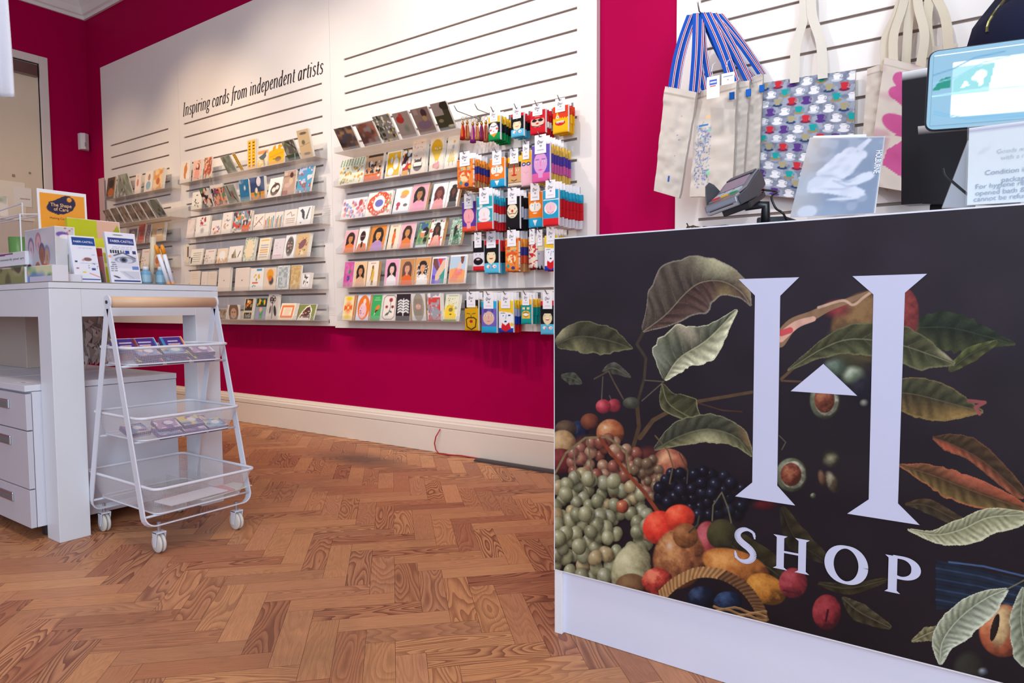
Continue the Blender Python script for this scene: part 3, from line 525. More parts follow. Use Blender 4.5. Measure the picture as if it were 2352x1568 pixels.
'navy_figure':lambda c:(c.rect(0,0,1,1,'#33456e'),c.rect(0,0,1,.33,'#d58e2c'),c.ell(.6,.78,.16,.2,'#e9dcda'),c.ell(.35,.28,.1,.16,'#4e7a58'),c.ell(.42,.4,.09,.12,'#f1d9c2'),c.line([(.66,.5),(.66,.1)],.08,'#2c5a54'),c.noise('#5f7094',.3,.6,.2,.7,6)),
'black_oval':lambda c:(c.rect(0,0,1,1,'#f6efe9'),c.ell(.52,.4,.36,.3,'#5a4540',30),c.ell(.42,.38,.15,.12,'#f6e6da'),c.ell(.66,.48,.13,.11,'#f6e6da'),c.line([(.4,.75),(.55,.7)],.05,'#5a4540')),
'interior':lambda c:(c.rect(0,0,1,1,'#c0a08e'),c.rect(0,.75,1,.8,'#a0806e'),c.rect(.05,.8,.3,.95,'#d4bca8'),c.ell(.65,.8,.14,.15,'#5a3030'),c.ell(.62,.55,.16,.18,'#dcc09a'),c.ell(.35,.4,.25,.12,'#d4b4a8'),c.rect(0,.02,.4,.2,'#a85f55')),
'blue_pink':lambda c:(A_blot(c,'#bcc4e0',['#e0b9bc','#6f93c8','#9c6a6c','#e7dbe2','#4fa4c8'],.22,21,.52)),
'pale_pink':lambda c:(c.rect(0,0,1,1,'#f0e2da'),c.noise('#e8cfc6',.3,.5,.2,1,3)),
'red_marks':lambda c:(c.rect(0,0,1,1,'#f7f0ea'),c.dots(7,.06,['#b83344','#c24552','#5f8a5a'],5,(.25,.6,.85,.92)),c.scrib(.25,.5,.75,.58,1,'#d8a0a0',.04),c.ell(.5,.28,.18,.16,'#b9b4b4',0,.6)),
'white_red':lambda c:(c.rect(0,0,1,1,'#f5ebe4'),c.dots(16,.06,['#7f8fb5','#d8504c','#e89a6a'],6,(.15,.05,.9,.65))),
'leaf_wreath':lambda c:(c.rect(0,0,1,1,'#f5ece4'),c.dots(18,.05,['#d88a5a','#c05a4c','#7c88a0','#8a9a6a'],7,(.2,.2,.8,.9))),
'toys':lambda c:(A_blot(c,'#f1ddd2',['#d9574c','#e58a3e','#8a9ab8','#7fae9a','#5a4a5a'],.13,9,.6),c.rect(.55,.02,.95,.32,'#dd6a3c')),
'branch':lambda c:(c.rect(0,0,1,1,'#f2e6dc'),c.line([(.1,.2),(.5,.55),(.85,.8)],.05,'#5a5048'),c.line([(.5,.55),(.7,.4)],.04,'#5a5048'),c.dots(9,.035,['#c94a42','#5a5048'],5,(.1,.1,.9,.8))),
'pencils':lambda c:(c.rect(0,0,1,1,'#efe2d8'),[c.rect(.06+.15*i,.02,.15+.15*i,.6+.1*(i%3),k) for i,k in enumerate(['#cf5a48','#4a7fae','#7a9a5a','#e0a23a','#8a4a6a','#3fa0ae'])]),
'script':lambda c:(c.rect(0,0,1,1,'#f1e7de'),c.line([(.2,.7),(.5,.85),(.6,.6),(.8,.65)],.04,'#8a7a70'),c.scrib(.15,.15,.85,.5,3,'#b09c90',.045,4)),
'raven':lambda c:(c.rect(0,0,1,1,'#f1efee'),c.poly([(.15,.8),(.3,.9),(.5,.7),(.55,.25),(.35,.4),(.3,.65)],'#4d565c'),c.poly([(.62,.3),(.8,.9),(.88,.92),(.75,.3)],'#6c767c'),c.ell(.28,.12,.06,.04,'#8a9094')),
'ink_text':lambda c:(c.rect(0,0,1,1,'#f3ecdc'),c.scrib(.2,.15,.85,.8,5,'#a39c92',.04,9),c.rect(.05,.1,.16,.5,'#3a3436')),
'flower_row':lambda c:(c.rect(0,0,1,1,'#f1e6de'),c.scrib(.3,.8,.9,.92,1,'#d89a9a',.05,3),c.dots(12,.05,['#b8a08c','#c9b3a8'],4,(.1,.1,.9,.6))),
'peach_splash':lambda c:(c.rect(0,0,1,1,'#f3dcc2'),c.ell(.5,.5,.32,.3,'#f5f2ee'),c.dots(16,.07,['#e2a45a','#8a9a7a','#e8b884'],4,(.02,.02,.98,.3))),
'small_tree':lambda c:(c.rect(0,0,1,1,'#f5eee6'),c.poly([(.25,.25),(.45,.85),(.62,.25)],'#aaa48e'),c.dots(10,.035,['#5f6a4a','#a0524a'],4,(.28,.25,.6,.6)),c.line([(.72,.3),(.85,.65)],.05,'#4a4440')),
'green_oval':lambda c:(c.rect(0,0,1,1,'#e8eadb'),c.noise('#a8b79c',.06,.5,.1,1,3),c.ell(.5,.48,.36,.62,'#f2ddb8')),
'rows':lambda c:(c.rect(0,0,1,1,'#f3e6cc'),c.scrib(.2,.85,.85,.93,1,'#e2b43c',.06,1),c.scrib(.15,.08,.85,.72,6,'#a8a4bc',.06,6),c.scrib(.15,.3,.85,.5,2,'#e5a44a',.06,8)),
'lilac':lambda c:(c.rect(0,0,1,1,'#e2dae0'),c.dots(5,.05,['#b8a8c4','#c4b8ac'],4,(.2,.5,.8,.8)),c.scrib(.15,.1,.8,.25,1,'#e09a9a',.05,1)),
'oval_bust':lambda c:A_oval(c,'#f2eef0','#8e8a8a','#5f6460',['#e29a86','#d8b8a8','#8a4a4a','#4a6a5a'],4),
'animals':lambda c:(c.rect(0,0,1,1,'#dcb98a'),c.ell(.5,.55,.34,.2,'#8a6068',40),c.dots(14,.04,['#8f3f3a','#6a7a4a','#a8744a'],6,(.1,.05,.9,.95)),c.poly([(.4,.08),(.5,.3),(.75,.12)],'#eee0b8')),
'cream_plain':lambda c:(c.rect(0,0,1,1,'#eadbd0'),c.ell(.5,.45,.04,.03,'#6a5a54')),
'cream_wave':lambda c:(c.rect(0,0,1,1,'#e8d8c8'),c.scrib(.2,.6,.8,.9,3,'#d8c4b0',.04,3)),
'prints':lambda c:(c.rect(0,0,1,1,'#f1ede8'),c.rect(.45,.86,.85,.96,'#4a9ad0'),c.dots(6,.07,['#e8b84a','#8fae6a','#efc98a'],5,(.2,.45,.9,.7)),c.rect(.15,.3,.6,.38,'#dd6a52'),c.dots(4,.04,['#6aa88a'],3,(.15,.15,.4,.22))),
'orange_dark':lambda c:(c.rect(0,0,1,1,'#e8d2bc'),c.ell(.5,.7,.35,.34,'#eaa02c',0,.3),c.ell(.62,.4,.26,.28,'#4a4a52',0,.4),c.ell(.5,.52,.2,.2,'#d97a2a',0,.4)),
'grey_border':lambda c:(c.rect(0,0,1,1,'#eceaec'),c.rect(.1,.06,.9,.94,'#a2acb0'),c.noise('#c8cfd0',.1,.5,.1,1,3)),
'gold':lambda c:(c.rect(0,0,1,1,'#c9a56c'),c.noise('#d8ba86',.1,.5,.1,1,5),c.rect(.3,.2,.55,.35,'#ddc9a4')),
'olive':lambda c:(c.rect(0,0,1,1,'#f5eeee'),c.frame(.08,'#8f8a8a',.025),c.line([(.5,.15),(.5,.85)],.03,'#4a5a44'),c.dots(12,.07,['#4a5a44','#39463a'],5,(.25,.2,.75,.85))),
'tan_strip':lambda c:(c.rect(0,0,1,1,'#e9d8b8'),c.rect(.5,.4,1,.9,'#5f3f3a')),
'fox':lambda c:(c.rect(0,0,1,1,'#5d4232'),c.ell(.5,.3,.35,.25,'#c46a2c'),c.ell(.5,.7,.3,.22,'#2f2622'),c.rect(.86,0,1,1,'#b98a5c')),
'grey_oval':lambda c:(c.rect(0,0,1,1,'#aeb1a8'),c.ell(.5,.55,.38,.5,'#8a8a78'),c.noise('#5a564a',.2,.55,.2,.9,4)),
'green_oil':lambda c:A_photo(c,'#8d927e',['#5f6350','#bab79c'],5),
'pink_lady2':lambda c:(c.rect(0,0,1,1,'#f1ded2'),c.ell(.45,.55,.18,.34,'#df8a7a'),c.ell(.45,.85,.1,.1,'#e8b49c')),
'blue_girl':lambda c:(c.rect(0,0,1,1,'#efe0d4'),c.ell(.5,.3,.3,.28,'#8fb0c4'),c.ell(.55,.7,.16,.22,'#b48878')),
'gold_painting':lambda c:(c.rect(0,0,1,1,'#eccb9a'),c.noise('#e0913e',.25,.5,.2,.9,4),c.ell(.5,.4,.2,.2,'#c26a4a')),
'dull':lambda c:A_photo(c,'#9a8672',['#7d6b5a','#b5a28c','#6b5548'],9),
'dull2':lambda c:A_photo(c,'#8a7a6c',['#6b5a4e','#a58f7a'],19),
'violet':lambda c:(c.rect(0,0,1,1,'#8d7480'),c.ell(.5,.55,.3,.3,'#c9b0a4'),c.ell(.55,.55,.12,.14,'#4a3a48')),
'crimson':lambda c:(c.rect(0,0,1,1,'#b8544c'),c.noise('#d08a7a',.2,.5,.2,.8,3)),
'tan_cover':lambda c:(c.rect(0,0,1,1,'#d9b488'),c.rect(.4,.3,.85,.75,'#e8d4b4'),c.line([(.45,.62),(.8,.62)],.05,'#7c6a5c')),
'painting_a':lambda c:A_photo(c,'#5b4438',['#8a6248','#2c2624','#b98a62','#4a4650'],31),
'painting_b':lambda c:A_photo(c,'#8a5240',['#b4745a','#5a3a34','#9a8a84'],32),
'white_blossom':lambda c:(c.rect(0,0,1,1,'#8c8478'),c.dots(46,.06,['#efe9da','#4c5238','#d9b04a','#6a6e54','#f3efe4'],12),c.dots(8,.08,['#3e3a2c'],4)),
'red_flower':lambda c:(c.rect(0,0,1,1,'#a49184'),c.ell(.35,.72,.24,.18,'#b8322a'),c.ell(.45,.86,.12,.12,'#c2453a'),c.ell(.55,.35,.2,.25,'#7d8570',0,.6)),
'brown_lady':lambda c:(c.rect(0,0,1,1,'#8f7568'),c.ell(.66,.78,.16,.18,'#4a2c30'),c.ell(.5,.35,.4,.2,'#7c6270'),c.rect(.1,.75,.35,.95,'#a58c7e'),c.ell(.62,.58,.12,.12,'#b08a5c')),
'dark_hill':lambda c:(c.rect(0,0,1,1,'#3f3c26'),c.rect(0,.55,.62,1,'#a28f84'),c.ell(.8,.85,.3,.2,'#2c2a20'),c.ell(.3,.35,.15,.08,'#8a7c56'),c.ell(.8,.12,.2,.06,'#c9b98a')),
}
for nm,a in (('w_pink_orange',('#eab3bc','#3a2624','#c98a55','#df7b3a')),('w_yellow_lilac',('#d98a3f','#2c2526','#e2a05c','#b28bc0')),('w_pink_scarf',('#e4a9b4','#241f22','#b07a52','#e79ab2')),
    ('w_dark_bun',('#f3eded','#5a2f33','#8a5040','#e7979a')),('w_long_dark',('#efe9e6','#2a2427','#6b3f30','#2a2427')),('w_peach',('#efc696','#2b2426','#cf9060','#dcae8a')),('w_grey_orange',('#c98f5c','#6a4a44','#d8a080','#e0672c')),('w_pink_white',('#eda8c2','#2a2628','#eabfae','#e9e6e6'))):
    ART[nm]=(lambda a: lambda c: A_woman(c,a[0],a[1],a[2],a[3],None,nm!='w_peach'))(a)
ART['small_orange_fig']=lambda c:A_fig(c,'#f1dcc2','#dd6e3c','#2d2325')
ART['cream_yellow_fig']=lambda c:(A_fig(c,'#f2e2cf','#e0b04a','#6a4a34'),c.line([(.3,.2),(.5,.7)],.04,'#6a4a34'))
ART['magenta_fig']=lambda c:(c.rect(0,0,1,1,'#cf5a9c'),c.ell(.5,.6,.2,.16,'#3f8a5a'),c.rect(.35,.25,.6,.45,'#5a4a9c'),c.noise('#e07ab4',.2,.5,.2,.7,4))
# ---------------- card racks ----------------
SH=[0]
def rack(x0,x1,zb,depth,label,lean):
    """clear shelf: base plate, back plate, low front lip, two end cheeks"""
    t=.003; r_=empty('card_shelf',((x0+x1)/2,D-.001,zb),0,label,'shelf'); ox,oy,oz=r_.location
    def L(mb): mb.v=[(v[0]-ox,v[1]-oy,v[2]-oz) for v in mb.v]; return mb
    yf=D-depth
    L(MB().box((x0,yf,zb-.004),(x1,D-.003,zb-.001),'#ffffff')).build('shelf_base',ACRF,r_)
    L(MB().box((x0,D-.006,zb-.001),(x1,D-.003,zb+.10),'#ffffff')).build('back_plate',ACR,r_)
    L(MB().box((x0,yf-t,zb-.004),(x1,yf,zb+.028),'#ffffff')).build('front_lip',ACR,r_)
    for xx in (x0,x1-t): L(MB().prism([(xx,yf,zb),(xx,D-.004,zb),(xx,D-.004,zb+.09),(xx,yf,zb+.028)],(t,0,0),'#ffffff')).build('end_cheek',ACR,r_)
    return r_
def card(spec,base,lean,where,cat='greeting card',thick=.0016,cell=.0036,depth=.085,side='#efe6da'):
    xl,xr,h_,art,desc=spec[:5]; opt=spec[5] if len(spec)>5 else {}
    ln=opt.get('lean',lean); x0,y0,x1,y1=base; yb=lambda x:y0+(y1-y0)*(x-x0)/(x1-x0)
    yp=D-depth+.006
    a=on(1,yp,xl,yb(xl)); b=on(1,yp,xr,yb(xr)); W=b.x-a.x
    zb=(a.z+b.z)/2
    tp=on(0,a.x,xl+ln*h_,yb(xl)-h_)
    dy=tp.y-a.y; dz=max(tp.z-a.z,.03); th=math.atan2(dy,dz); th=max(-.62,min(.6,th)); H=math.hypot(dy,dz)
    H=min(H,dz*1.25)
    maxback=(D-.012-yp)/max(H,.01)
    if math.sin(th)>maxback: th=math.asin(max(-1,min(1,maxback)))
    c=Cv(W,H,cell,'#f3ece4'); ART[art](c)
    kraft=opt.get('kraft'); sd='#c79a68' if kraft else side
    o=slab('greeting_card',W,H,thick,c,PAPER if not opt.get('gloss') else GLOSSP,side=sd,loc=((a.x+b.x)/2,yp,SHZ.get(id(base),zb)+(.0015 if th<0 else .0002)))
    o.rotation_euler=(-th,0,0); tag(o,desc+', '+where,cat)
    n=opt.get('n',1)
    if n:
        k='spare cards behind the '+desc
        mb=MB().box((-W/2,0,0),(W/2,thick*1.4,H*.985),sd); s0=mb.build('greeting_card',PAPER); 
        for i in range(n):
            s_=s0 if i==0 else s0.copy()
            if i: C.objects.link(s_)
            s_.location=o.location+Vector((.0035*(i+1),.0034*(i+1)/math.cos(th),0)); s_.rotation_euler=(-th,0,0)
            tag(s_,'spare behind '+desc+', '+where,cat,k+' '+where)
    return o
SHZ={}
def row(base,lean,where,cards,x0,x1,label,depth=.085):
    n=len(cards); zs=[]
    ax,ay,bx,by=base; zb=on(1,D-depth+.006,ax,ay).z; zb2=on(1,D-depth+.006,bx,by).z; z=(zb+zb2)/2
    SHZ[id(base)]=z
    for c_ in cards: card(c_,base,lean,where,depth=depth)
    a=on(1,D-depth,x0,ay+(by-ay)*(x0-ax)/(bx-ax)); b=on(1,D-depth,x1,ay+(by-ay)*(x1-ax)/(bx-ax)); rack(a.x,b.x,z-.0005,depth,label,lean)
K=dict(kraft=1,n=2)
T3='by the socks'
row((789,347,1048,294.5),-.46,'top row '+T3,[
 (789,828,50,'painting_a','glossy card with a dim crowd painting in browns'),(838,877,50,'painting_b','glossy rust-red painting card'),(881,918,59,'white_blossom','tall glossy card of white blossoms'),
 (925,960,57,'red_flower','glossy card of a red flower on grey'),(966,1005,58,'brown_lady','glossy card of a dark-haired woman in a brown room'),(1012,1048,62,'dark_hill','glossy card of a dark olive landscape')],768,1052,'clear tilted acrylic shelf, topmost on the rack beside the socks',.16)
row((776,428,1048,382),.14,'second row '+T3,[
 (776,832,58,'pastel_cafe','wide card of a crowd under a striped awning'),(835,874,61,'band','kraft card of dark-suited dancers over orange',dict(n=2)),(883,917,60,'vases','yellow card with white vases'),(919,941,58,'blue_yellow','narrow blue, yellow and black patterned card'),
 (943,975,77,'cat_vase','tall cream card with a black striped cat vase',dict(n=3,lean=.08)),(985,1017,74,'balloon','tall card with a yellow hot-air balloon',dict(n=2,lean=.06)),(1020,1047,73,'yellow_lady','tall card of a lady in a yellow striped dress',dict(lean=.14))],766,1052,'clear acrylic shelf under the cat vase and balloon cards')
row((781,504,1054,474),.2,'third row '+T3,[
 (781,836,46,'circus','wide pastel circus crowd card'),(838,893,54,'red_floral','square card of red flowers round a blue oval',dict(n=2)),(900,936,57,'drinks','white card with yellow and orange drinks'),(938,976,62,'w_pink_scarf','pink card of a black-haired woman in a grey scarf',K),
 (986,1020,58,'w_dark_bun','white card of a woman with a dark bun and pink top'),(1022,1049,60,'w_long_dark','card of a figure with long dark hair',K)],770,1056,'clear acrylic shelf under the red floral card')
row((784.6,582,1057,559),.2,'fourth row '+T3,[
 (785,814,51,'w_pink_orange','small pink card of a woman in orange',K),(816,840,57,'monster','white card of a dark figure with white eyes',K),(845,880,58,'w_yellow_lilac','card of a curly-haired woman in lilac and yellow',dict(n=2)),(887,911,57,'small_orange_fig','cream card with a small figure in orange'),
 (913,945,59,'w_pink_orange','larger pink card of a woman in orange'),(953,979,58,'sunglasses','blue-green card of a woman in white sunglasses',K),(981,1013,63,'poppy','poppy card of a woman in a red striped dress',dict(kraft=1,n=3)),(1029,1057,61,'green_woman','green leafy card of a dark-haired woman',K)],772,1060,'clear acrylic shelf under the poppy card')
row((787,660,1068,649),.11,'fifth row '+T3,[
 (787,809,58,'magenta_fig','magenta card with a small green figure'),(811,838,57,'w_peach','peach card of a seated dark-haired woman',K),(840,865,57,'cream_yellow_fig','cream card of a figure in yellow',dict(kraft=1,n=3)),(881,912,60,'w_pink_white','pink card of a woman with white flowers on her top',dict(n=2)),
 (915,948,61,'w_grey_orange','kraft card of a woman wrapped in orange',K),(950,984,62,'black_hair_floral','kraft card of a woman with flower-filled black hair',K),(988,1020,62,'hands_x','bright card of clasped hands in red, purple and teal',dict(n=2)),(1029,1067,65,'hands_blue','white-edged card of pink and brown hands on blue')],774,1072,'clear acrylic shelf under the hands cards')
row((785,735.5,1054,737),.13,'bottom row '+T3,[
 (785,812,57,'suns','yellow and orange glowing sun card',K),(816,848,58,'orange_figure','orange card with a pale lilac figure',K),(850,872,59,'toucan','green card with an orange bird'),(874,906,60,'rose_frame','cream card with red roses in an eight-sided frame'),
 (908,941,62,'ribs','black card with white ribs',dict(kraft=1,n=2,lean=.06)),(947,979,61,'hairy_oval','grey card with a bearded face in an oval',dict(kraft=1,lean=-.05)),(983,1014,63,'red_grey','red card with grey flowers',dict(n=3,lean=-.03)),(1017,1048,62,'bee','yellow and green bee card',dict(n=3))],775,1060,'clear acrylic shelf, lowest beside the socks')
T2='middle rack'
row((411,422,725,358.5),.08,T2+' top row',[
 (412,434,50,'seahorse','white card with an orange seahorse',dict(n=2)),(441,461,47,'pink_lady','card of a lady on pink',dict(n=2)),(466,484,48,'floral_lady','small brown and pink floral card'),(524,545,38,'green_oil','olive green painting card',dict(lean=-.5)),
 (554,561,40,'cinema','slim yellow card tipping over to the left',dict(lean=-.55,n=0)),(568,588,68,'cinema','tall yellow card with rows of black dashes',dict(lean=0,n=3)),(590,613,38,'bird_field','card of a grey bird above a yellow field'),(616,652,44,'yellow_bird','wide bright yellow card with a small brown bird',dict(lean=.05)),
 (664,691,45,'tree','dark card of a bare tree over a lawn',dict(lean=-.42)),(693,720,64,'tan_sketch','tall tan card with grey sketches',dict(lean=-.2,n=2))],409,726,'clear acrylic shelf under the yellow cards',.09)
row((437.5,480.5,714,441),.1,T2+' second row',[
 (439,461,40,'deco','white card with small decorative motifs'),(472,491,42,'swirl_pink','pink and green swirling pattern card',dict(lean=-.36)),(494,524,47,'crowd','card of a purple and red crowd',dict(lean=-.28)),(527,551,41,'dancer','grey-green card of a dancer',dict(lean=-.36)),
 (553,575,50,'underwater','deep blue underwater card',dict(lean=-.1)),(577,609,51,'navy_figure','navy and orange card of two figures',dict(lean=-.06,n=3)),(613,643,44,'black_oval','white card with a dark tilted oval',dict(lean=.2)),(648,676,55,'interior','card of a woman in a brown interior'),(679,711,58,'blue_pink','blue and pink blurred figure card',dict(lean=.18,n=2))],433,724,'clear acrylic shelf under the blue and navy cards',.09)
row((444.8,544,716,514),.13,T2+' third row',[
 (427,443,42,'pale_pink','plain pale pink card'),(447,478,46,'red_marks','white card with red flowers',dict(n=2)),(483,505,33,'white_red','small white card with red and blue marks'),(507,529,48,'leaf_wreath','white card with a wreath of leaves',dict(n=2)),(532,573,46,'toys','wide card of scattered red and orange toys',dict(n=3)),
 (580,604,36,'branch','white card with a berry branch'),(606,628,36,'pencils','card with upright coloured pencils'),(630,647,36,'pencils','narrow card with coloured brushes'),(650,679,38,'script','white card with brown handwriting'),(681,712,41,'raven','white card with a grey-black bird',dict(n=3))],424,733,'clear acrylic shelf under the bird and toy cards',.09)
row((434,610,704,588),.16,T2+' fourth row',[
 (427,433,48,'tan_strip','narrow tan and brown card at the left end',dict(n=0,lean=.02)),(435,462,36,'ink_text','cream card with black lettering'),(468,491,33,'flower_row','cream card with tiny flowers'),(496,519,33,'peach_splash','peach card with a white centre'),(522,553,36,'small_tree','white card with a triangular tree'),
 (557,580,54,'green_oval','green-bordered card with a cream oval',dict(n=3)),(590,615,50,'rows','cream card with rows of small colours',dict(n=2)),(624,648,46,'lilac','lilac-grey card'),(650,673,53,'oval_bust','white card with a flower-filled oval',dict(n=2)),(676,704,54,'animals','tan card with a purple animal',dict(n=4))],424,720,'clear acrylic shelf under the oval portrait card',.09)
row((434,672,713,661),.08,T2+' fifth row',[
 (434,456,48,'cream_wave','plain cream card at the left end'),(460,474,46,'cream_plain','plain fawn card beside the cream one',dict(n=2)),(476,494,46,'cream_wave','cream card with faint lines'),(499,526,54,'cream_plain','large cream card with one tiny dot',dict(n=3)),(538,570,52,'cream_plain','wide cream card with a small dark spot',dict(n=2)),
 (573,603,50,'prints','white card with blue, yellow and red blocks'),(605,631,50,'orange_dark','card with an orange and charcoal cloud'),(634,661,54,'grey_border','white-bordered grey-blue card'),(665,688,54,'gold','gold leafy card',dict(n=2)),(690,710,36,'olive','small white card with an olive sprig',dict(n=3,lean=.14))],424,730,'clear acrylic shelf under the gold and orange cards',.09)
row((500,733,715,735),.14,T2+' bottom row',[
 (503,518,24,'dull','tiny brown card by the table'),(523,550,33,'lion','card with a brown lion face',dict(lean=0)),(557,578,49,'black_orange','dark card with orange birds',dict(n=2)),(582,609,51,'tulips','dark green card with yellow tulips',dict(n=2)),(613,636,58,'artichoke','grey card with a black artichoke',dict(n=3,lean=.08)),
 (638,672,38,'orange_frame','cream card with an orange border',dict(n=4,lean=.25)),(681,719,36,'tent','olive card with a white tent',dict(lean=.25))],440,731,'clear acrylic shelf, lowest of the middle rack',.09)
T1='corner rack'
row((243,458,387,431),.1,T1+' top row',[
 (243,262,50,'fox','dark brown card with an orange shape'),(266,286,52,'grey_oval','grey-green oval portrait card'),(289,306,48,'green_oil','green painting card leaning left',dict(lean=-.3)),(308,321,46,'pink_lady2','white card with a pink lady'),(330,348,46,'blue_girl','white card with a blue-skirted girl'),(350,371,48,'gold_painting','yellow and orange painting card',dict(n=4,lean=.12))],240,390,'clear acrylic shelf, highest by the room corner',.09)
row((252,520,387,494),-.7,T1+' second row',[
 (254,268,34,'dull','first dull brown reproduction card',dict(lean=-.55)),(271,286,35,'dull2','second card in the brown row, greyer',dict(lean=-.55)),(289,304,36,'dull','third brown card from the left',dict(lean=-.55)),(307,321,37,'dull2','grey-brown card mid-row',dict(lean=-.55)),(324,340,38,'dull','brown portrait card right of the middle',dict(lean=-.6)),(343,358,38,'dull2','sixth brown card',dict(lean=-.6)),(361,384,40,'grey_oval','large grey-green card at the right end',dict(lean=-.6))],246,392,'clear tilted acrylic shelf, second down by the room corner',.16)
row((292,561,380,553),.12,T1+' third row',[
 (293,312,36,'violet','violet-grey card with a pale face'),(315,330,44,'crimson','crimson card'),(334,343,42,'violet','slim violet card'),(347,374,42,'tan_cover','tan card with a pale panel',dict(n=4))],290,391,'clear acrylic shelf, third down by the room corner',.09)
row((298,618,380,613),.12,T1+' fourth row',[
 (299,316,36,'ink_text','cream card with dark lettering'),(322,340,44,'flower_row','cream card with a grey motif'),(347,372,42,'gold_painting','cream card with an orange motif')],292,391,'clear acrylic shelf, fourth down by the room corner',.09)
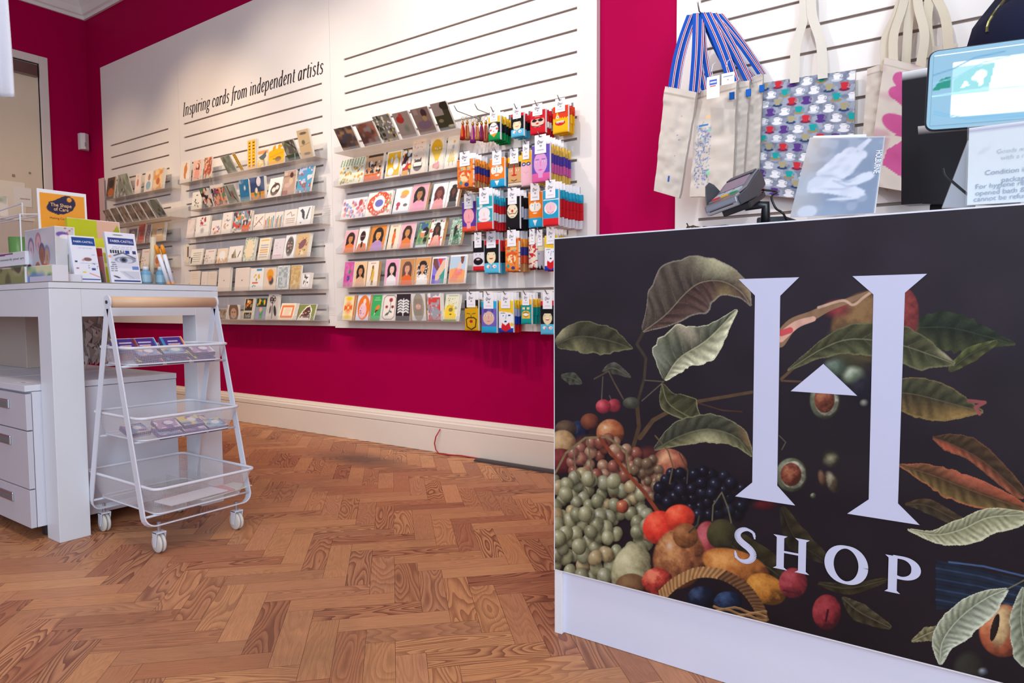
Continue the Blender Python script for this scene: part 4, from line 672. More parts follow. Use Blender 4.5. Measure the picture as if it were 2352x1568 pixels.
# ---------------- socks on pegs ----------------
def S_base(top,skin,low,hh=.62,lw=.22):
    def f(c):
        c.rect(0,0,1,1,top); c.rect(0,0,1,hh,skin); c.rect(0,0,1,lw,low)
    return f
def eyes(c,y,col='#2a2430',w_=.05,x0=.32,x1=.68): c.ell(x0,y,w_*1.5,w_*.8,'#f4efe8'); c.ell(x1,y,w_*1.5,w_*.8,'#f4efe8'); c.ell(x0,y,w_*.6,w_*.7,col); c.ell(x1,y,w_*.6,w_*.7,col)
SK={
'green_bolt':(lambda c:(c.rect(0,0,1,1,'#eac038'),c.rect(0,0,1,.72,'#1f1d26'),c.rect(0,0,1,.3,'#14904e'),c.ell(.48,.45,.36,.42,'#f2eeee'),c.line([(.25,.58),(.5,.55),(.75,.6)],.05,'#1f1d26'),c.ell(.25,.42,.09,.07,'#e2474e'),c.ell(.75,.45,.09,.07,'#e2474e'),c.ell(.48,.36,.08,.03,'#d33'),c.poly([(.25,.25),(.75,.28),(.5,.12)],'#f0952a')),['#eac038','#1f1d26','#14904e']),
'bob_blue':(lambda c:(c.rect(0,0,1,1,'#d3252f'),c.rect(0,0,1,.85,'#17161c'),c.ell(.5,.48,.3,.36,'#f0dfb4'),c.rect(.1,.62,.9,.72,'#17161c'),eyes(c,.56,'#3a6a4a',.045),c.ell(.5,.44,.13,.05,'#d3252f'),c.rect(.4,.45,.6,.47,'#fff'),c.rect(0,0,1,.3,'#5cc0e4'),c.poly([(.3,.36),(.7,.36),(.5,.26)],'#f0dfb4'),c.ell(.3,.2,.12,.09,'#f3f0ee'),c.ell(.72,.2,.12,.09,'#f3f0ee'),c.dots(5,.035,['#d3252f'],3,(.25,.15,.75,.24))),['#d3252f','#17161c','#4fb4dc']),
'red_shades':(lambda c:(c.rect(0,0,1,1,'#d21f2c'),c.ell(.5,.5,.42,.3,'#f0c9b4'),c.rect(0,.62,1,.7,'#d21f2c'),c.ell(.3,.55,.16,.08,'#1c1a20'),c.ell(.7,.55,.16,.08,'#1c1a20'),c.line([(.3,.57),(.7,.57)],.04,'#1c1a20'),c.ell(.5,.42,.1,.045,'#c9202c'),c.line([(.15,.34),(.5,.28),(.85,.34)],.05,'#1c1a20'),c.rect(0,0,1,.26,'#d21f2c')),['#d21f2c','#d21f2c','#f0ece8','#c91c28']),
'one_eye':(lambda c:(c.rect(0,0,1,1,'#e04322'),c.rect(0,0,1,.55,'#f6bb1b'),[c.poly([(.05+.15*i,.56),(.12+.15*i,.5),(.19+.15*i,.56)],'#e04322') for i in range(6)],c.poly([(.2,.5),(.32,.82),(.45,.5)],'#f6bb1b'),c.ell(.34,.58,.09,.09,'#f5efe4'),c.ell(.35,.58,.035,.035,'#3a2a20'),c.ell(.5,.36,.32,.15,'#c8242c'),[c.poly([(.25+.1*i,.42),(.3+.1*i,.34),(.35+.1*i,.42)],'#fff4e8') for i in range(5)],c.rect(.2,.42,.85,.52,'#f6bb1b')),['#e04322','#f6bb1b','#f6bb1b']),
'old_orange':(lambda c:(c.rect(0,0,1,1,'#e88a3c'),c.ell(.5,.68,.34,.18,'#f0b35a'),c.ell(.3,.64,.12,.07,'#9fb8a0'),c.ell(.68,.64,.12,.07,'#9fb8a0'),c.ell(.5,.52,.4,.12,'#e4542c'),c.ell(.5,.38,.3,.24,'#f4d6a4'),c.ell(.5,.44,.12,.04,'#e2633c'),c.ell(.25,.16,.1,.12,'#3f9c94'),c.ell(.6,.1,.14,.1,'#4a3a7a'),c.noise('#d9622c',.12,.6,.1,1,4)),['#e8933c','#3a3a8c','#d9522c','#c98f5c']),
'ginger':(lambda c:(c.rect(0,0,1,1,'#ef7f22'),c.ell(.5,.58,.4,.3,'#f6ede0'),eyes(c,.62,'#3a8a9a',.05),c.line([(.5,.65),(.48,.5)],.05,'#7fb8c4'),c.ell(.35,.7,.12,.04,'#ef7f22'),c.ell(.66,.7,.12,.04,'#ef7f22'),c.rect(0,0,1,.26,'#2aa3d4'),c.ell(.5,.36,.36,.18,'#ef7f22'),c.ell(.5,.4,.14,.04,'#f6ede0'),c.poly([(.35,.2),(.65,.2),(.5,.04)],'#f4efe6')),['#ef7f22','#2aa3d4','#2aa3d4']),
'mask':(lambda c:(c.rect(0,0,1,1,'#f0c02c'),c.rect(0,0,1,.8,'#1d1a1e'),c.rect(0,.12,1,.62,'#d3a06c'),[c.line([(.1+.1*i,.62),(.14+.1*i,.82)],.03,'#d3a06c') for i in range(8)],c.rect(0,0,1,.1,'#f0d8c0'),c.rect(.44,.35,.56,.7,'#c8202a'),c.ell(.5,.36,.22,.05,'#c8202a'),eyes(c,.52,'#c8202a',.06,.25,.76),c.line([(.3,.2),(.5,.16),(.7,.2)],.05,'#1d1a1e')),['#1d1a1e','#d3a06c']),
'pink_specs':(lambda c:(c.rect(0,0,1,1,'#f2b722'),c.rect(0,0,1,.6,'#f0bccb'),c.ell(.28,.62,.2,.15,'#2b2f80'),c.ell(.72,.62,.2,.15,'#2b2f80'),c.ell(.28,.62,.1,.06,'#dfe2f2'),c.ell(.72,.62,.1,.06,'#dfe2f2'),c.line([(.3,.4),(.5,.36),(.7,.4)],.03,'#d98aa4')),['#f2b722','#f0bccb','#e9a8bc']),
'purple_hair':(lambda c:(c.rect(0,0,1,1,'#6a4fb0'),c.rect(0,0,1,.24,'#e05fa0'),c.ell(.5,.5,.36,.5,'#dd9fd0'),c.rect(.38,.12,.62,.4,'#dd9fd0'),eyes(c,.54,'#3a2a6a',.04),c.line([(.5,.55),(.52,.42)],.03,'#e0559a'),c.ell(.5,.32,.12,.03,'#e0559a'),c.line([(.25,.6),(.42,.6)],.04,'#6a4fb0'),c.line([(.58,.6),(.76,.6)],.04,'#6a4fb0')),['#e8c05a','#5b45a8','#d564a8','#e8c05a']),
'purple_coral':(lambda c:(c.rect(0,0,1,1,'#5c3a9a'),c.rect(0,0,1,.16,'#ee5a3c'),c.ell(.5,.5,.36,.42,'#f2a6b0'),c.rect(.36,.1,.64,.4,'#f2a6b0'),eyes(c,.54,'#3a2a5a',.04),c.line([(.5,.55),(.52,.42)],.03,'#e0607a'),c.ell(.5,.3,.14,.03,'#e0607a')),['#e9d9c8','#5c3a9a','#e8553a']),
'teal_hat':(lambda c:(c.rect(0,0,1,1,'#2ba3b4'),c.rect(0,.62,1,.68,'#d8e9ec'),c.ell(.5,.46,.42,.36,'#2ba3b4'),c.ell(.5,.48,.36,.3,'#f1e6ea'),c.rect(0,0,1,.22,'#e2352c'),c.ell(.5,.32,.38,.16,'#f1e6ea'),c.ell(.5,.3,.18,.03,'#e8a0a8'),c.ell(.3,.72,.1,.06,'#f4f0e8'),c.line([(.5,.5),(.5,.4)],.03,'#e0a0b0')),['#2ba3c4','#e0242e','#d8dde6','#e0242e']),
'moustache':(lambda c:(c.rect(0,0,1,1,'#17151a'),c.ell(.5,.55,.36,.4,'#eddcbc'),c.rect(0,.78,1,1,'#17151a'),eyes(c,.62,'#2a2024',.05),c.ell(.5,.55,.08,.08,'#cf2430'),c.line([(.16,.55),(.3,.46),(.5,.48),(.7,.46),(.84,.55)],.04,'#17151a'),c.line([(.4,.38),(.6,.38)],.03,'#5a3a34'),c.rect(0,0,1,.26,'#17151a')),['#17151a','#b8bcd0','#17151a']),
'teal_red':(lambda c:(c.rect(0,0,1,1,'#28a0c8'),c.rect(0,.7,1,.74,'#d8e9ee'),c.ell(.5,.46,.44,.34,'#28a0c8'),c.ell(.5,.48,.4,.32,'#f5f2f4'),c.ell(.5,.5,.34,.28,'#f2c8d0'),c.rect(0,0,1,.2,'#e0242e'),c.line([(.3,.38),(.5,.33),(.7,.38)],.04,'#e2566a'),c.line([(.5,.54),(.52,.44)],.03,'#e890a0'),c.ell(.3,.78,.1,.06,'#f4f0e8')),['#2ba3c4','#d81e2c','#d81e2c','#e8e4ea']),
'black_beard':(lambda c:(c.rect(0,0,1,1,'#17161c'),c.rect(0,.12,1,.6,'#e3e0ea'),c.ell(.5,.3,.42,.26,'#17161c'),c.ell(.5,.36,.16,.05,'#f2c4cc'),eyes(c,.52,'#2f6a8a',.06),c.line([(.2,.6),(.42,.6)],.05,'#17161c'),c.line([(.58,.6),(.8,.6)],.05,'#17161c'),c.rect(0,0,1,.14,'#df2430')),['#17161c','#e3e0ea','#df2430']),
'grey_face':(lambda c:(c.rect(0,0,1,1,'#d9cfb0'),c.rect(0,0,1,.6,'#a9a3ae'),c.ell(.4,.5,.1,.05,'#3a3640'),c.poly([(.1,0),(.3,.14),(.5,0),(.7,.16),(.9,0)],'#17151a')),['#d9cfb0','#a9a3ae','#17151a']),
'blond_pop':(lambda c:(c.rect(0,0,1,1,'#f0c62c'),c.rect(0,0,1,.66,'#eef0f8'),c.poly([(0,.66),(.3,.78),(.6,.66),(1,.74),(1,.55),(.8,.62)],'#f0c62c'),c.ell(.32,.52,.11,.05,'#fff'),c.ell(.34,.52,.04,.04,'#3a4a8a'),c.line([(.18,.6),(.46,.6)],.035,'#1c1a24'),c.ell(.75,.53,.09,.045,'#3a4a8a'),c.line([(.55,.55),(.5,.42)],.025,'#1c1a24'),c.ell(.5,.34,.08,.05,'#1c1a24'),c.rect(0,0,1,.14,'#1f3fae'),c.poly([(.2,.1),(.25,.3),(.5,.22),(.75,.32),(.85,.12),(.5,.02)],'#d3202c'),c.ell(.9,.25,.1,.1,'#eec62c')),['#f0c62c','#b8c0e0','#1f3fae','#d3202c']),
'gold_beard':(lambda c:(c.rect(0,0,1,1,'#2a211e'),c.rect(0,0,1,.72,'#d9a514'),c.dots(8,.12,['#d9a514'],2,(.1,.66,.9,.76)),c.line([(.2,.56),(.42,.54)],.04,'#3a2a20'),c.line([(.58,.54),(.8,.56)],.04,'#3a2a20'),c.line([(.14,.36),(.3,.42),(.7,.42),(.86,.36),(.8,.12),(.5,.04),(.2,.12),(.14,.36)],.07,'#2a211e'),c.ell(.5,.3,.12,.09,'#b8242c'),c.line([(.5,.5),(.5,.44)],.05,'#3a2a20')),['#8a6a3a','#2a211e','#c9403c','#d9a514']),
'blue_hair':(lambda c:(c.rect(0,0,1,1,'#2ba6d2'),c.rect(0,.2,1,.75,'#6f62b8'),c.ell(.5,.46,.36,.34,'#e3b9a6'),c.dots(12,.09,['#6f62b8','#5a4aa0'],4,(.1,.66,.9,.76)),eyes(c,.54,'#3a8ac0',.055),c.line([(.5,.52),(.5,.44)],.04,'#c98f80'),c.ell(.5,.36,.12,.02,'#c9707a'),c.rect(0,0,1,.18,'#2ba6d2')),['#3d3f9a','#2ba6d2','#5a4aa0','#2ba6d2']),
'teal_yellow':(lambda c:(c.rect(0,0,1,1,'#f0bc3a'),c.rect(0,0,1,.78,'#169c98'),c.ell(.5,.4,.36,.26,'#f2bf3c'),c.rect(.14,.22,.86,.42,'#f2bf3c'),c.ell(.5,.38,.24,.1,'#f5f0e8'),c.line([(.26,.44),(.5,.47),(.74,.44)],.05,'#1c2a2a'),c.line([(.28,.34),(.5,.28),(.72,.34)],.04,'#1c2a2a'),c.rect(.18,.58,.42,.66,'#f2d9a0'),c.rect(.58,.58,.82,.66,'#f2d9a0'),c.line([(.5,.66),(.52,.5)],.04,'#1c2a2a'),c.rect(0,0,1,.18,'#169c98')),['#f0bc3a','#169c98','#169c98']),
'cream_side':(lambda c:(c.rect(0,0,1,1,'#e8d8c4'),c.noise('#c8303a',.14,.6,.05,1,3)),['#e8d8c4','#c8303a']),
}
def header_art(c):
    c.rect(0,0,1,1,'#efedf2'); c.ell(.5,.9,.17,.03,'#5a5058')
    c.line([(.3,.5),(.25,.6),(.33,.7),(.42,.66),(.38,.55),(.3,.5)],.05,'#3a3640'); c.line([(.44,.6),(.52,.64),(.5,.54),(.6,.62),(.62,.54),(.72,.64)],.045,'#3a3640'); c.line([(.45,.44),(.5,.36),(.56,.44),(.6,.38)],.045,'#3a3640')
    c.rect(.2,.16,.8,.2,'#b9b3bd')
def strip_side(cols,H):
    """edge of a folded sock: colour bands from top to bottom"""
    def f(c):
        n=len(cols)
        for i,k in enumerate(cols): c.rect(0,1-(i+1)/n,1,1-i/n,k)
    return f
NSOCK=0
def peg(x,z,yf,label):
    pts=[(x,D-.001,z),(x,yf-.004,z),(x,yf-.012,z+.004),(x,yf-.03,z+.022)]
    e=empty('display_hook',(x,D,z),0,label,'hook')
    def L(mb): mb.v=[(v[0]-x,v[1]-D,v[2]-z) for v in mb.v]; return mb
    L(MB().tube(pts,.0022,'#8d8a8c')).build('peg_arm',METAL,e,smooth=True)
    L(MB().box((x-.012,D-.004,z-.012),(x+.012,D-.0005,z+.016),'#a5a2a4')).build('back_plate',METAL,e)
    return e
def socks(xl,xr,yt,yb,xe,kind,desc,tilt=0,dep=None):
    """front pair traced in the photo; xe = where the row of pairs behind it ends"""
    global NSOCK
    art,cols=SK[kind]; spare=max(0,xe-xr)
    dep=dep or (.05+min(.20,spare*.0032)); n=min(7,int(spare/6.0)) 
    yf=D-dep
    a=on(1,yf,xl,yb); b=on(1,yf,xr,yb-.0*(xr-xl)); t=on(1,yf,(xl+xr)/2,yt); W=max(.05,min(.105,b.x-a.x)); H=t.z-(a.z+b.z)/2; zb=t.z-H; xm=(a.x+b.x)/2
    hc=.40; sh=H*.80
    c=Cv(W,sh,.0026,'#fff'); art(c)
    def one():
        rt=empty('sock_pair',(xm,yf,t.z),0)
        sk=slab('sock',W,sh,.009,c,CLOTH,sideart=True,parent=rt,puff=.006); sk.location=(0,0,-H)
        # side bands
        hd=Cv(W*.62,H*hc,.0024,'#fff'); header_art(hd)
        h_=slab('header_card',W*.62,H*hc,.0006,hd,PAPER,parent=rt); h_.location=(W*.02,-.0085,-H*hc)
        return rt
    r_=one(); r_.rotation_euler=(0,tilt,0)
    tag(r_,desc,'socks')
    if n:
        k='spare pairs behind '+desc
        base=MB(); m=len(cols)
        for i,q in enumerate(cols):
            z0=-H+sh*(m-1-i)/m; z1=-H+sh*(m-i)/m; ins=.004 if i==m-1 else 0
            base.box((-W/2+ins,-.005,z0),(W/2-ins,.005,z1),q)
        bo=base.build('sock',CLOTH,None,.002)
        hb=MB().box((-W*.3,-.0004,-H*hc),(W*.3,.0004,0),'#efedf2').build('header_card',PAPER)
        rr=random.Random(int(xl*7+yt)); step=(dep-.03)/n
        for i in range(n):
            e=empty('sock_pair',(xm+rr.uniform(-.003,.004),yf+.011+step*(i+.4),t.z+rr.uniform(-.004,.002)),0)
            e.rotation_euler=(0,tilt+rr.uniform(-.02,.02),rr.uniform(-.05,.09))
            for src in (bo,hb):
                q=src if i==0 else src.copy()
                if i: C.objects.link(q)
                q.parent=e
            tag(e,'spare behind '+desc,'socks','spare pairs: '+desc)
    peg(xm,t.z-.012,yf,'metal hook holding the '+desc)
for s_ in [
 (1122,1150,253,322,1174,'green_bolt','green monster-face socks with black hair'),(1174,1204,246,314,1221,'bob_blue','top-row socks with black bob over light blue'),(1218,1254,239,307,1275,'red_shades','bright red socks with black sunglasses'),(1270,1306,227,305,1321,'one_eye','orange and yellow socks with toothy grin'),
 (1050,1089,349,431,1127,'old_orange','orange bearded old man socks, second row'),(1126,1160,346,429,1168,'ginger','ginger-haired face socks, second row'),(1167,1198,342,427,1200,'mask','tan mask-face socks with red nose'),(1198,1222,326,427,1226,'pink_specs','pink face socks with navy glasses'),(1222,1264,310,418,1316,'purple_hair','pink face socks with purple hair, topmost long row'),
 (1062,1095,445,531,1104,'purple_coral','purple-haired face socks with coral foot'),(1096,1132,431,527,1163,'teal_hat','teal hat white-face socks, left of the two'),(1162,1195,432,526,1216,'moustache','black socks with curled moustache'),(1214,1247,420,522,1252,'ginger','ginger-haired face socks, third row'),(1248,1284,414,518,1346,'teal_red','teal hat white-face socks, right of the two'),
 (1087,1113,534,621,1118,'black_beard','white face socks with round black beard'),(1113,1147,531,627,1161,'bob_blue','fourth-row socks with black bob over light blue'),(1161,1193,528,623,1219,'old_orange','orange bearded old man socks, fourth row'),(1218,1230,526,615,1236,'cream_side','cream and red socks seen mostly edge-on'),(1233,1250,528,619,1252,'grey_face','grey face socks with black toe'),(1251,1282,520,621,1309,'blond_pop','yellow-haired white face socks, fourth row'),
 (1068,1100,670,759,1112,'gold_beard','gold face socks with outlined black beard'),(1106,1142,672,764,1156,'blue_hair','lilac-haired face socks with blue foot'),(1146,1180,671,763,1200,'blond_pop','yellow-haired white face socks, bottom row'),(1197,1222,672,744,1242,'teal_yellow','teal and yellow laughing face socks'),(1242,1276,670,768,1282,'bob_blue','bottom-row socks with black bob over light blue')]:
    socks(*s_)
# tassel keyrings beside the top socks
def tassel(x,y,zt,L_,col,col2,desc):
    e=empty('tassel_keyring',(x,y,zt),0,desc,'keyring')
    MB().tube(arc3(0,0,-.012,.011),.0011,'#c9a877',6,False).build('ring',METAL,e,smooth=True)
    MB().lathe([(.002,-.022),(.004,-.026),(.0075,-.032),(.006,-.04),(.0045,-.043)],'#a8762f',12).build('cap',METAL,e,smooth=True)
    MB().lathe([(.004,-.04),(.009,-.055),(.013,-L_*.8),(.016,-L_),(.004,-L_+.003)],col,16).build('fringe',CLOTH,e,smooth=True)
    MB().tube([(.003,-.012,-.05),(.006,-.014,-L_*.9)],.0025,col2,6).build('strand',CLOTH,e)
def arc3(x,y,z,r_): return [(x+r_*math.cos(R(a)),y,z+r_*math.sin(R(a))) for a in range(0,361,30)]
for i,(px,py,L_,c1,c2,ds) in enumerate([(1063,270,.115,'#b3221f','#e08a2a','dark red tassel keyring, leftmost of six'),(1073,268,.12,'#c07a4a','#8f2420','tan tassel keyring beside the dark red one'),(1086,272,.125,'#8e2f86','#d8a070','purple tassel keyring with metal cap'),(1096,271,.115,'#c98e50','#b84a6a','gold tassel keyring beside the purple'),(1106,270,.12,'#8c2740','#6a3a8a','maroon tassel keyring right of the gold'),(1116,268,.13,'#b86a4a','#8a2a2a','brown tassel keyring, nearest the green socks')]):
    p=on(1,D-.14+i*.012,px,py); tassel(p.x,p.y,p.z+.004,L_,c1,c2,ds)
p=on(1,D-.10,1092,262)
peg(p.x-.05,p.z+.004,D-.18,'metal hook holding the left tassels'); peg(p.x+.05,p.z+.004,D-.14,'metal hook holding the right tassels')
# small clear box shelf and blank cards below the orange socks
def catm(P,n=12):
    P=[np.array(p,float) for p in P]; P=[2*P[0]-P[1]]+P+[2*P[-1]-P[-2]]; out=[]
    for i in range(1,len(P)-2):
        for j in range(n):
            t=j/n; a,b,c,d=P[i-1:i+3]; out.append(.5*((2*b)+(c-a)*t+(2*a-5*b+4*c-d)*t*t+(3*b-a-3*c+d)*t**3))
    out.append(P[-2]); return out
# ---------------- tote bags ----------------
CAL='#d5c9bd'
def trace_bag(pts,y,T,art,cell,name,desc,wr=.004,seed=0,dys=(0,0),mat_=None):
    """pts: photo pixels tl,tr,br,bl of a hanging bag lying near plane y; returns (empty, corners)"""
    tl,tr,br,bl=[on(1,y+d,*p) for p,d in zip(pts,(dys[0],dys[1],dys[1],dys[0]))]
    W=((tr-tl).length+(br-bl).length)/2; H=((bl-tl).length+(br-tr).length)/2
    c=Cv(W,H,cell,CAL); art(c); o=(tl+tr)/2
    nz=smooth_noise(c.ny,c.nx,max(3,c.nx/5),seed)
    def fn(U,V,X,Y,Z):
        P=[(1-U)*V*tl[k]+U*V*tr[k]+U*(1-V)*br[k]+(1-U)*(1-V)*bl[k]-o[k] for k in range(3)]
        return P[0],P[1]+(nz-.5)*wr*2-.006*np.sin(np.pi*U),P[2]
    e=empty('tote_bag',o,0,desc,'tote bag'); slab(name,W,H,T,c,mat_ or CLOTH,side=CAL,parent=e,fn=fn); return e,(tl,tr,br,bl),o
def a_plain(c): c.noise('#c8bbae',.25,.55,.3,.5,3); c.rect(0,.93,1,.945,'#b5a89b')
def a_left(c):
    a_plain(c); c.dots(7,.018,['#7a6fb8','#4a7fc0','#8fc8a8','#e0a870'],3,(.6,.3,.7,.8)); c.rect(.5,.12,.58,.18,'#2a5aa8')
def a_print(c):
    a_plain(c)
    for i,k in enumerate(['#2f62b4','#7a8fb8','#8f9098','#5aa0c0','#7aa0a8','#2a4a90','#8a80c8']): c.dots(20,.017,[k],i+2,(.08,.08,.44,.66))
    for i in range(60):
        rr=random.Random(i); x=rr.uniform(.08,.42); y=rr.uniform(.1,.66); c.line([(x,y),(x+rr.uniform(-.05,.05),y+rr.uniform(.01,.05))],.012,rr.choice(['#2f62b4','#5a78b0','#8890a0','#2a4a90']))
    c.rect(.12,.66,.36,.68,'#2f7ab8'); c.ell(.35,.74,.07,.05,'#f0c89a'); c.ell(.42,.22,.05,.05,'#9adab0'); c.rect(.36,.6,.44,.63,'#8ac8c0')
b1,q1,_=trace_bag([(1527,198),(1600,212),(1560,455),(1502,438)],D-.26,.02,a_left,.004,'bag_body','calico tote bag at the front left of the striped-handle stack',.004,1,(0,.03))
b2,q2,_=trace_bag([(1600,212),(1692,186),(1682,452),(1584,452)],D-.20,.015,a_print,.0035,'bag_body','calico tote bag with a blue and purple sketched scene',.005,2,(0,.02))
b3,q3,_=trace_bag([(1682,192),(1722,184),(1706,420),(1676,430)],D-.14,.015,a_plain,.005,'bag_body','plain calico tote bag third in the striped-handle stack',.004,3,(0,.02))
b4,q4,_=trace_bag([(1715,184),(1752,168),(1743,392),(1704,400)],D-.09,.015,a_plain,.005,'bag_body','plain calico tote bag nearest the wall in the striped-handle stack',.004,4,(0,.02))
hook=on(1,D-.17,1612,32)
def stripe_handle(e,pa,pb,off,sag=0):
    """two ribbon loops of blue webbing with white and red stripes up to the hook"""
    for k,(p,px_) in enumerate(((pa,-1),(pb,1))):
        top=hook+Vector((off[0]+px_*.012,off[1],.0)); o=e.location
        pts=[]
        for i in range(9):
            t=i/8; q=p.lerp(top,t); q=q+Vector((px_*.008*math.sin(t*math.pi),-.01*math.sin(t*math.pi),.0)); pts.append(q-o)
        wdv=Vector((.022,.009,0)); mb=MB()
        mb.ribbon(pts,wdv,.0016,'#1a4fae')
        f=Vector((.0,-.0011,0))
        mb.ribbon([q+f+wdv*.27 for q in pts],wdv*.34,.0012,'#ece9ec'); mb.ribbon([q+f*1.8+wdv*.27 for q in pts],wdv*.17,.0012,'#9c2a48')
        mb.build('handle',CLOTH,e)
def lerp(a,b,t): return a+(b-a)*t
for e,q,off in ((b1,q1,(-.03,-.02)),(b2,q2,(-.005,-.01)),(b3,q3,(.012,.01)),(b4,q4,(.028,.03))):
    stripe_handle(e,lerp(q[0],q[1],.2),lerp(q[0],q[1],.85),off); 
    stripe_handle(e,lerp(q[0],q[1],.35)+Vector((0,.012,0)),lerp(q[0],q[1],.98)+Vector((0,.012,0)),(off[0]+.02,off[1]+.012))
# blue side tabs
for e,(px,py) in ((b2,(1681,220)),(b3,(1719,213)),(b4,(1750,203))):
    p=on(1,e.location.y-.012,px,py)-e.location; mb=MB().box((p.x-.010,p.y-.002,p.z-.014),(p.x+.010,p.y+.002,p.z+.014),'#1f62b8'); mb.build('side_tab',CLOTH,e,.001)
# swing tags
for i,(px,py,w_,h_,ds) in enumerate(((1638,200,30,56,'white swing tag with a blue square, on the calico bags'),(1672,180,30,32,'white swing tag with blue lettering, half behind the other tag'))):
    y=D-.29+.03*i; a=on(1,y,px-w_/2,py+h_/2); b=on(1,y,px+w_/2,py-h_/2); W=b.x-a.x; H=b.z-a.z
    c=Cv(W,H,.0022,'#f4f2f4')
    if i==0: c.rect(.22,.6,.78,.86,'#2a5cb4'); c.scrib(.28,.66,.72,.8,1,'#e8ecf6',.09,3); c.rect(.25,.54,.72,.57,'#c04a5a'); c.rect(.1,.36,.9,.37,'#c8c4c8')
    else: c.scrib(.15,.6,.85,.8,1,'#6a86c4',.08,4); c.ell(.5,.4,.06,.05,'#b84a5a')
    s_=slab('tag_card',W,H,.0008,c,PAPER); e=s_; bagp=b2; s_.name='swing_tag'; s_.parent=bagp; s_.location=Vector((a.x+W/2,y,a.z))-bagp.location; s_['label']=ds
    MB().tube([(0,0,H-.004),(-.006,-.002,H+.02),(-.002,.002,H+.045),(.008,.004,H+.05)],.0012,'#e9e6e8',6).build('string',CLOTH,e)
e=empty('display_hook',hook+Vector((0,0,.0)),0,'metal hook holding the calico tote bags','hook')
MB().tube([(0,.17,.0),(0,-.03,0),(0,-.05,.03)],.003,'#8d8a8c').build('peg_arm',METAL,e,smooth=True)
# cup-patterned bag
def a_cups(c):
    c.rect(0,0,1,1,'#8b92a4'); c.noise('#757d92',.03,.5,.1,.8,3); c.noise('#a3aabb',.05,.55,.1,.8,5)
    cols=['#c8303a','#ecebf0','#1fa0a0','#5b3a86','#a9a07e','#ecebf0','#ecebf0']; sau=['#7a2a4a','#ecebf0','#a08a5c','#5b3a86','#2a4472','#c8ccd8','#ecebf0']
    rows=13; k=0
    for r_ in range(rows):
        for q in range(7):
            x=(q+.5*(r_%2))/6.3+.02; y=(r_+.5)/rows; i=(q*3+r_*5)%7; s=.042
            c.ell(x,y-.028/1.3,s*1.35,s*.45,sau[i]); c.poly([(x-s,y+.026),(x+s,y+.026),(x+s*.55,y-.022),(x-s*.55,y-.022)],cols[i]); c.ell(x,y+.026,s,s*.25,'#3a3a48' if i in (1,5,6) else cols[i])
            c.ell(x,y+.026,s*.8,s*.15,cols[i]); c.ell(x+s*1.15,y+.006,s*.3,s*.4,cols[i]); c.ell(x+s*1.12,y+.006,s*.14,s*.22,'#8b92a4')
cb,qc,oc=trace_bag([(1752,190),(1965,160),(1958,470),(1742,446)],D-.045,.014,a_cups,.0024,'bag_body','grey tote bag printed with coloured cups and saucers',.003,5)
def strap(e,pts,wdv,col='#dcd5c9',name='handle'):
    o=e.location; MB().ribbon([Vector(tuple(p)) for p in catm([tuple(Vector(p)-o) for p in pts],5)],wdv,.002,col).build(name,CLOTH,e)
ta=on(1,D-.05,1855,-20)
for (px,py),dx in (((1825,178),-.012),((1890,168),.012)):
    p=on(1,D-.06,px,py); strap(cb,[p+Vector((0,0,-.02)),p.lerp(ta,.35)+Vector((dx,0,0)),p.lerp(ta,.7),ta+Vector((dx,0,.0)),ta+Vector((dx*.3,0,.03))],Vector((.034,.006,0)))
e=empty('display_hook',ta+Vector((0,.05,.02)),0,'metal hook holding the cup-patterned bag','hook'); MB().tube([(0,0,0),(0,-.07,0),(0,-.085,.02)],.003,'#8d8a8c').build('peg_arm',METAL,e,smooth=True)
# pink flower bag and its plain neighbours
def a_flower(c):
    c.rect(0,0,1,1,'#ddd3c9'); c.rect(0,.94,1,.95,'#c4b8ac'); P='#cf5f9a'
    c.poly([(.28,.78),(.3,.86),(.42,.9),(.6,.88),(.75,.8),(.8,.6),(.6,.62),(.35,.68),(.2,.72)],P); c.ell(.4,.51,.3,.15,P,-12); c.poly([(.35,.42),(.9,.42),(.9,.52),(.6,.6)],P); c.ell(.38,.86,.17,.12,P); c.ell(.3,.75,.14,.1,P)
    c.poly([(.85,.4),(.5,.4),(.25,.3),(.2,.18),(.45,.12),(.75,.06),(1,.04),(1,.9),(.85,.84)],P); c.noise('#b84f86',.2,.6,.2,.4,3); c.line([(.55,.6),(.95,.52)],.025,'#ddd3c9'); c.line([(.2,.4),(.95,.43)],.025,'#ddd3c9')
pf,qf,of=trace_bag([(2032,132),(2150,162),(2150,452),(1990,424)],D-.12,.014,a_flower,.004,'bag_body','calico tote bag with a big pink flower print',.003,6,(.03,-.04))
pg,qg,og=trace_bag([(1992,158),(2060,140),(2040,440),(1976,400)],D-.05,.012,a_plain,.005,'bag_body','plain calico tote bag behind the pink flower one',.004,7)
tf=on(1,D-.06,2092,-30)
for e,(px,py),dx,y in ((pf,(2052,138),-.012,D-.09),(pf,(2112,150),.016,D-.11),(pg,(2035,150),-.02,D-.07),(pg,(2080,150),.0,D-.05)):
    p=on(1,y,px,py); strap(e,[p+Vector((0,0,-.02)),p.lerp(tf,.35)+Vector((dx*1.5,0,0)),p.lerp(tf,.7)+Vector((dx,0,0)),tf+Vector((dx,0,.0))],Vector((.028,.008,0)),'#d9cdb9')
e=empty('display_hook',tf+Vector((0,.06,-.005)),0,'metal hook holding the pink flower bag','hook'); MB().tube([(0,0,0),(0,-.12,0),(0,-.135,.02)],.003,'#8d8a8c').build('peg_arm',METAL,e,smooth=True)
br,qb,ob=trace_bag([(2128,110),(2200,100),(2190,460),(2120,460)],D-.05,.012,a_plain,.006,'bag_body','plain calico tote bag behind the till screens',.004,9)
tb=on(1,D-.06,2135,-60)
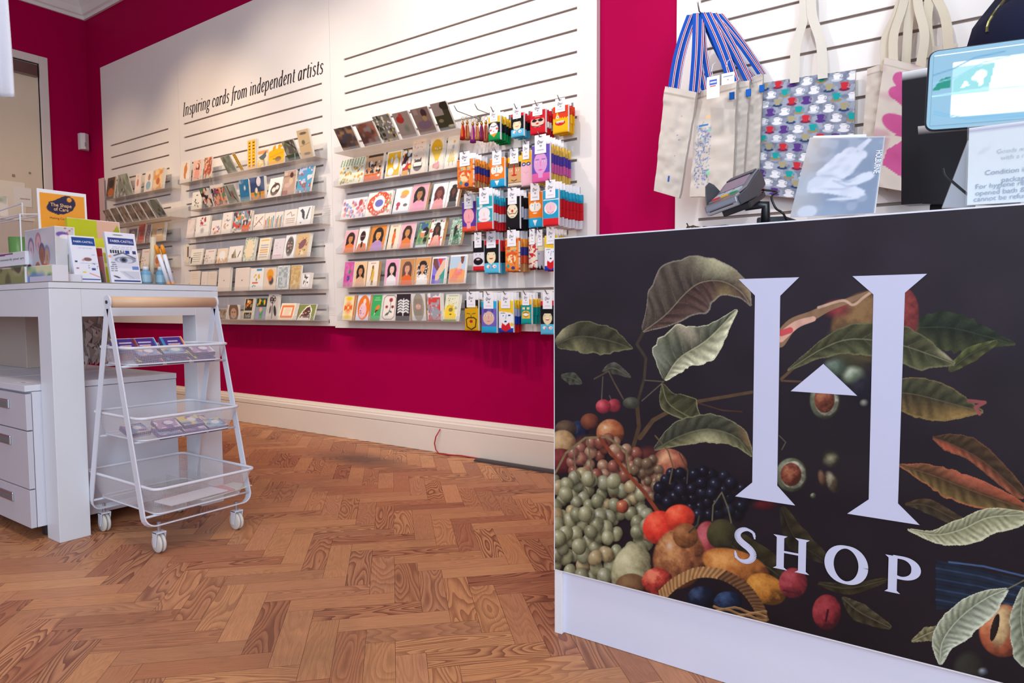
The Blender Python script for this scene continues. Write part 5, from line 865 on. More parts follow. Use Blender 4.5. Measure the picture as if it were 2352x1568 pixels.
for (px,py),dx in (((2138,118),-.01),((2180,112),.012)):
    p=on(1,D-.055,px,py); strap(br,[p+Vector((0,0,-.02)),p.lerp(tb,.4)+Vector((dx,0,0)),p.lerp(tb,.75),tb+Vector((dx,0,0))],Vector((.03,.006,0)),'#dccfb8')
e=empty('display_hook',tb+Vector((0,.06,-.005)),0,'metal hook holding the plain tote bag','hook'); MB().tube([(0,0,0),(0,-.07,0),(0,-.085,.02)],.003,'#8d8a8c').build('peg_arm',METAL,e,smooth=True)
# cable and rubber strip by the skirting
pts=[on(1,YW-.036,1011,985),on(1,YW-.05,1001,1003),on(1,YW-.05,998,1018),on(1,YW-.045,1001,1032)]
pts+=[on(2,.004,1008,1041),on(2,.004,1030,1044),on(2,.004,1060,1046),on(2,.004,1096,1052)]
pts=[(p.x,p.y,max(p.z,.004)) for p in pts]
o=MB().tube(pts,.0035,'#b52a38',8).build('red_cable',PLAST,smooth=True); tag(o,'thin red cable curling down the white skirting board to the floor','cable')
a=on(2,0,1091,1058); b=on(2,0,1265,1083)
x0=a.x; o=MB().prism([(x0,2.80,0),(x0,2.868,0),(x0,2.862,.008),(x0,2.83,.014),(x0,2.812,.008)],(1.6,0,0),'#3a3538').build('cable_ramp',PLAST,bev=.001); tag(o,'flat black rubber cable cover along the skirting board','cable cover')
# ---------------- counter with the printed front ----------------
YC=1.417; CX0=-.862; CX1=1.45; CT=.990; CB=.165
class Paint:
    """big printed picture: vertex colours on a fine grid, traced in photo pixels on the counter plane"""
    def __init__(s,x0,x1,z0,z1,cell,base):
        s.nx=int((x1-x0)/cell)+1; s.ny=int((z1-z0)/cell)+1; s.x0,s.x1,s.z0,s.z1=x0,x1,z0,z1
        X,Z=np.meshgrid(np.linspace(x0,x1,s.nx),np.linspace(z0,z1,s.ny)); d=[X,np.full_like(X,YC),Z-CAMH]
        dot=lambda v:d[0]*v.x+d[1]*v.y+d[2]*v.z
        w_=dot(fw); s.PX=1176+F*dot(rv)/w_; s.PY=CY-F*dot(uv)/w_
        s.a=np.ones((s.ny,s.nx,3),np.float32)*np.array(lin(base),np.float32)
        s.n1=smooth_noise(s.ny,s.nx,9,1); s.n2=smooth_noise(s.ny,s.nx,3,2); s.n3=smooth_noise(s.ny,s.nx,60,3); s.V_=None
    def ij(s,px,py):
        p=on(1,YC,px,py); return (p.x-s.x0)/(s.x1-s.x0)*(s.nx-1),(p.z-s.z0)/(s.z1-s.z0)*(s.ny-1)
    def win(s,x0,y0,x1,y1):
        q=[s.ij(a,b) for a in (x0,x1) for b in (y0,y1)]; i=[p[0] for p in q]; j=[p[1] for p in q]
        a,b,c,d=int(max(0,min(i)-2)),int(min(s.nx,max(i)+3)),int(max(0,min(j)-2)),int(min(s.ny,max(j)+3))
        return (slice(c,max(c,d)),slice(a,max(a,b)))
    def put(s,w_,m,col):
        if s.a[w_].size==0: return
        m=np.clip(m,0,1)[...,None]; s.a[w_]=s.a[w_]*(1-m)+col*m
    def ball(s,cx,cy,rx,ry,base,light,dark,ang=0,hl=(-.35,-.4),soft=.08,tex=.12,al=1,spec=0):
        R_=max(rx,ry)*1.15; w_=s.win(cx-R_,cy-R_,cx+R_,cy+R_); X=s.PX[w_]-cx; Y=s.PY[w_]-cy
        if X.size==0: return
        c,n=math.cos(R(ang)),math.sin(R(ang)); p=(X*c+Y*n)/rx; q=(-X*n+Y*c)/ry; d=np.sqrt(p*p+q*q)
        m=np.clip((1-d)/soft,0,1)*al
        t=np.hypot(X/rx-hl[0],Y/ry-hl[1])/1.5; t=t+(s.n1[w_]-.5)*tex*2+(s.n2[w_]-.5)*tex
        L,B,K=[np.array(lin(k)) for k in (light,base,dark)]
        a=np.clip(1-t/.45,0,1)[...,None]; b=np.clip((t-.45)/.5,0,1)[...,None]
        col=B*(1-b)+K*b; col=col*(1-a)+L*a
        if spec:
            e=np.exp(-((X/rx-hl[0])**2+(Y/ry-hl[1])**2)/.012)[...,None]; col=col*(1-e*spec)+np.array([.75,.75,.7])*e*spec
        s.put(w_,m,col)
    def stroke(s,pts,wd,col,al=1,w2=None):
        w2=w2 if w2 is not None else wd; xs=[p[0] for p in pts]; ys=[p[1] for p in pts]; g=max(wd,w2)+4
        w_=s.win(min(xs)-g,min(ys)-g,max(xs)+g,max(ys)+g); X=s.PX[w_];Y=s.PY[w_]
        if X.size==0: return
        m=np.zeros(X.shape); n=len(pts)-1
        for i,((x0,y0),(x1,y1)) in enumerate(zip(pts[:-1],pts[1:])):
            dx,dy=x1-x0,y1-y0; t=np.clip(((X-x0)*dx+(Y-y0)*dy)/(dx*dx+dy*dy+1e-9),0,1); d=np.hypot(X-x0-t*dx,Y-y0-t*dy)
            ww=wd+(w2-wd)*(i+t)/n; m=np.maximum(m,np.clip((ww/2-d)/1.2+.5,0,1))
        s.put(w_,m*al,np.array(lin(col))*(.85+.3*s.n1[w_][...,None]))
    def polyg(s,P,col,al=1,soft=None,tex=.3):
        xs=[p[0] for p in P]; ys=[p[1] for p in P]; w_=s.win(min(xs),min(ys),max(xs),max(ys)); X=s.PX[w_];Y=s.PY[w_]; ins=np.zeros(X.shape,bool)
        for i in range(len(P)):
            x0,y0=P[i];x1,y1=P[(i+1)%len(P)]
            if y0==y1: continue
            ins^=((y0>Y)!=(y1>Y))&(X<(x1-x0)*(Y-y0)/(y1-y0)+x0)
        s.put(w_,ins*al,np.array(lin(col))*(1-tex+2*tex*s.n1[w_][...,None]))
    def leaf(s,mid,up,lo,cu,cl,vein='#8f8a6a',edge=None,nv=9,hi=None,seed=0,rag=.0):
        """midrib with half-widths above and below (pixels); cu/cl colours near rib and at the rim"""
        m=np.array(catm(mid,14)); n=len(m); k=np.linspace(0,1,n)
        T=np.gradient(m,axis=0); T/=np.linalg.norm(T,axis=1)[:,None]+1e-9; N=np.stack([T[:,1],-T[:,0]],1)
        rs=np.random.RandomState(seed); S=460
        ks=np.linspace(0,1,S); M=np.stack([np.interp(ks,k,m[:,i]) for i in (0,1)],1); NN=np.stack([np.interp(ks,k,N[:,i]) for i in (0,1)],1)
        wob=1+rag*np.interp(ks,np.linspace(0,1,26),rs.uniform(-1,1,26))
        for sgn,wl,(c0,c1) in ((1,up,cu),(-1,lo,cl)):
            W_=np.interp(ks,np.linspace(0,1,len(wl)),wl); W_=np.convolve(np.pad(W_,10,'edge'),np.ones(21)/21,'valid')*np.sin(np.clip(ks*np.pi,0,np.pi))**.22*wob
            J=150; v=np.linspace(0,1,J)[None,:]; P=M[:,None,:]+NN[:,None,:]*(W_[:,None,None]*v[...,None]*sgn)
            ph=(ks[:,None]-v*.10)*nv; vv=np.abs((ph%1)-.5)*2     # 1 at vein
            A,B=np.array(lin(c0)),np.array(lin(c1)); col=A*(1-v[...,None])+B*v[...,None]; col=np.broadcast_to(col,(S,J,3)).copy()
            sh=.66+.62*(.5+.5*np.sin(ph*2*np.pi))*(.4+.6*v)+.1*np.sin(ph*9+v*5)+.0*v; col=col*sh[...,None]
            vm=np.clip((vv-.93)/.07,0,1)*(1-v)*.45; V3=np.array(lin(vein)); col=col*(1-vm[...,None])+V3*vm[...,None]
            if hi:
                for (h0,h1,hc) in hi:
                    if (sgn>0)==(h0>=0):
                        a0=abs(h0); g=np.exp(-((ks[:,None]-a0)/h1)**2)*v**.8; col=col*(1-g[...,None]*.8)+np.array(lin(hc))*g[...,None]*.8
            if edge: em=np.clip((v-.955)/.03,0,1)*np.ones((S,1)); col=col*(1-em[...,None]*.7)+np.array(lin(edge))*em[...,None]*.7
            pts=P.reshape(-1,2); col=col.reshape(-1,3)
            d=[fw[i]+rv[i]*(pts[:,0]-1176)/F-uv[i]*(pts[:,1]-CY)/F for i in range(3)]; t=YC/d[1]; X=d[0]*t; Z=CAMH+d[2]*t
            I=np.round((X-s.x0)/(s.x1-s.x0)*(s.nx-1)).astype(int); Jn=np.round((Z-s.z0)/(s.z1-s.z0)*(s.ny-1)).astype(int)
            ok=(I>=0)&(I<s.nx)&(Jn>=0)&(Jn<s.ny); 
            for di,dj in ((0,0),(1,0),(0,1)):
                a=np.clip(I[ok]+di,0,s.nx-1); b=np.clip(Jn[ok]+dj,0,s.ny-1); s.a[b,a]=col[ok]*(.85+.3*s.n2[b,a][:,None])
        s.stroke([tuple(p) for p in m[::4]]+[tuple(m[-1])],2.4,vein,.8)
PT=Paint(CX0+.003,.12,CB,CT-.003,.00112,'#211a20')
g=np.linspace(0,1,PT.ny)[:,None,None]; PT.a*= (.75+.75*g**1.6)*(.8+.4*PT.n3[...,None]); PT.a+=np.array([.004,.003,.006])*g  # lighter and bluer towards the top: the vinyl's reflection put into the print colour
L=PT.leaf
PT.polyg([(2150,1285),(2352,1330),(2352,1400),(2240,1390),(2150,1400)],'#1b2534',.9)
for i in range(9): PT.stroke([(2150,1292+i*12),(2250,1310+i*12),(2352,1338+i*11)],3.5,'#2b3d58' if i%2 else '#131a28',.8)
PT.stroke([(2180,1290),(2260,1300),(2352,1322)],4,'#46608a',.8)
# dim foliage
L([(1795,1165),(1830,1240),(1900,1290)],[14,30,18],[10,24,12],('#2b261c','#38301f'),('#201c18','#2e281e'),'#3b3424',nv=4)
L([(1640,1205),(1690,1260),(1760,1300),(1800,1330)],[20,40,34,10],[18,34,30,10],('#2a261c','#38311f'),('#262118','#2d281c'),'#453d28',nv=5,seed=2)
L([(1935,1372),(1975,1405),(2045,1440)],[6,20,8],[6,22,10],('#3b3526','#4a4330'),('#2a241c','#3b3424'),'#5a5340',nv=5,seed=3)
L([(1880,1340),(1950,1350),(2040,1330)],[6,10,6],[6,14,6],('#2f2a1c','#3a3322'),('#2a241a','#322b1c'),'#4a4230',nv=3,seed=4)
L([(2105,752),(2180,752),(2250,768),(2330,790)],[30,38,22,4],[30,60,40,6],('#232a1f','#2c3524'),('#1f241c','#3a3f26'),'#38402c',None,5,seed=5,rag=.15)
L([(2180,850),(2230,812),(2290,785)],[8,14,6],[10,18,6],('#3c4526','#5b5d33'),('#2f3321','#4a4a2b'),'#4a4a30',nv=4,seed=6)
L([(1278,790),(1330,772),(1400,782),(1452,800)],[20,34,30,4],[20,40,34,4],('#3b382c','#45412f'),('#38352a','#5d593f'),'#5b563e','#7a7557',6,[(.12,.12,'#b5ad86'),(-.3,.1,'#8f8863')],7,.08)
L([(1290,862),(1315,868),(1336,880)],[4,12,4],[8,16,6],('#46463c','#4f4f42'),('#3b3b32','#4a4a3e'),'#56564a',nv=3,seed=8)
L([(1385,852),(1410,845),(1448,866)],[3,12,4],[3,14,4],('#45443d','#55544a'),('#38372f','#45443a'),'#625f50',nv=3,seed=9)
# stems
PT.stroke([(1479,760),(1463,790),(1484,822),(1480,870),(1464,925)],7,'#3f362b',1,6); PT.stroke([(1463,925),(1468,980),(1452,1035)],9,'#4d3a2a')
PT.stroke([(1470,1005),(1500,965),(1545,940),(1600,922),(1728,900)],11,'#54402f',1,7); PT.stroke([(1482,873),(1525,876),(1475,920)],2.5,'#5b5042')
PT.stroke([(1600,924),(1660,942),(1704,945)],3,'#4b3329')
PT.stroke([(1365,870),(1398,852),(1412,880),(1432,916)],3,'#55483a'); PT.stroke([(1385,865),(1382,920)],2.5,'#5d5044'); PT.stroke([(1400,908),(1405,920)],2,'#5d5044')
PT.ball(1450,925,20,14,'#45463c','#5f6053','#2a2a26')
PT.ball(1411,931,16,16,'#8d3038','#b94a55','#4b1a22'); PT.ball(1386,933,18,17,'#a33743','#d1606b','#5a1c26')
L([(1521,882),(1535,925),(1580,955),(1610,965)],[6,32,44,10],[4,20,10,4],('#4a482f','#3b3a28'),('#3c3a28','#55523a'),'#7b7755','#8a8560',5,None,10)
L([(1478,761),(1530,722),(1576,672),(1612,648),(1660,646),(1702,670),(1724,702)],[20,74,82,60,42,26,4],[6,34,66,60,38,18,2],('#4d413a','#5b4f45'),('#4b3430','#5c4740'),'#8a8068','#8d8475',12,[(.62,.11,'#c9c39c'),(.86,.1,'#a8906c'),(-.72,.1,'#8c7850')],11,.05)
L([(1527,872),(1560,823),(1625,780),(1692,712)],[16,66,64,26,4],[8,26,30,46,26,6],('#494b3e','#6b6c58'),('#8d8a6b','#d9d5b4'),'#a8a584','#cdc9a8',10,[(.55,.08,'#b8a890'),(.2,.08,'#8a8d7c')],12,.06)
L([(1504,1033),(1560,1002),(1625,985),(1690,1003),(1728,1048)],[10,34,34,28,6],[4,20,30,30,22,4],('#3a3b30','#4a4b3c'),('#40402f','#6f6b4b'),'#6a6850','#8a8562',10,[(.85,.1,'#8a6a48'),(-.5,.16,'#b8b288')],13,.07)
# fruit at the left
PT.ball(1330,990,24,26,'#1b2138','#3a4364','#10111c'); PT.ball(1355,968,22,20,'#6d3a2c','#8c5038','#2c1a18'); PT.ball(1300,985,26,22,'#4b3a30','#6f5a46','#231a18')
PT.ball(1402,994,33,33,'#a35b3a','#d6a070','#4a261e',spec=.4); PT.ball(1292,1022,34,36,'#a8845c','#cfae80','#4a3526'); PT.ball(1287,1058,38,30,'#6a2a2c','#8c403e','#331619')
PT.ball(1350,1030,50,36,'#5a3028','#6e3d30','#2a1614',al=.8,soft=.5)
PT.ball(1540,1064,42,34,'#a8604a','#dca47c','#3c201c',25); PT.ball(1490,1045,36,24,'#5a2a26','#7a3d33','#26130f',al=.7,soft=.6)
rr=random.Random(8)
def grapes(poly,n,r_,cols,asp=1.2,seed=0,spec=.5):
    rr=random.Random(seed); pts=[]; xs=[p[0] for p in poly]; ys=[p[1] for p in poly]; tries=0
    def ins(x,y):
        c=False
        for i in range(len(poly)):
            x0,y0=poly[i];x1,y1=poly[(i+1)%len(poly)]
            if (y0>y)!=(y1>y) and x<(x1-x0)*(y-y0)/(y1-y0)+x0: c=not c
        return c
    while len(pts)<n and tries<n*60:
        tries+=1; x,y=rr.uniform(min(xs),max(xs)),rr.uniform(min(ys),max(ys))
        if ins(x,y) and all(math.hypot(x-a,y-b)>r_*1.25 for a,b in pts): pts.append((x,y))
    pts.sort(key=lambda p:rr.random())
    for x,y in pts:
        k=rr.choice(cols); q=r_*rr.uniform(.85,1.12); PT.ball(x+2,y+3,q*1.2,q*asp*1.2,'#17100f','#1d1412','#130c0c',soft=.3,al=.6)
        PT.ball(x,y,q,q*asp,k[0],k[1],k[2],rr.uniform(-35,35),(-.3,-.35),.12,.1,1,spec)
PK=[('#8a5448','#b98870','#3d2420'),('#7a4238','#a66a55','#341c1a'),('#946a54','#c4a184','#433026')]
GR=[('#84805f','#b9b592','#3b3a28'),('#8e8866','#c2bd9a','#403c2a'),('#767357','#aaa582','#34321f'),('#9a8660','#c9b48a','#4a3a28'),('#7e7a5e','#b4b094','#383626')]
DK=[('#14141f','#23263a','#0c0b12'),('#191722','#2a2c42','#0d0b12')]
grapes([(1320,1015),(1400,1005),(1460,1040),(1510,1080),(1510,1130),(1440,1150),(1380,1110),(1310,1080)],44,14,PK,1.1,1)
grapes([(1440,1060),(1500,1050),(1520,1090),(1500,1140),(1450,1140)],12,12,[('#6b5240','#8f7a5c','#2e2219')],1.1,2)
grapes([(1272,1100),(1330,1085),(1420,1095),(1480,1140),(1490,1210),(1440,1180),(1400,1200),(1330,1180),(1272,1190)],38,15,GR,1.2,3,.6)
grapes([(1272,1180),(1400,1180),(1430,1260),(1400,1330),(1360,1330),(1272,1300)],38,16,GR,1.25,4,.6)
grapes([(1450,1170),(1490,1170),(1488,1290),(1440,1280)],11,15,GR+PK[2:],1.25,5,.6)
grapes([(1520,1085),(1640,1080),(1720,1110),(1700,1180),(1600,1190),(1510,1150)],44,15,DK,1,6,.35)
for x,y in ((1330,1255),(1300,1225),(1285,1235),(1345,1180),(1300,1135),(1352,1100),(1410,1105)): PT.ball(x,y,17,20,*GR[1],ang=rr.uniform(-30,30),spec=.7,tex=.08)
PT.ball(1430,1163,15,16,'#a05038','#d58a60','#4a2018',spec=.7)
PT.stroke([(1276,1085),(1300,1040),(1345,1005),(1395,1003),(1438,1035),(1446,1085)],5,'#7b6a4c'); PT.stroke([(1350,1008),(1356,1050),(1362,1100)],4,'#6e6048'); PT.stroke([(1318,1030),(1322,1080),(1350,1128)],3,'#6e6048')
PT.stroke([(1378,1006),(1440,1085),(1480,1130),(1515,1180)],7,'#7e3a28',1,9)
PT.stroke([(1505,1000),(1535,1035),(1546,1070),(1538,1110)],3,'#5f5038'); PT.stroke([(1560,1040),(1580,1080),(1578,1110)],2.5,'#4f4230')
PT.ball(1450,1310,46,66,'#a59c76','#d2c9a0','#3a2a20',15); PT.ball(1450,1345,38,30,'#6e4c34','#8a6848','#2c1c16')
PT.ball(1625,1245,32,50,'#963c40','#c2646a','#481d22'); PT.ball(1515,1211,40,40,'#d8382a','#f2664a','#7a1f1c'); PT.ball(1561,1187,36,30,'#d8402c','#f57050','#7c241c')
PT.ball(1560,1282,62,72,'#8d5536','#c58a58','#4a2a1e',10,tex=.2,spec=.3); PT.ball(1575,1230,30,30,'#85502f','#a86f48','#4a2c1e',tex=.2)
PT.ball(1510,1334,37,32,'#b03a30','#e07a5e','#4e1c1c',tex=.25); PT.stroke([(1583,1222),(1602,1205),(1606,1185)],4,'#3b3a2a')
PT.ball(1658,1226,36,36,'#3e3a24','#4f4a2e','#24211a'); PT.stroke([(1636,1195),(1638,1160),(1658,1130),(1672,1165),(1680,1200)],3,'#5f5a48')
PT.ball(1690,1300,82,38,'#b06a34','#dc9c58','#5b321e',18,tex=.15); PT.ball(1760,1352,50,34,'#a8692c','#cf9040','#4e3018',28,tex=.2)
PT.ball(1822,1338,34,36,'#8a3036','#ab4a50','#43181e',tex=.2); PT.ball(1899,1405,34,42,'#80292f','#a03e44','#3a151a',tex=.2); PT.ball(1757,1160,32,14,'#4a161c','#5f1c22','#2a1014',soft=.5)
PT.stroke([(1902,1400),(1897,1425)],5,'#34121a'); PT.stroke([(1800,1355),(1830,1362)],4,'#471920')
PT.ball(1612,1372,34,28,'#161b2c','#3a4a68','#0c0d14'); PT.ball(1672,1382,34,26,'#19243a','#41567c','#0d1018')
HB=catm([(1518,1368),(1552,1338),(1600,1315),(1655,1318),(1705,1345),(1738,1385),(1752,1420)],10)
for i,p in enumerate(HB):
    q=HB[min(i+1,len(HB)-1)]; r_=HB[max(0,i-1)]; tx,ty=(q-r_)/ (np.linalg.norm(q-r_)+1e-9); c_=1-i/len(HB)
    col=('#b08455','#8a5f3c')[i%2] if c_>.5 else ('#6e4c32','#4f3524')[i%2]
    PT.stroke([(p[0]-ty*10-tx*6,p[1]+tx*10-ty*6),(p[0]+ty*10+tx*6,p[1]-tx*10+ty*6)],6,col); PT.stroke([(p[0]-ty*10-tx*2,p[1]+tx*10-ty*2),(p[0]+ty*10+tx*10,p[1]-tx*10+ty*10)],1.5,'#3a2419',.8)
for k in range(3):
    P_=[(1640+i*12,1392+k*7+4*math.sin(i*1.1+k*2)+i*1.6) for i in range(11)]; PT.stroke(P_,5,'#7d5a3a'); PT.stroke([(x,y-2) for x,y in P_],1.8,'#b58c5c',.7)
# behind the monogram
PT.ball(2010,750,104,86,'#6b4a33','#8b6a45','#4a3a2a',0,tex=.2); PT.ball(2078,720,34,60,'#8a3a38','#a8504a','#4a2024',tex=.2); PT.ball(1955,800,70,70,'#4a4630','#5a5438','#35301f',soft=.4,al=.8); PT.ball(1925,710,40,26,'#8a3038','#a84550','#5a3030',soft=.6,al=.8)
PT.stroke(catm([(1790,782),(1820,745),(1865,725),(1905,705),(1950,690),(2005,668)],6),32,'#8a6a50',1,8); PT.stroke(catm([(1792,775),(1830,745),(1868,732)],6),22,'#d9a894',.9,12); PT.stroke(catm([(1795,765),(1815,758)],5),14,'#c43a48',.9); PT.stroke(catm([(1880,706),(1935,690),(1960,700),(1985,682),(2005,668)],6),6,'#c9a58c',.9)
PT.stroke([(1795,870),(1840,830),(1880,800),(1940,790)],7,'#5b4432',1,4); PT.stroke([(1795,874),(1840,876)],4,'#5b4432')
PT.ball(1960,862,32,26,'#76806a','#b4bca4','#36402f',soft=.5); PT.ball(1920,845,34,26,'#4a5648','#7c8a7c','#26302a',soft=.5); PT.ball(1985,900,44,50,'#1c1a22','#2a2833','#141219',soft=.5); PT.ball(1985,925,12,10,'#7d7a72','#a5a296','#34322f',soft=.8)
L([(1810,850),(1890,800),(1960,778),(2060,790),(2130,812),(2192,835)],[4,18,32,44,30,6],[4,24,36,40,44,10],('#3f3f2a','#4c4b33'),('#3a3b28','#55563a'),'#7b775a','#6f6c4e',9,[(.93,.07,'#b0a585')],14,.08)
L([(2040,900),(2100,905),(2180,925),(2256,945)],[30,40,36,4],[40,52,46,8],('#3a3928','#4a4832'),('#3a3324','#6b5634'),'#5a5740','#7d6840',8,[(-.8,.2,'#9c7c48')],15,.04)
PT.stroke([(2225,920),(2262,924),(2240,935),(2250,950)],8,'#8a4a48')
for cx,cy,rx,ry in ((1895,918,36,46),(1818,1090,37,40)):
    PT.ball(cx,cy,rx,ry,'#5b5f49','#9a9c84','#2c2d22'); PT.ball(cx+4,cy,rx*.8,ry*.82,'#a8a592','#cfccb8','#5f5c4c',tex=.3); PT.ball(cx-1,cy-1,rx*.68,ry*.7,'#7a4030','#a86a4c','#452218',tex=.35)
PT.ball(1908,1052,26,26,'#33301f','#8b866a','#1d1a14',soft=.9,hl=(0,0)); PT.ball(1912,1108,16,32,'#4b4030','#9c9078','#241e18',-28,soft=.4); PT.ball(1888,1098,10,22,'#5a4030','#7c5f48','#2a1e18',-15,soft=.4); PT.ball(1868,1138,7,7,'#4a4a3c','#8a8a74','#24241c')
PT.stroke([(1790,1000),(1805,1015),(1796,1032)],2,'#5f5548')
# leaves at the right
L([(2143,1005),(2190,1022),(2260,1060),(2352,1140)],[4,22,34,26,20],[6,20,14,20,20],('#3a2c20','#4a3624'),('#4a2f22','#8f4f38'),'#5b4430','#6d4a32',9,[(-.25,.18,'#b5543f')],16,.05)
L([(2066,1068),(2140,1090),(2230,1125),(2352,1168)],[4,20,26,30,20],[4,22,36,36,20],('#4a3424','#6b4a30'),('#453222','#6f5a34'),'#6a4c34','#a85f42',10,[(.62,.2,'#b85e48'),(.1,.1,'#9c5a40'),(.9,.15,'#a84f38')],17,.08)
L([(2080,1158),(2130,1160),(2200,1195),(2240,1210)],[4,14,10,3],[4,18,14,3],('#3a3024','#4a3a28'),('#332a20','#3f3426'),'#54452f',None,5,None,18)
L([(2086,1216),(2150,1228),(2210,1215),(2270,1188),(2352,1182)],[2,8,22,22,20,14],[4,16,30,42,40,40],('#7a795c','#a3a182'),('#8a8866','#b9b695'),'#b5b294','#c9c6a6',16,None,19,.05)
PT.ball(2305,1448,58,62,'#a8583c','#d28a5c','#5a2c20',tex=.15); PT.ball(2300,1438,26,56,'#c9a878','#e0c79a','#6b4a30',15,soft=.3); PT.ball(2285,1440,9,34,'#241a1c','#2e2224','#1a1214',14)
PT.ball(2225,1540,40,50,'#2b2a26','#33322c','#1c1a18',soft=.3)
L([(2095,1472),(2130,1455),(2165,1440)],[3,14,5],[3,16,6],('#5f5840','#8a8260'),('#5a533c','#7a7254'),'#9a9270',None,4,None,20,.1)
L([(2158,1524),(2166,1470),(2205,1418),(2262,1375),(2312,1352)],[6,26,30,26,16,3],[10,28,46,44,42,10],('#7c8068','#a5a890'),('#848a76','#b4b9a4'),'#b9bca6','#cdd0ba',14,None,21,.05)
PT.stroke([(2312,1353),(2352,1332)],3,'#6a6854')
L([(2352,1350),(2345,1420),(2358,1500),(2375,1540)],[10,26,30,10],[10,26,30,10],('#6c7058','#9a9d84'),('#707560','#a0a48e'),'#a8ab94','#bcbfa8',10,None,22,.05)
PT.ball(2258,1542,14,12,'#5f6270','#a8aab0','#22232a',soft=.8)
# counter object
cn=empty('shop_counter',((CX0+CX1)/2,YC+.3,0),0,'white shop counter with dark fruit-and-leaf print and white SHOP lettering','counter')
co=cn.location
def CL(mb): mb.v=[(v[0]-co.x,v[1]-co.y,v[2]-co.z) for v in mb.v]; return mb
def gridpanel(name,P,yf,parent):
    X,Z=np.meshgrid(np.linspace(P.x0,P.x1,P.nx),np.linspace(P.z0,P.z1,P.ny)); v=np.stack([X-co.x,np.full_like(X,yf-co.y),Z-co.z],-1).reshape(-1,3)
    idx=np.arange(P.nx*P.ny,dtype=np.int32).reshape(P.ny,P.nx); q=np.stack([idx[:-1,:-1],idx[:-1,1:],idx[1:,1:],idx[1:,:-1]],-1).reshape(-1)
    me=bpy.data.meshes.new(name); nf=len(q)//4
    me.vertices.add(len(v)); me.vertices.foreach_set('co',v.astype(np.float32).ravel()); me.loops.add(len(q)); me.loops.foreach_set('vertex_index',q)
    me.polygons.add(nf); me.polygons.foreach_set('loop_start',np.arange(0,nf*4,4,dtype=np.int32)); me.update(calc_edges=True)
    at=me.color_attributes.new('Col','FLOAT_COLOR','POINT'); arr=np.ones((len(v),4),np.float32); arr[:,:3]=np.clip(P.a.reshape(-1,3),0,1); at.data.foreach_set('color',arr.ravel())
    me.materials.append(VINYL); o=bpy.data.objects.new(name,me); C.objects.link(o); o.parent=parent; return o
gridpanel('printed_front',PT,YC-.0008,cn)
CL(MB().box((.12,YC-.0008,CB),(CX1,YC,CT-.003),'#1d171c')).build('print_extension',VINYL,cn)
CL(MB().box((CX0,YC,CB-.003),(CX1,YC+.018,CT),'#e9e7ee')).build('front_panel',SATIN,cn)
CL(MB().box((CX0,YC+.018,CT-.022),(CX1,YC+.62,CT),'#e9e7ee')).build('worktop',SATIN,cn)
CL(MB().box((CX0,YC+.002,0),(CX0+.021,YC+.60,CT-.022),'#e9e7ee')).build('end_panel',SATIN,cn,.001)
CL(MB().box((CX0+.021,YC+.014,.001),(CX1,YC+.03,CB+.004),'#dcdcee')).build('plinth',SATIN,cn)
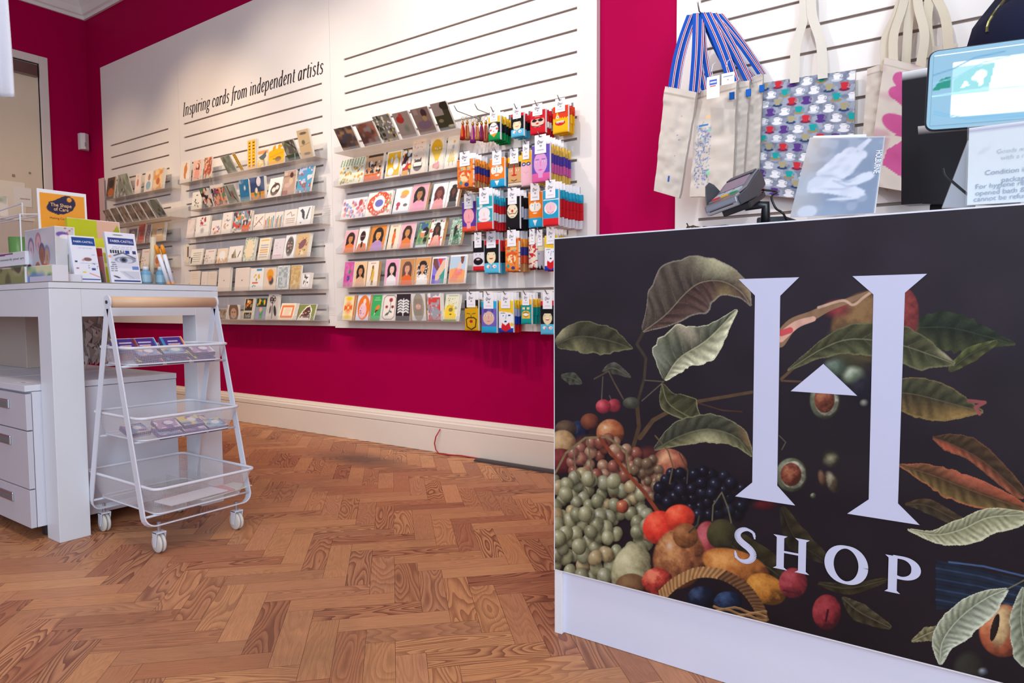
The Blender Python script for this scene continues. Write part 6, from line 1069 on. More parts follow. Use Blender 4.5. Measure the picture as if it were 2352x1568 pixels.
# monogram and SHOP
mono=MB(); YM=YC-.0016-.0006
def cpt(x,y): p=on(1,YM,x,y); return (p.x,YM,p.z)
for P in ([(1696,640.8),(1835.5,636.5),(1792,679),(1785,1115),(1826,1160.5),(1688.5,1139.5),(1727.8,1107.5),(1734,678.5)],[(1957.9,634),(2129.3,628.6),(2078.4,672),(2062.5,1156),(2112,1205.3),(1946,1179.3),(1995.3,1146.5),(2006,676)],[(1891,835.5),(1968.6,908.7),(1816,898)]):
    mono.prism([cpt(*q) for q in P],(0,.0008,0),'#c9c9e2')
CL(mono).build('monogram',SATIN,cn)
zt=on(1,YM,1778,1226).z; zb=on(1,YM,1777,1303).z; sh=MB(); KO=[0]
def flat(P):
    KO[0]+=1; sh.poly([(x,y-KO[0]*1.2e-5,z) for x,y,z in P],'#c9c9e2')
def word(ch,xa,xb,zt=zt,zb=zb):
    H=zt-zb; W=xb-xa; th=.0145; tn=.0055
    def quad(q): flat([(xa+a*W,YM,zb+b*H) for a,b in q])
    def nb(pts,thin,thick):
        pp=[(a*W,b*H) for a,b in pts]; L_,R_=nib(pp,thin,thick)
        for i in range(len(L_)-1): flat([(xa+p,YM,zb+q) for p,q in (L_[i],R_[i],R_[i+1],L_[i+1])])
    tw=th/W
    if ch=='H':
        for x in (.2,.8): quad([(x-tw/2,.0),(x+tw/2,.0),(x+tw/2,1),(x-tw/2,1)]); quad([(x-.2,1),(x+.2,1),(x+tw/2,.93),(x-tw/2,.93)]); quad([(x-.2,0),(x+.2,0),(x+tw/2,.07),(x-tw/2,.07)])
        quad([(.2,.5),(.8,.5),(.8,.56),(.2,.56)])
    if ch=='O': nb(arc(.5,.5,.43,.5,0,360,40),tn,th*1.15)
    if ch=='P':
        quad([(.25-tw/2,0),(.25+tw/2,0),(.25+tw/2,1),(.25-tw/2,1)]); quad([(.02,0),(.48,0),(.25+tw/2,.07),(.25-tw/2,.07)]); quad([(.02,1),(.3,1),(.25+tw/2,.93),(.25-tw/2,.93)])
        nb([(.25,.985),(.5,.985)]+arc(.5,.71,.42,.275,90,-120,22),tn,th*1.05)
    if ch=='S': 
        p=catm([(.86,.80),(.78,.93),(.5,.99),(.24,.9),(.16,.74),(.3,.59),(.66,.42),(.82,.25),(.7,.07),(.42,.0),(.16,.07),(.08,.22)],6)
        pp=[(a*W,b*H) for a,b in p]; n=len(pp)
        for i in range(n-1):
            t=i/n; wd=tn+(th-tn)*max(0,math.sin((t-.15)/.7*math.pi))**.7 if .15<t<.85 else tn
            wd2=tn+(th-tn)*max(0,math.sin(((i+1)/n-.15)/.7*math.pi))**.7 if .15<(i+1)/n<.85 else tn
            (x0,y0),(x1,y1)=pp[i],pp[i+1]; l=math.hypot(x1-x0,y1-y0); nx,ny=-(y1-y0)/l,(x1-x0)/l
            flat([(xa+x0+nx*wd/2,YM,zb+y0+ny*wd/2),(xa+x0-nx*wd/2,YM,zb+y0-ny*wd/2),(xa+x1-nx*wd2/2,YM,zb+y1-ny*wd2/2),(xa+x1+nx*wd2/2,YM,zb+y1+ny*wd2/2)])
        quad([(.80,.93),(.88,.93),(.90,.74),(.84,.74)]); quad([(.04,.28),(.10,.28),(.14,.06),(.06,.06)])
X_=lambda px,py:on(1,YM,px,py).x
for ch,a,b,y in (('S',1685,1741,1250),('H',1776,1860,1265),('O',1898,1990,1295),('P',2031,2111,1310)):
    sh=MB(); word(ch,X_(a,y),X_(b,y)); CL(sh).build('letter',SATIN,cn)
# ---------------- things on the till ----------------
def tquad(name,pts,ax,vals,T,art,cell,desc,cat,m=PAPER,side='#eeeaea',parent=None,only=False,group=None):
    """flat sheet from four photo corners tl,tr,br,bl, each on plane axis=value; thickness added away from the viewer"""
    P=[on(ax,v,*p) for p,v in zip(pts,vals)]; tl,tr,br,bl=P; W=((tr-tl).length+(br-bl).length)/2; H=((bl-tl).length+(br-tr).length)/2
    c=Cv(W,H,cell,'#ffffff'); art(c); o=(bl+br)/2; nrm=(tr-tl).cross(tl-bl).normalized()   # points away from viewer side
    def fn(U,V,X,Y,Z):
        Q=[(1-U)*V*tl[k]+U*V*tr[k]+U*(1-V)*br[k]+(1-U)*(1-V)*bl[k]-o[k] for k in range(3)]; return Q[0],Q[1],Q[2]
    ob=slab(name,W,H,T,c,m,side=side,fn=fn)
    # turn the thickness offset (which slab adds along +Y) into the true backward normal
    back=(P[1]-P[0]).cross(P[0]-P[3]).normalized(); 
    if back.dot(ray(*pts[0]))<0: back=-back
    me=ob.data; nv=len(me.vertices); k=2*(c.nx-1)+2*(c.ny-1)
    for i in range(nv-k,nv): me.vertices[i].co+=Vector((0,-T,0))+back*T
    if parent: ob.parent=parent; ob.location=o-parent.location
    else: ob.location=o
    if desc: tag(ob,desc,cat,group)
    return ob,P
CTZ=CT
def V3(a,b,c): return rv*a+uv*b+fw*c
# card terminal
Wd=V3(.706,.205,-.677).normalized(); Ld=V3(.58,.38,.72); Ld=(Ld-Wd*Ld.dot(Wd)).normalized(); Nd=Wd.cross(Ld)
cc=on(1,1.60,1692,452)
ct=empty('card_terminal',(cc.x,cc.y,cc.z),0,'grey card payment terminal on a black stalk with coloured keys','card reader')
ct.matrix_world=Matrix(((Wd.x,Ld.x,Nd.x,cc.x),(Wd.y,Ld.y,Nd.y,cc.y),(Wd.z,Ld.z,Nd.z,cc.z),(0,0,0,1)))
def prof_box(xw,prof_,col,mb=None):
    mb=mb or MB(); return mb.prism([(-xw,y,z) for y,z in prof_],(2*xw,0,0),col)
prof_box(.040,[(-.092,-.012),(-.098,-.002),(-.094,.010),(-.02,.016),(.045,.030),(.092,.036),(.098,.026),(.094,-.006),(.02,-.018)],'#2a2c36').build('body',PLAST,ct,.004)
prof_box(.0385,[(-.100,-.010),(-.103,-.002),(-.098,.0125),(-.070,.0145),(-.070,-.013)],'#a2a4ac').build('front_cap',METAL,ct,.003)
MB().box((-.028,-.1040,-.0035),(.028,-.1005,-.0015),'#17171c').build('card_slot',PLAST,ct)
prof_box(.0385,[(-.07,.0130),(-.07,.0155),(-.02,.0185),(.045,.0322),(.09,.0382),(.092,.036),(.045,.029),(-.02,.015)],'#777a84').build('face_plate',PLAST,ct,.001)
def on_top(y): return .0155+(y+.07)*.06 if y<-.02 else .0185+(y+.02)*(.0137/.065)
for r_ in range(4):
    for q in range(3):
        y=-.062+.0 if r_==0 else -.062+.0115*r_; x=-.022+.022*q; col=('#d83a3a','#e8b030','#2f9a54')[q] if r_==0 else '#b4b8c0'
        z=on_top(y); MB().box((x-.0085,y-.0042,z-.001),(x+.0085,y+.0042,z+.0035),col).build('key',PLAST,ct,.001)
prof_box(.029,[(-.008,on_top(-.008)+.0004),(-.008,on_top(-.008)+.0014),(.05,.0352),(.05,.0335)],'#8e93a0').build('screen',GLOSSP,ct)
prof_box(.033,[(.054,.0345),(.054,.038),(.088,.0405),(.09,.037)],'#3a3c46').build('printer_lid',PLAST,ct,.002)
for sx in (-1,):
    mb=MB(); mb.prism([(-.0405,-.085,.010),(-.0425,-.06,.036),(-.0425,-.045,.052),(-.0425,-.02,.056),(-.0425,.0,.046),(-.0405,.02,.02)],(.003,0,0),'#3b3d44'); mb.build('privacy_shield',PLAST,ct,.001)
MB().box((-.034,-.03,-.032),(.034,.085,-.016),'#15151a').build('cradle',PLAST,ct,.003)
base=Vector((cc.x+.05,cc.y+.06,CTZ)); inv=ct.matrix_world.inverted()
MB().tube([inv@(base+Vector((0,0,.02))),inv@(base+Vector((.0,.0,.07))),Vector((0,.03,-.03))],.012,'#16161b',12).build('stalk',PLAST,ct,smooth=True)
bb=MB().lathe([(.001,0),(.055,0),(.058,.004),(.052,.012),(.016,.022),(.001,.022)],'#18181d',24); bb.v=[tuple(inv@(base+Vector(v))) for v in bb.v]; bb.build('stand_base',PLAST,ct,smooth=True)
pts=[Vector((.03,.08,-.012)),Vector((.06,.085,-.03))]+[inv@on(1,1.66,*p) for p in ((1772,452),(1782,478),(1800,492))]+[inv@Vector((on(1,1.7,1820,498).x,1.7,CTZ+.004))]
MB().tube([tuple(p) for p in catm(pts,5)],.0026,'#15171c',8).build('cable',PLAST,ct,smooth=True)
# low black gadgets beside the stalk
p=on(1,1.66,1655,500); e=empty('phone_cradle',(p.x,1.66,CTZ),R(-20),'low black handset cradle lying under the card terminal','cradle')
MB().prism([(-.05,-.03,0),(.045,-.03,0),(.045,-.03,.012),(-.03,-.03,.03),(-.05,-.03,.012)],(0,.06,0),'#1d2027').build('body',PLAST,e,.003)
MB().box((-.03,-.02,.022),(.03,.02,.028),'#3a4656').build('top_plate',PLAST,e,.002)
p=on(1,1.74,1778,480); e=empty('barcode_scanner',(p.x,1.76,CTZ),R(15),'dark grey barcode scanner between the terminal and the booklet','scanner')
MB().lathe([(.001,0),(.04,0),(.042,.006),(.03,.016),(.001,.018)],'#262b33',20).build('base',PLAST,e,smooth=True)
MB().prism([(-.045,-.02,.03),(.045,-.02,.02),(.05,-.02,.04),(.02,-.02,.052),(-.045,-.02,.052)],(0,.04,0),'#2c333d').build('head',PLAST,e,.005)
MB().tube([(0,0,.015),(0,0,.035)],.012,'#20242b',12).build('neck',PLAST,e)
p=on(1,1.60,1594,503); e=empty('twine_bundle',(p.x,1.60,CTZ),0,'small tangle of brown twine at the left end of the counter','string')
for i in range(5):
    rr=random.Random(i); MB().tube([(.016*math.cos(a*.9+i)*(1+.2*rr.random()),.014*math.sin(a*.9+i),.006+.004*i+.003*math.sin(a*2)) for a in range(0,9)],.0018,'#5a4536',6).build('strand',CLOTH,e)
MB().tube([(0,0,.01),(-.012,0,.022),(-.018,0,.034)],.0016,'#4a3a30',6).build('loose_end',CLOTH,e)
p=on(1,1.82,1716,500); c=Cv(.05,.03,.003,'#e0c070'); c.noise('#b8402c',.2,.5,.1,1,3); c.noise('#3a5aa0',.2,.6,.1,1,5); o=slab('badge_packet',.05,.035,.02,c,PAPER,loc=(p.x,1.82,CTZ)); tag(o,'small yellow and red packet behind the terminal stalk','packet')
# booklet
def a_book(c):
    c.rect(0,0,1,1,"#8292ab"); g=np.clip(1-c.U/.42,0,1); c.mix(g*.85,'#b9aea6'); c.noise('#9fb0c6',.5,.45,.4,.6,3)
    Wc='#d3d8e6'; 
    c.ell(.58,.80,.10,.075,Wc,20); c.poly([(.64,.84),(.80,.98),(.84,.96),(.72,.80)],Wc); c.poly([(.34,.68),(.42,.78),(.55,.82),(.72,.80),(.76,.70),(.66,.52),(.50,.42),(.24,.44),(.20,.55)],Wc)
    c.ell(.74,.76,.07,.07,Wc); c.poly([(.12,.42),(.20,.50),(.52,.44),(.62,.42),(.80,.53),(.90,.54),(.94,.49),(.90,.44),(.72,.36),(.84,.30),(.86,.24),(.78,.20),(.40,.28),(.14,.30)],Wc)
    c.ell(.2,.06,.12,.09,'#c9cfdd'); c.ell(.57,.79,.05,.03,'#c3c9d8',20,.6,.8); c.ell(.50,.70,.10,.05,'#c0c7d8',35,.6,.8); c.ell(.42,.60,.12,.04,'#bcc3d5',30,.6,.8); c.ell(.58,.58,.10,.05,'#c9cfde',50,.6,.8); c.ell(.35,.50,.16,.03,'#b3bbcf',0,.6,.9); c.line([(.28,.52),(.5,.47),(.62,.43)],.012,'#aab3c9'); c.line([(.44,.44),(.62,.36),(.74,.37)],.018,'#a3adc6')
    c.ell(.66,.43,.12,.03,'#bfc6d6',25,.6,.9); c.ell(.45,.33,.25,.025,'#bcc4d6',-5,.6,.9); c.line([(.72,.36),(.60,.33),(.40,.33)],.012,'#a9b2c9'); c.line([(.76,.70),(.70,.60),(.64,.52)],.014,'#b2bace'); c.noise('#b4bccd',.12,.55,.2,.35,8); c.line([(.5,.43),(.66,.41)],.012,'#9aa4ba'); c.ell(.60,.20,.18,.02,'#cfd5e2'); c.blur(1)
bk,BP=tquad('exhibition_booklet',[(1860,316),(2033,313),(2010,489),(1814,499)],1,(1.70,1.68,1.62,1.62),.002,a_book,.0022,'silver-blue booklet showing a pale crouching stone figure, standing by the terminal','booklet',GLOSSP,'#f2f0f2')
tl,tr,br,bl=BP; ey=(tr-br); ex=(tr-tl); nrm=ex.cross(ey).normalized(); nrm=-nrm if nrm.dot(fw)>0 else nrm
q0=br.lerp(bl,.075)+ey*.82-bk.location+nrm*.0008
M=Matrix.Identity(4); dx=-ey.normalized(); up=(ex-ey.normalized()*ex.dot(ey.normalized())).normalized()
M.col[0]=(*dx,0); M.col[2]=(*up,0); M.col[1]=(*(up.cross(dx)),0); M.col[3]=(*q0,1)
text_mesh('title','HOLBURNE',.016,M,'#eef0f6',bk,bold=.02,width=.055)
# second white sheet behind the booklet
o,_=tquad('white_leaflet',[(1868,312),(1990,308),(1990,420),(1850,430)],1,(1.76,1.76,1.72,1.72),.002,lambda c:c.rect(0,0,1,1,'#efeef2'),.01,'plain white leaflet peeking out behind the silver booklet','leaflet')
mb=MB().box((-.09,.0,0),(.09,.05,.004),'#e9b8c8'); o=mb.build('pink_pad',PAPER); o.location=(on(1,1.66,1890,495).x,1.64,CTZ); tag(o,'flat pink note pad under the silver booklet','note pad')
# acrylic easel holding the booklet
e=empty('booklet_stand',((BP[2].x+BP[3].x)/2,1.68,CTZ),0,'clear acrylic easel propping up the silver booklet','stand')
MB().box((-.07,-.045,0),(.07,.06,.003),'#ffffff').build('base_plate',ACR,e); MB().prism([(-.06,-.02,.003),(-.06,-.017,.003),(-.06,.047,.13),(-.06,.044,.13)],(.12,0,0),'#ffffff').build('back_plate',ACR,e)
# till monitor seen from behind
mn=empty('till_monitor',on(1,1.84,2180,470)*1.0,0,'black till monitor turned away, left of the bright customer screen','monitor'); mn.location.z=CTZ
ml=mn.location
def tq_part(name,pts,y,T,art,cell,par,m=PLAST,side='#15161b',vals=None):
    return tquad(name,pts,1,vals or (y,y,y,y),T,art,cell,None,None,m,side,par)[0]
tq_part('housing',[(2072,166),(2330,120),(2330,455),(2070,470)],1.80,.045,lambda c:(c.rect(0,0,1,1,'#16171d')),.02,mn,vals=(1.80,1.74,1.74,1.80))
tq_part('rear_cover',[(2108,290),(2330,268),(2330,470),(2118,468)],1.77,.03,lambda c:c.rect(0,0,1,1,'#1a1c23'),.02,mn,vals=(1.785,1.73,1.73,1.785))
ft=on(1,1.86,2160,470); MB().box((ft.x-ml.x-.07,-.08,0),(ft.x-ml.x+.14,.10,.012),'#16171c').build('foot',PLAST,mn,.003)
MB().box((ft.x-ml.x-.02,.0,.012),(ft.x-ml.x+.05,.03,.12),'#16171c').build('neck',PLAST,mn,.003)
# customer screen
def a_screen(c):
    c.rect(0,0,1,1,'#7ea3b6'); c.rect(.12,.10,1,.86,'#dfe8ea'); c.rect(.12,.42,.34,.80,'#9cc6c8'); c.poly([(.0,.5),(.115,.52),(.115,.68),(.05,.66)],'#0f7a68')  # bezel border takes the colour of the window reflected in it
    c.poly([(.13,.45),(.34,.48),(.37,.80),(.22,.74),(.13,.62)],'#84bcbc'); c.ell(.29,.66,.035,.03,'#e8f8f8'); c.ell(.265,.62,.03,.02,'#e8f8f8'); c.poly([(.17,.5),(.20,.60),(.23,.52)],'#e0f4f4'); c.poly([(.27,.6),(.31,.6),(.30,.5),(.28,.5)],'#e0f4f4')
    c.line([(.0,.72),(.12,.78),(.25,.90),(.42,.93)],.008,'#4f86a8'); c.line([(.0,.60),(.15,.66),(.3,.82),(.45,.86)],.006,'#7fb4cc'); c.line([(0,.42),(.3,.45),(.7,.42),(1,.46)],.008,'#a9d8e4')
    c.line([(.02,.2),(.2,.08),(.5,.06),(1,.1)],.006,'#5f9cbc'); c.line([(.02,.16),(.22,.05),(.6,.03)],.006,'#5f9cbc')
SCR=mat('lit_screen_and_reflection',.25,spec=.4,emis=.5)
cs=empty('customer_screen',on(1,1.62,2300,300),0,'bright customer-facing till screen with pale blue bezel at the right edge','screen'); cs.location.z=CTZ
def rquad(pts,r_,n=5):
    return pts
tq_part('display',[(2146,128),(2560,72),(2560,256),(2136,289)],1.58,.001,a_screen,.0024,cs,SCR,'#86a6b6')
def rounded(pts,y,r_,grow):
    P=[on(1,y,*p) for p in pts]; ce=sum(P,Vector())/4; P=[p+(p-ce).normalized()*grow for p in P]; out=[]
    for i in range(4):
        a,b,c_=P[i-1],P[i],P[(i+1)%4]; u_=(a-b).normalized()*r_; v_=(c_-b).normalized()*r_
        for k in range(7): t=k/6; out.append((b+u_)*(1-t)**2+b*2*t*(1-t)+(b+v_)*t*t)
    return out
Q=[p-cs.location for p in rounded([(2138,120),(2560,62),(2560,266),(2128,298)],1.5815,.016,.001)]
MB().prism(Q,(0,.002,0),'#7ea3b6').build('bezel_reflection',SCR,cs)  # glowing pale blue stands in for the window reflected in black glass
Q=[p-cs.location for p in rounded([(2138,120),(2560,62),(2560,266),(2128,298)],1.584,.018,.005)]
MB().prism(Q,(0,.012,0),'#1b2733').build('bezel',PLAST,cs,.002)
a=on(1,1.63,2330,300); MB().tube([(a.x-cs.location.x,.0,.0),(a.x-cs.location.x,.0,.12),(a.x-cs.location.x,-.02,.2)],.014,'#17181d',12).build('pole',PLAST,cs,smooth=True)
MB().lathe([(.001,0),(.06,0),(.06,.006),(.02,.012),(.001,.012)],'#17181d',24,o=(a.x-cs.location.x,0,0)).build('foot',PLAST,cs,smooth=True)
# grey wedge and cable
pw=[on(1,1.60,*q) for q in ((2162,478),(2222,322),(2240,322),(2240,478))]
e=empty('screen_stand_wedge',(pw[0].x,1.60,CTZ),0,'grey sloping metal bracket behind the white notice','bracket')
MB().prism([Vector((p.x-pw[0].x,0,max(0,p.z-CTZ))) for p in pw],(0,.04,0),'#a7a9ac').build('side_plate',METAL,e,.001)
pts=catm([on(1,1.597,*q)-e.location for q in ((2168,386),(2172,402),(2196,424),(2222,446))],6); MB().tube([tuple(p) for p in pts],.0022,'#2a2d33',8).build('cable',PLAST,e,smooth=True)
# notice in clear holder
sg=empty('notice_holder',(on(1,1.53,2300,470).x,1.53,CTZ),0,'white refunds notice in an upright clear holder at the right edge','notice')
def a_notice(c):
    c.rect(0,0,1,1,'#e9f1f7'); c.rect(0,.95,1,1,'#b9b8d8'); c.line([(.12,.66),(.18,.72)],.012,'#b8c4cc')
tq_part('page',[(2226,294),(2480,262),(2480,456),(2221,471)],1.53,.001,a_notice,.006,sg,GLOSSP,'#e0e8ee')
tq_part('holder',[(2222,288),(2486,255),(2486,460),(2217,473)],1.5285,.0008,lambda c:c.rect(0,0,1,1,'#ffffff'),.02,sg,ACR)
sl=on(1,1.528,2232,440); rz=0
for i,(t,y,px,s_) in enumerate((('Goods must be returned',352,2290,.011),('with a receipt',366,2300,.011),('Condition in the original',402,2262,.0125),('packaging.',418,2300,.0125),('For hygiene reasons, earrings,',434,2240,.0125),('opened bath & body products',449,2240,.0125),('cannot be refunded or exchanged',463,2236,.0125))):
    p=on(1,1.5275,px,y)-sg.location; text_mesh('text_line',t,s_,Matrix.Translation(p),'#8fa0b4' if i>1 else '#b9c8d2',sg)
MB().box((on(1,1.53,2221,471).x-sg.location.x,-.002,0),(.10,.022,.003),'#ffffff').build('holder_foot',ACR,sg)
# ---------------- person behind the till ----------------
def skin_mesh(name,J,E_,m,col,parent=None,sub=2):
    """one continuous surface grown round connected joints (position, radius)"""
    me=bpy.data.meshes.new(name); keys=list(J); me.from_pydata([J[k][0] for k in keys],[(keys.index(a),keys.index(b)) for a,b in E_],[])
    o=bpy.data.objects.new(name,me); C.objects.link(o)
    o.modifiers.new('skin','SKIN'); 
    if not me.skin_vertices: me.attributes
    for i,k in enumerate(keys):
        r_=J[k][1]; r_=(r_,r_) if not isinstance(r_,tuple) else r_; me.skin_vertices[0].data[i].radius=r_
    me.skin_vertices[0].data[0].use_root=True
    s_=o.modifiers.new('sub','SUBSURF'); s_.levels=sub; s_.render_levels=sub
    dg=bpy.context.evaluated_depsgraph_get(); m2=bpy.data.meshes.new_from_object(o.evaluated_get(dg)); o.modifiers.clear(); o.data=m2; m2.name=name
    a=m2.color_attributes.new('Col','FLOAT_COLOR','POINT'); arr=np.ones((len(m2.vertices),4),np.float32); arr[:,:3]=lin(col); a.data.foreach_set('color',arr.ravel())
    m2.materials.clear(); m2.materials.append(m); m2.shade_smooth()
    if parent: o.parent=parent
    return o
SKINM=mat('skin',.5,spec=.4,bump=.1,bscale=300)
E_=on(1,2.06,2228,150); S_=on(1,2.22,2478,-118); H_=on(1,1.98,2378,-40)
px0,py0=.46,2.26
pe=empty('person',(px0,py0,0),0,'person in navy zipped jacket behind the till, arm bent, mostly out of frame','person')
pe_l=pe.location
def J_(d): return {k:((Vector(v[0])-pe_l)[:],v[1]) for k,v in d.items()}
sz=S_.z
body=J_({'pelvis':((px0,py0,.96),(.15,.11)),'waist':((px0,py0,1.12),(.13,.10)),'chest':((px0-.02,py0,sz-.12),(.16,.11)),'neck':((px0-.02,py0-.01,sz+.06),.055),'head1':((px0-.03,py0-.03,sz+.16),(.075,.085)),'head2':((px0-.03,py0-.03,sz+.27),(.07,.085)),
 'shR':((S_.x,S_.y,sz-.02),.055),'elR':(tuple(E_+Vector((.06,.02,.0))),.042),'wrR':(tuple(H_+Vector((.03,.0,-.035))),.028),'palmR':(tuple(H_+Vector((.035,0,.02))),(.036,.016)),
 'shL':((px0+.20,py0,sz-.02),.055),'elL':((px0+.27,py0-.04,1.16),.042),'wrL':((px0+.22,py0-.26,1.055),.028),'palmL':((px0+.19,py0-.33,1.04),(.036,.016)),
 'hipR':((px0-.10,py0,.90),.09),'knR':((px0-.11,py0-.02,.50),.062),'anR':((px0-.11,py0+.02,.09),.042),'toR':((px0-.12,py0-.14,.035),.035),
 'hipL':((px0+.10,py0,.90),.09),'knL':((px0+.11,py0-.02,.50),.062),'anL':((px0+.11,py0+.02,.09),.042),'toL':((px0+.12,py0-.14,.035),.035)})
ed=[('pelvis','waist'),('waist','chest'),('chest','neck'),('neck','head1'),('head1','head2'),('chest','shR'),('shR','elR'),('elR','wrR'),('wrR','palmR'),('chest','shL'),('shL','elL'),('elL','wrL'),('wrL','palmL'),('pelvis','hipR'),('hipR','knR'),('knR','anR'),('anR','toR'),('pelvis','hipL'),('hipL','knL'),('knL','anL'),('anL','toL')]
hand=Vector(body['palmR'][0])
for i in range(4):     # fingers of the raised hand, curled
    b=hand+Vector((-.024+.016*i,.0,.028)); l=(.030,.036,.033,.026)[i]
    body['f%da'%i]=(tuple(b),.0085); body['f%db'%i]=(tuple(b+Vector((-.012,-.008,l))),.008); body['f%dc'%i]=(tuple(b+Vector((-.030,-.016,l+.010))),.007); body['f%dd'%i]=(tuple(b+Vector((-.046,-.018,l+.002))),.0065)
    ed+=[('palmR','f%da'%i),('f%da'%i,'f%db'%i),('f%db'%i,'f%dc'%i),('f%dc'%i,'f%dd'%i)]
b=hand+Vector((-.032,-.006,-.012)); body['ta']=(tuple(b),.010); body['tb']=(tuple(b+Vector((-.020,-.008,.022))),.009); body['tc']=(tuple(b+Vector((-.034,-.012,.044))),.008); ed+=[('palmR','ta'),('ta','tb'),('tb','tc')]
skin_mesh('body',body,ed,SKINM,'#c98f7c',pe)
hd=Vector(body['head1'][0])+Vector((0,0,.05))
MB().lathe([(.003,0),(.012,.006),(.006,.03),(.002,.045)],'#c98f7c',10,o=tuple(hd+Vector((0,-.10,-.02)))).build('nose',SKINM,pe,smooth=True)
for s_ in (-1,1):
    MB().lathe([(.002,-.006),(.011,0),(.002,.006)],'#f0eeea',12,o=tuple(hd+Vector((s_*.032,-.083,.03))),axis='Y').build('eye',PLAST,pe,smooth=True)
    MB().lathe([(.004,-.008),(.026,-.004),(.02,.006),(.004,.008)],'#c98f7c',12,o=tuple(hd+Vector((s_*.082,.0,.0))),axis='X').build('ear',SKINM,pe,smooth=True)
MB().box((-.024,-.003,-.003),(.024,.003,.003),'#9c4a48',Matrix.Translation(hd+Vector((0,-.088,-.045)))).build('mouth',SKINM,pe,.002)
skin_mesh('hair',{'a':((hd.x,hd.y+.03,hd.z+.06),(.09,.085)),'b':((hd.x,hd.y+.05,hd.z-.03),(.08,.05)),'c':((hd.x,hd.y+.05,hd.z-.10),(.06,.04))},[('a','b'),('b','c')],CLOTH,'#3a2a22',pe)
NAVY='#23263f'
jk={k:(body[k][0],r_) for k,r_ in (('waist',(.165,.13)),('chest',(.195,.14)),('shR',.105),('elR',.115),('wrR',.07),('shL',.085),('elL',.07),('wrL',.048))}
jk['hem']=((0,0,.93),(.175,.14)); jk['coll']=((-.02,.0,sz+.02),.08)
skin_mesh('jacket',jk,[('waist','chest'),('waist','hem'),('chest','coll'),('chest','shR'),('shR','elR'),('elR','wrR'),('chest','shL'),('shL','elL'),('elL','wrL')],CLOTH,NAVY,pe)
tr_={k:(body[k][0],r_) for k,r_ in (('pelvis',(.165,.125)),('hipR',.105),('knR',.08),('anR',.065),('hipL',.105),('knL',.08),('anL',.065))}
skin_mesh('trousers',tr_,[('pelvis','hipR'),('hipR','knR'),('knR','anR'),('pelvis','hipL'),('hipL','knL'),('knL','anL')],CLOTH,'#20242e',pe)
for s_ in (-1,1): skin_mesh('shoe',{'a':((s_*.11,.03,.05),.05),'b':((s_*.12,-.07,.045),.045),'c':((s_*.12,-.17,.035),.036)},[('a','b'),('b','c')],PLAST,'#17171a',pe)
# zip tape down the sleeve side and the jacket's blue lining edge
from mathutils.bvhtree import BVHTree
jo=[o for o in pe.children if o.name.startswith('jacket')][0]; bv=BVHTree.FromPolygons([v.co for v in jo.data.vertices],[tuple(p.vertices) for p in jo.data.polygons]); zp=[]
for q in ((2306,2),(2296,14),(2287,26),(2279,38),(2272,50),(2268,62),(2267,74)):
    h_=bv.ray_cast(C0-pe_l,ray(*q).normalized())
    if h_[0]: zp.append(tuple(h_[0]-ray(*q).normalized()*.001))
if len(zp)>2: MB().tube(zp,.004,'#8f8f62',6).build('zip',METAL,pe)
# ---------------- white table ----------------
TX=-2.640; TY0,TY1=.995,1.622; TZ=.917; TL=1.50; LW=.101
tb=empty('display_table',(TX-TL/2,(TY0+TY1)/2,0),0,'chunky white display table with square legs','table'); tl_=tb.location
def TLc(mb): mb.v=[(v[0]-tl_.x,v[1]-tl_.y,v[2]-tl_.z) for v in mb.v]; return mb
TW='#e0e3ea'
TLc(MB().box((TX-TL,TY0,.897),(TX,TY1,TZ),TW)).build('tabletop',SATIN,tb,.0012)
TLc(MB().box((TX-TL+.004,TY0+.004,TZ),(TX-.003,TY1-.003,TZ+.004),'#8f857f')).build('top_sheet',PLAST,tb)
mb=MB()
for a,b in (((TX-.099,TY0+LW,.797),(TX-.001,TY1-LW,.8955)),((TX-TL+.001,TY0+LW,.797),(TX-TL+.099,TY1-LW,.8955)),((TX-TL+LW,TY0+.001,.797),(TX-LW,TY0+.03,.8955)),((TX-TL+LW,TY1-.03,.797),(TX-LW,TY1-.001,.8955))): mb.box(a,b,TW)
TLc(mb).build('apron',SATIN,tb)
for x in (TX,TX-TL+LW):
    for y in (TY0,TY1-LW): TLc(MB().box((x-LW,y,.0),(x,y+LW,.8955),TW)).build('leg',SATIN,tb,.0015)
# ---------------- drawer pedestals under the table ----------------
def pedestal(x1,desc,full=True):
    w_=.415; y0,y1,z0,z1=.948,1.488,.045,.556; e=empty('drawer_pedestal',(x1-w_/2,(y0+y1)/2,0),0,desc,'drawer unit','drawer pedestals under the table')
    o=e.location
    def l(mb): mb.v=[(v[0]-o.x,v[1]-o.y,v[2]) for v in mb.v]; return mb
    l(MB().box((x1-w_,y0+.02,z0),(x1,y1,z1-.024),'#d5d5e0')).build('carcass',SATIN,e,.001)
    l(MB().box((x1-w_,y0-.002,z1-.022),(x1,y1+.002,z1),'#dadae4')).build('top_panel',SATIN,e,.001)
    for a,b in ((.396,.525),(.186,.392),(z0,.182)):
        d=l(MB().box((x1-w_+.001,y0,a),(x1-.001,y0+.018,b),'#c9c6d0')).build('drawer',SATIN,e,.0015)
        h_=l(MB().box((x1-w_/2-.062,y0-.006,b-.062),(x1-w_/2+.062,y0+.001,b-.028),'#b9bac2')).build('handle',METAL,d,.003)
        l(MB().box((x1-w_/2-.055,y0-.0068,b-.056),(x1-w_/2+.055,y0-.0055,b-.036),'#6f7078')).build('handle_recess',PLAST,d)
    for sx in (-1,1):
        for sy in (-1,1): l(MB().lathe([(.014,0),(.02,.004),(.02,.036),(.012,.045)],'#1d1d22',14,o=(x1-w_/2+sx*.16,(y0+y1)/2+sy*.2,0))).build('foot',PLAST,e)
    return e
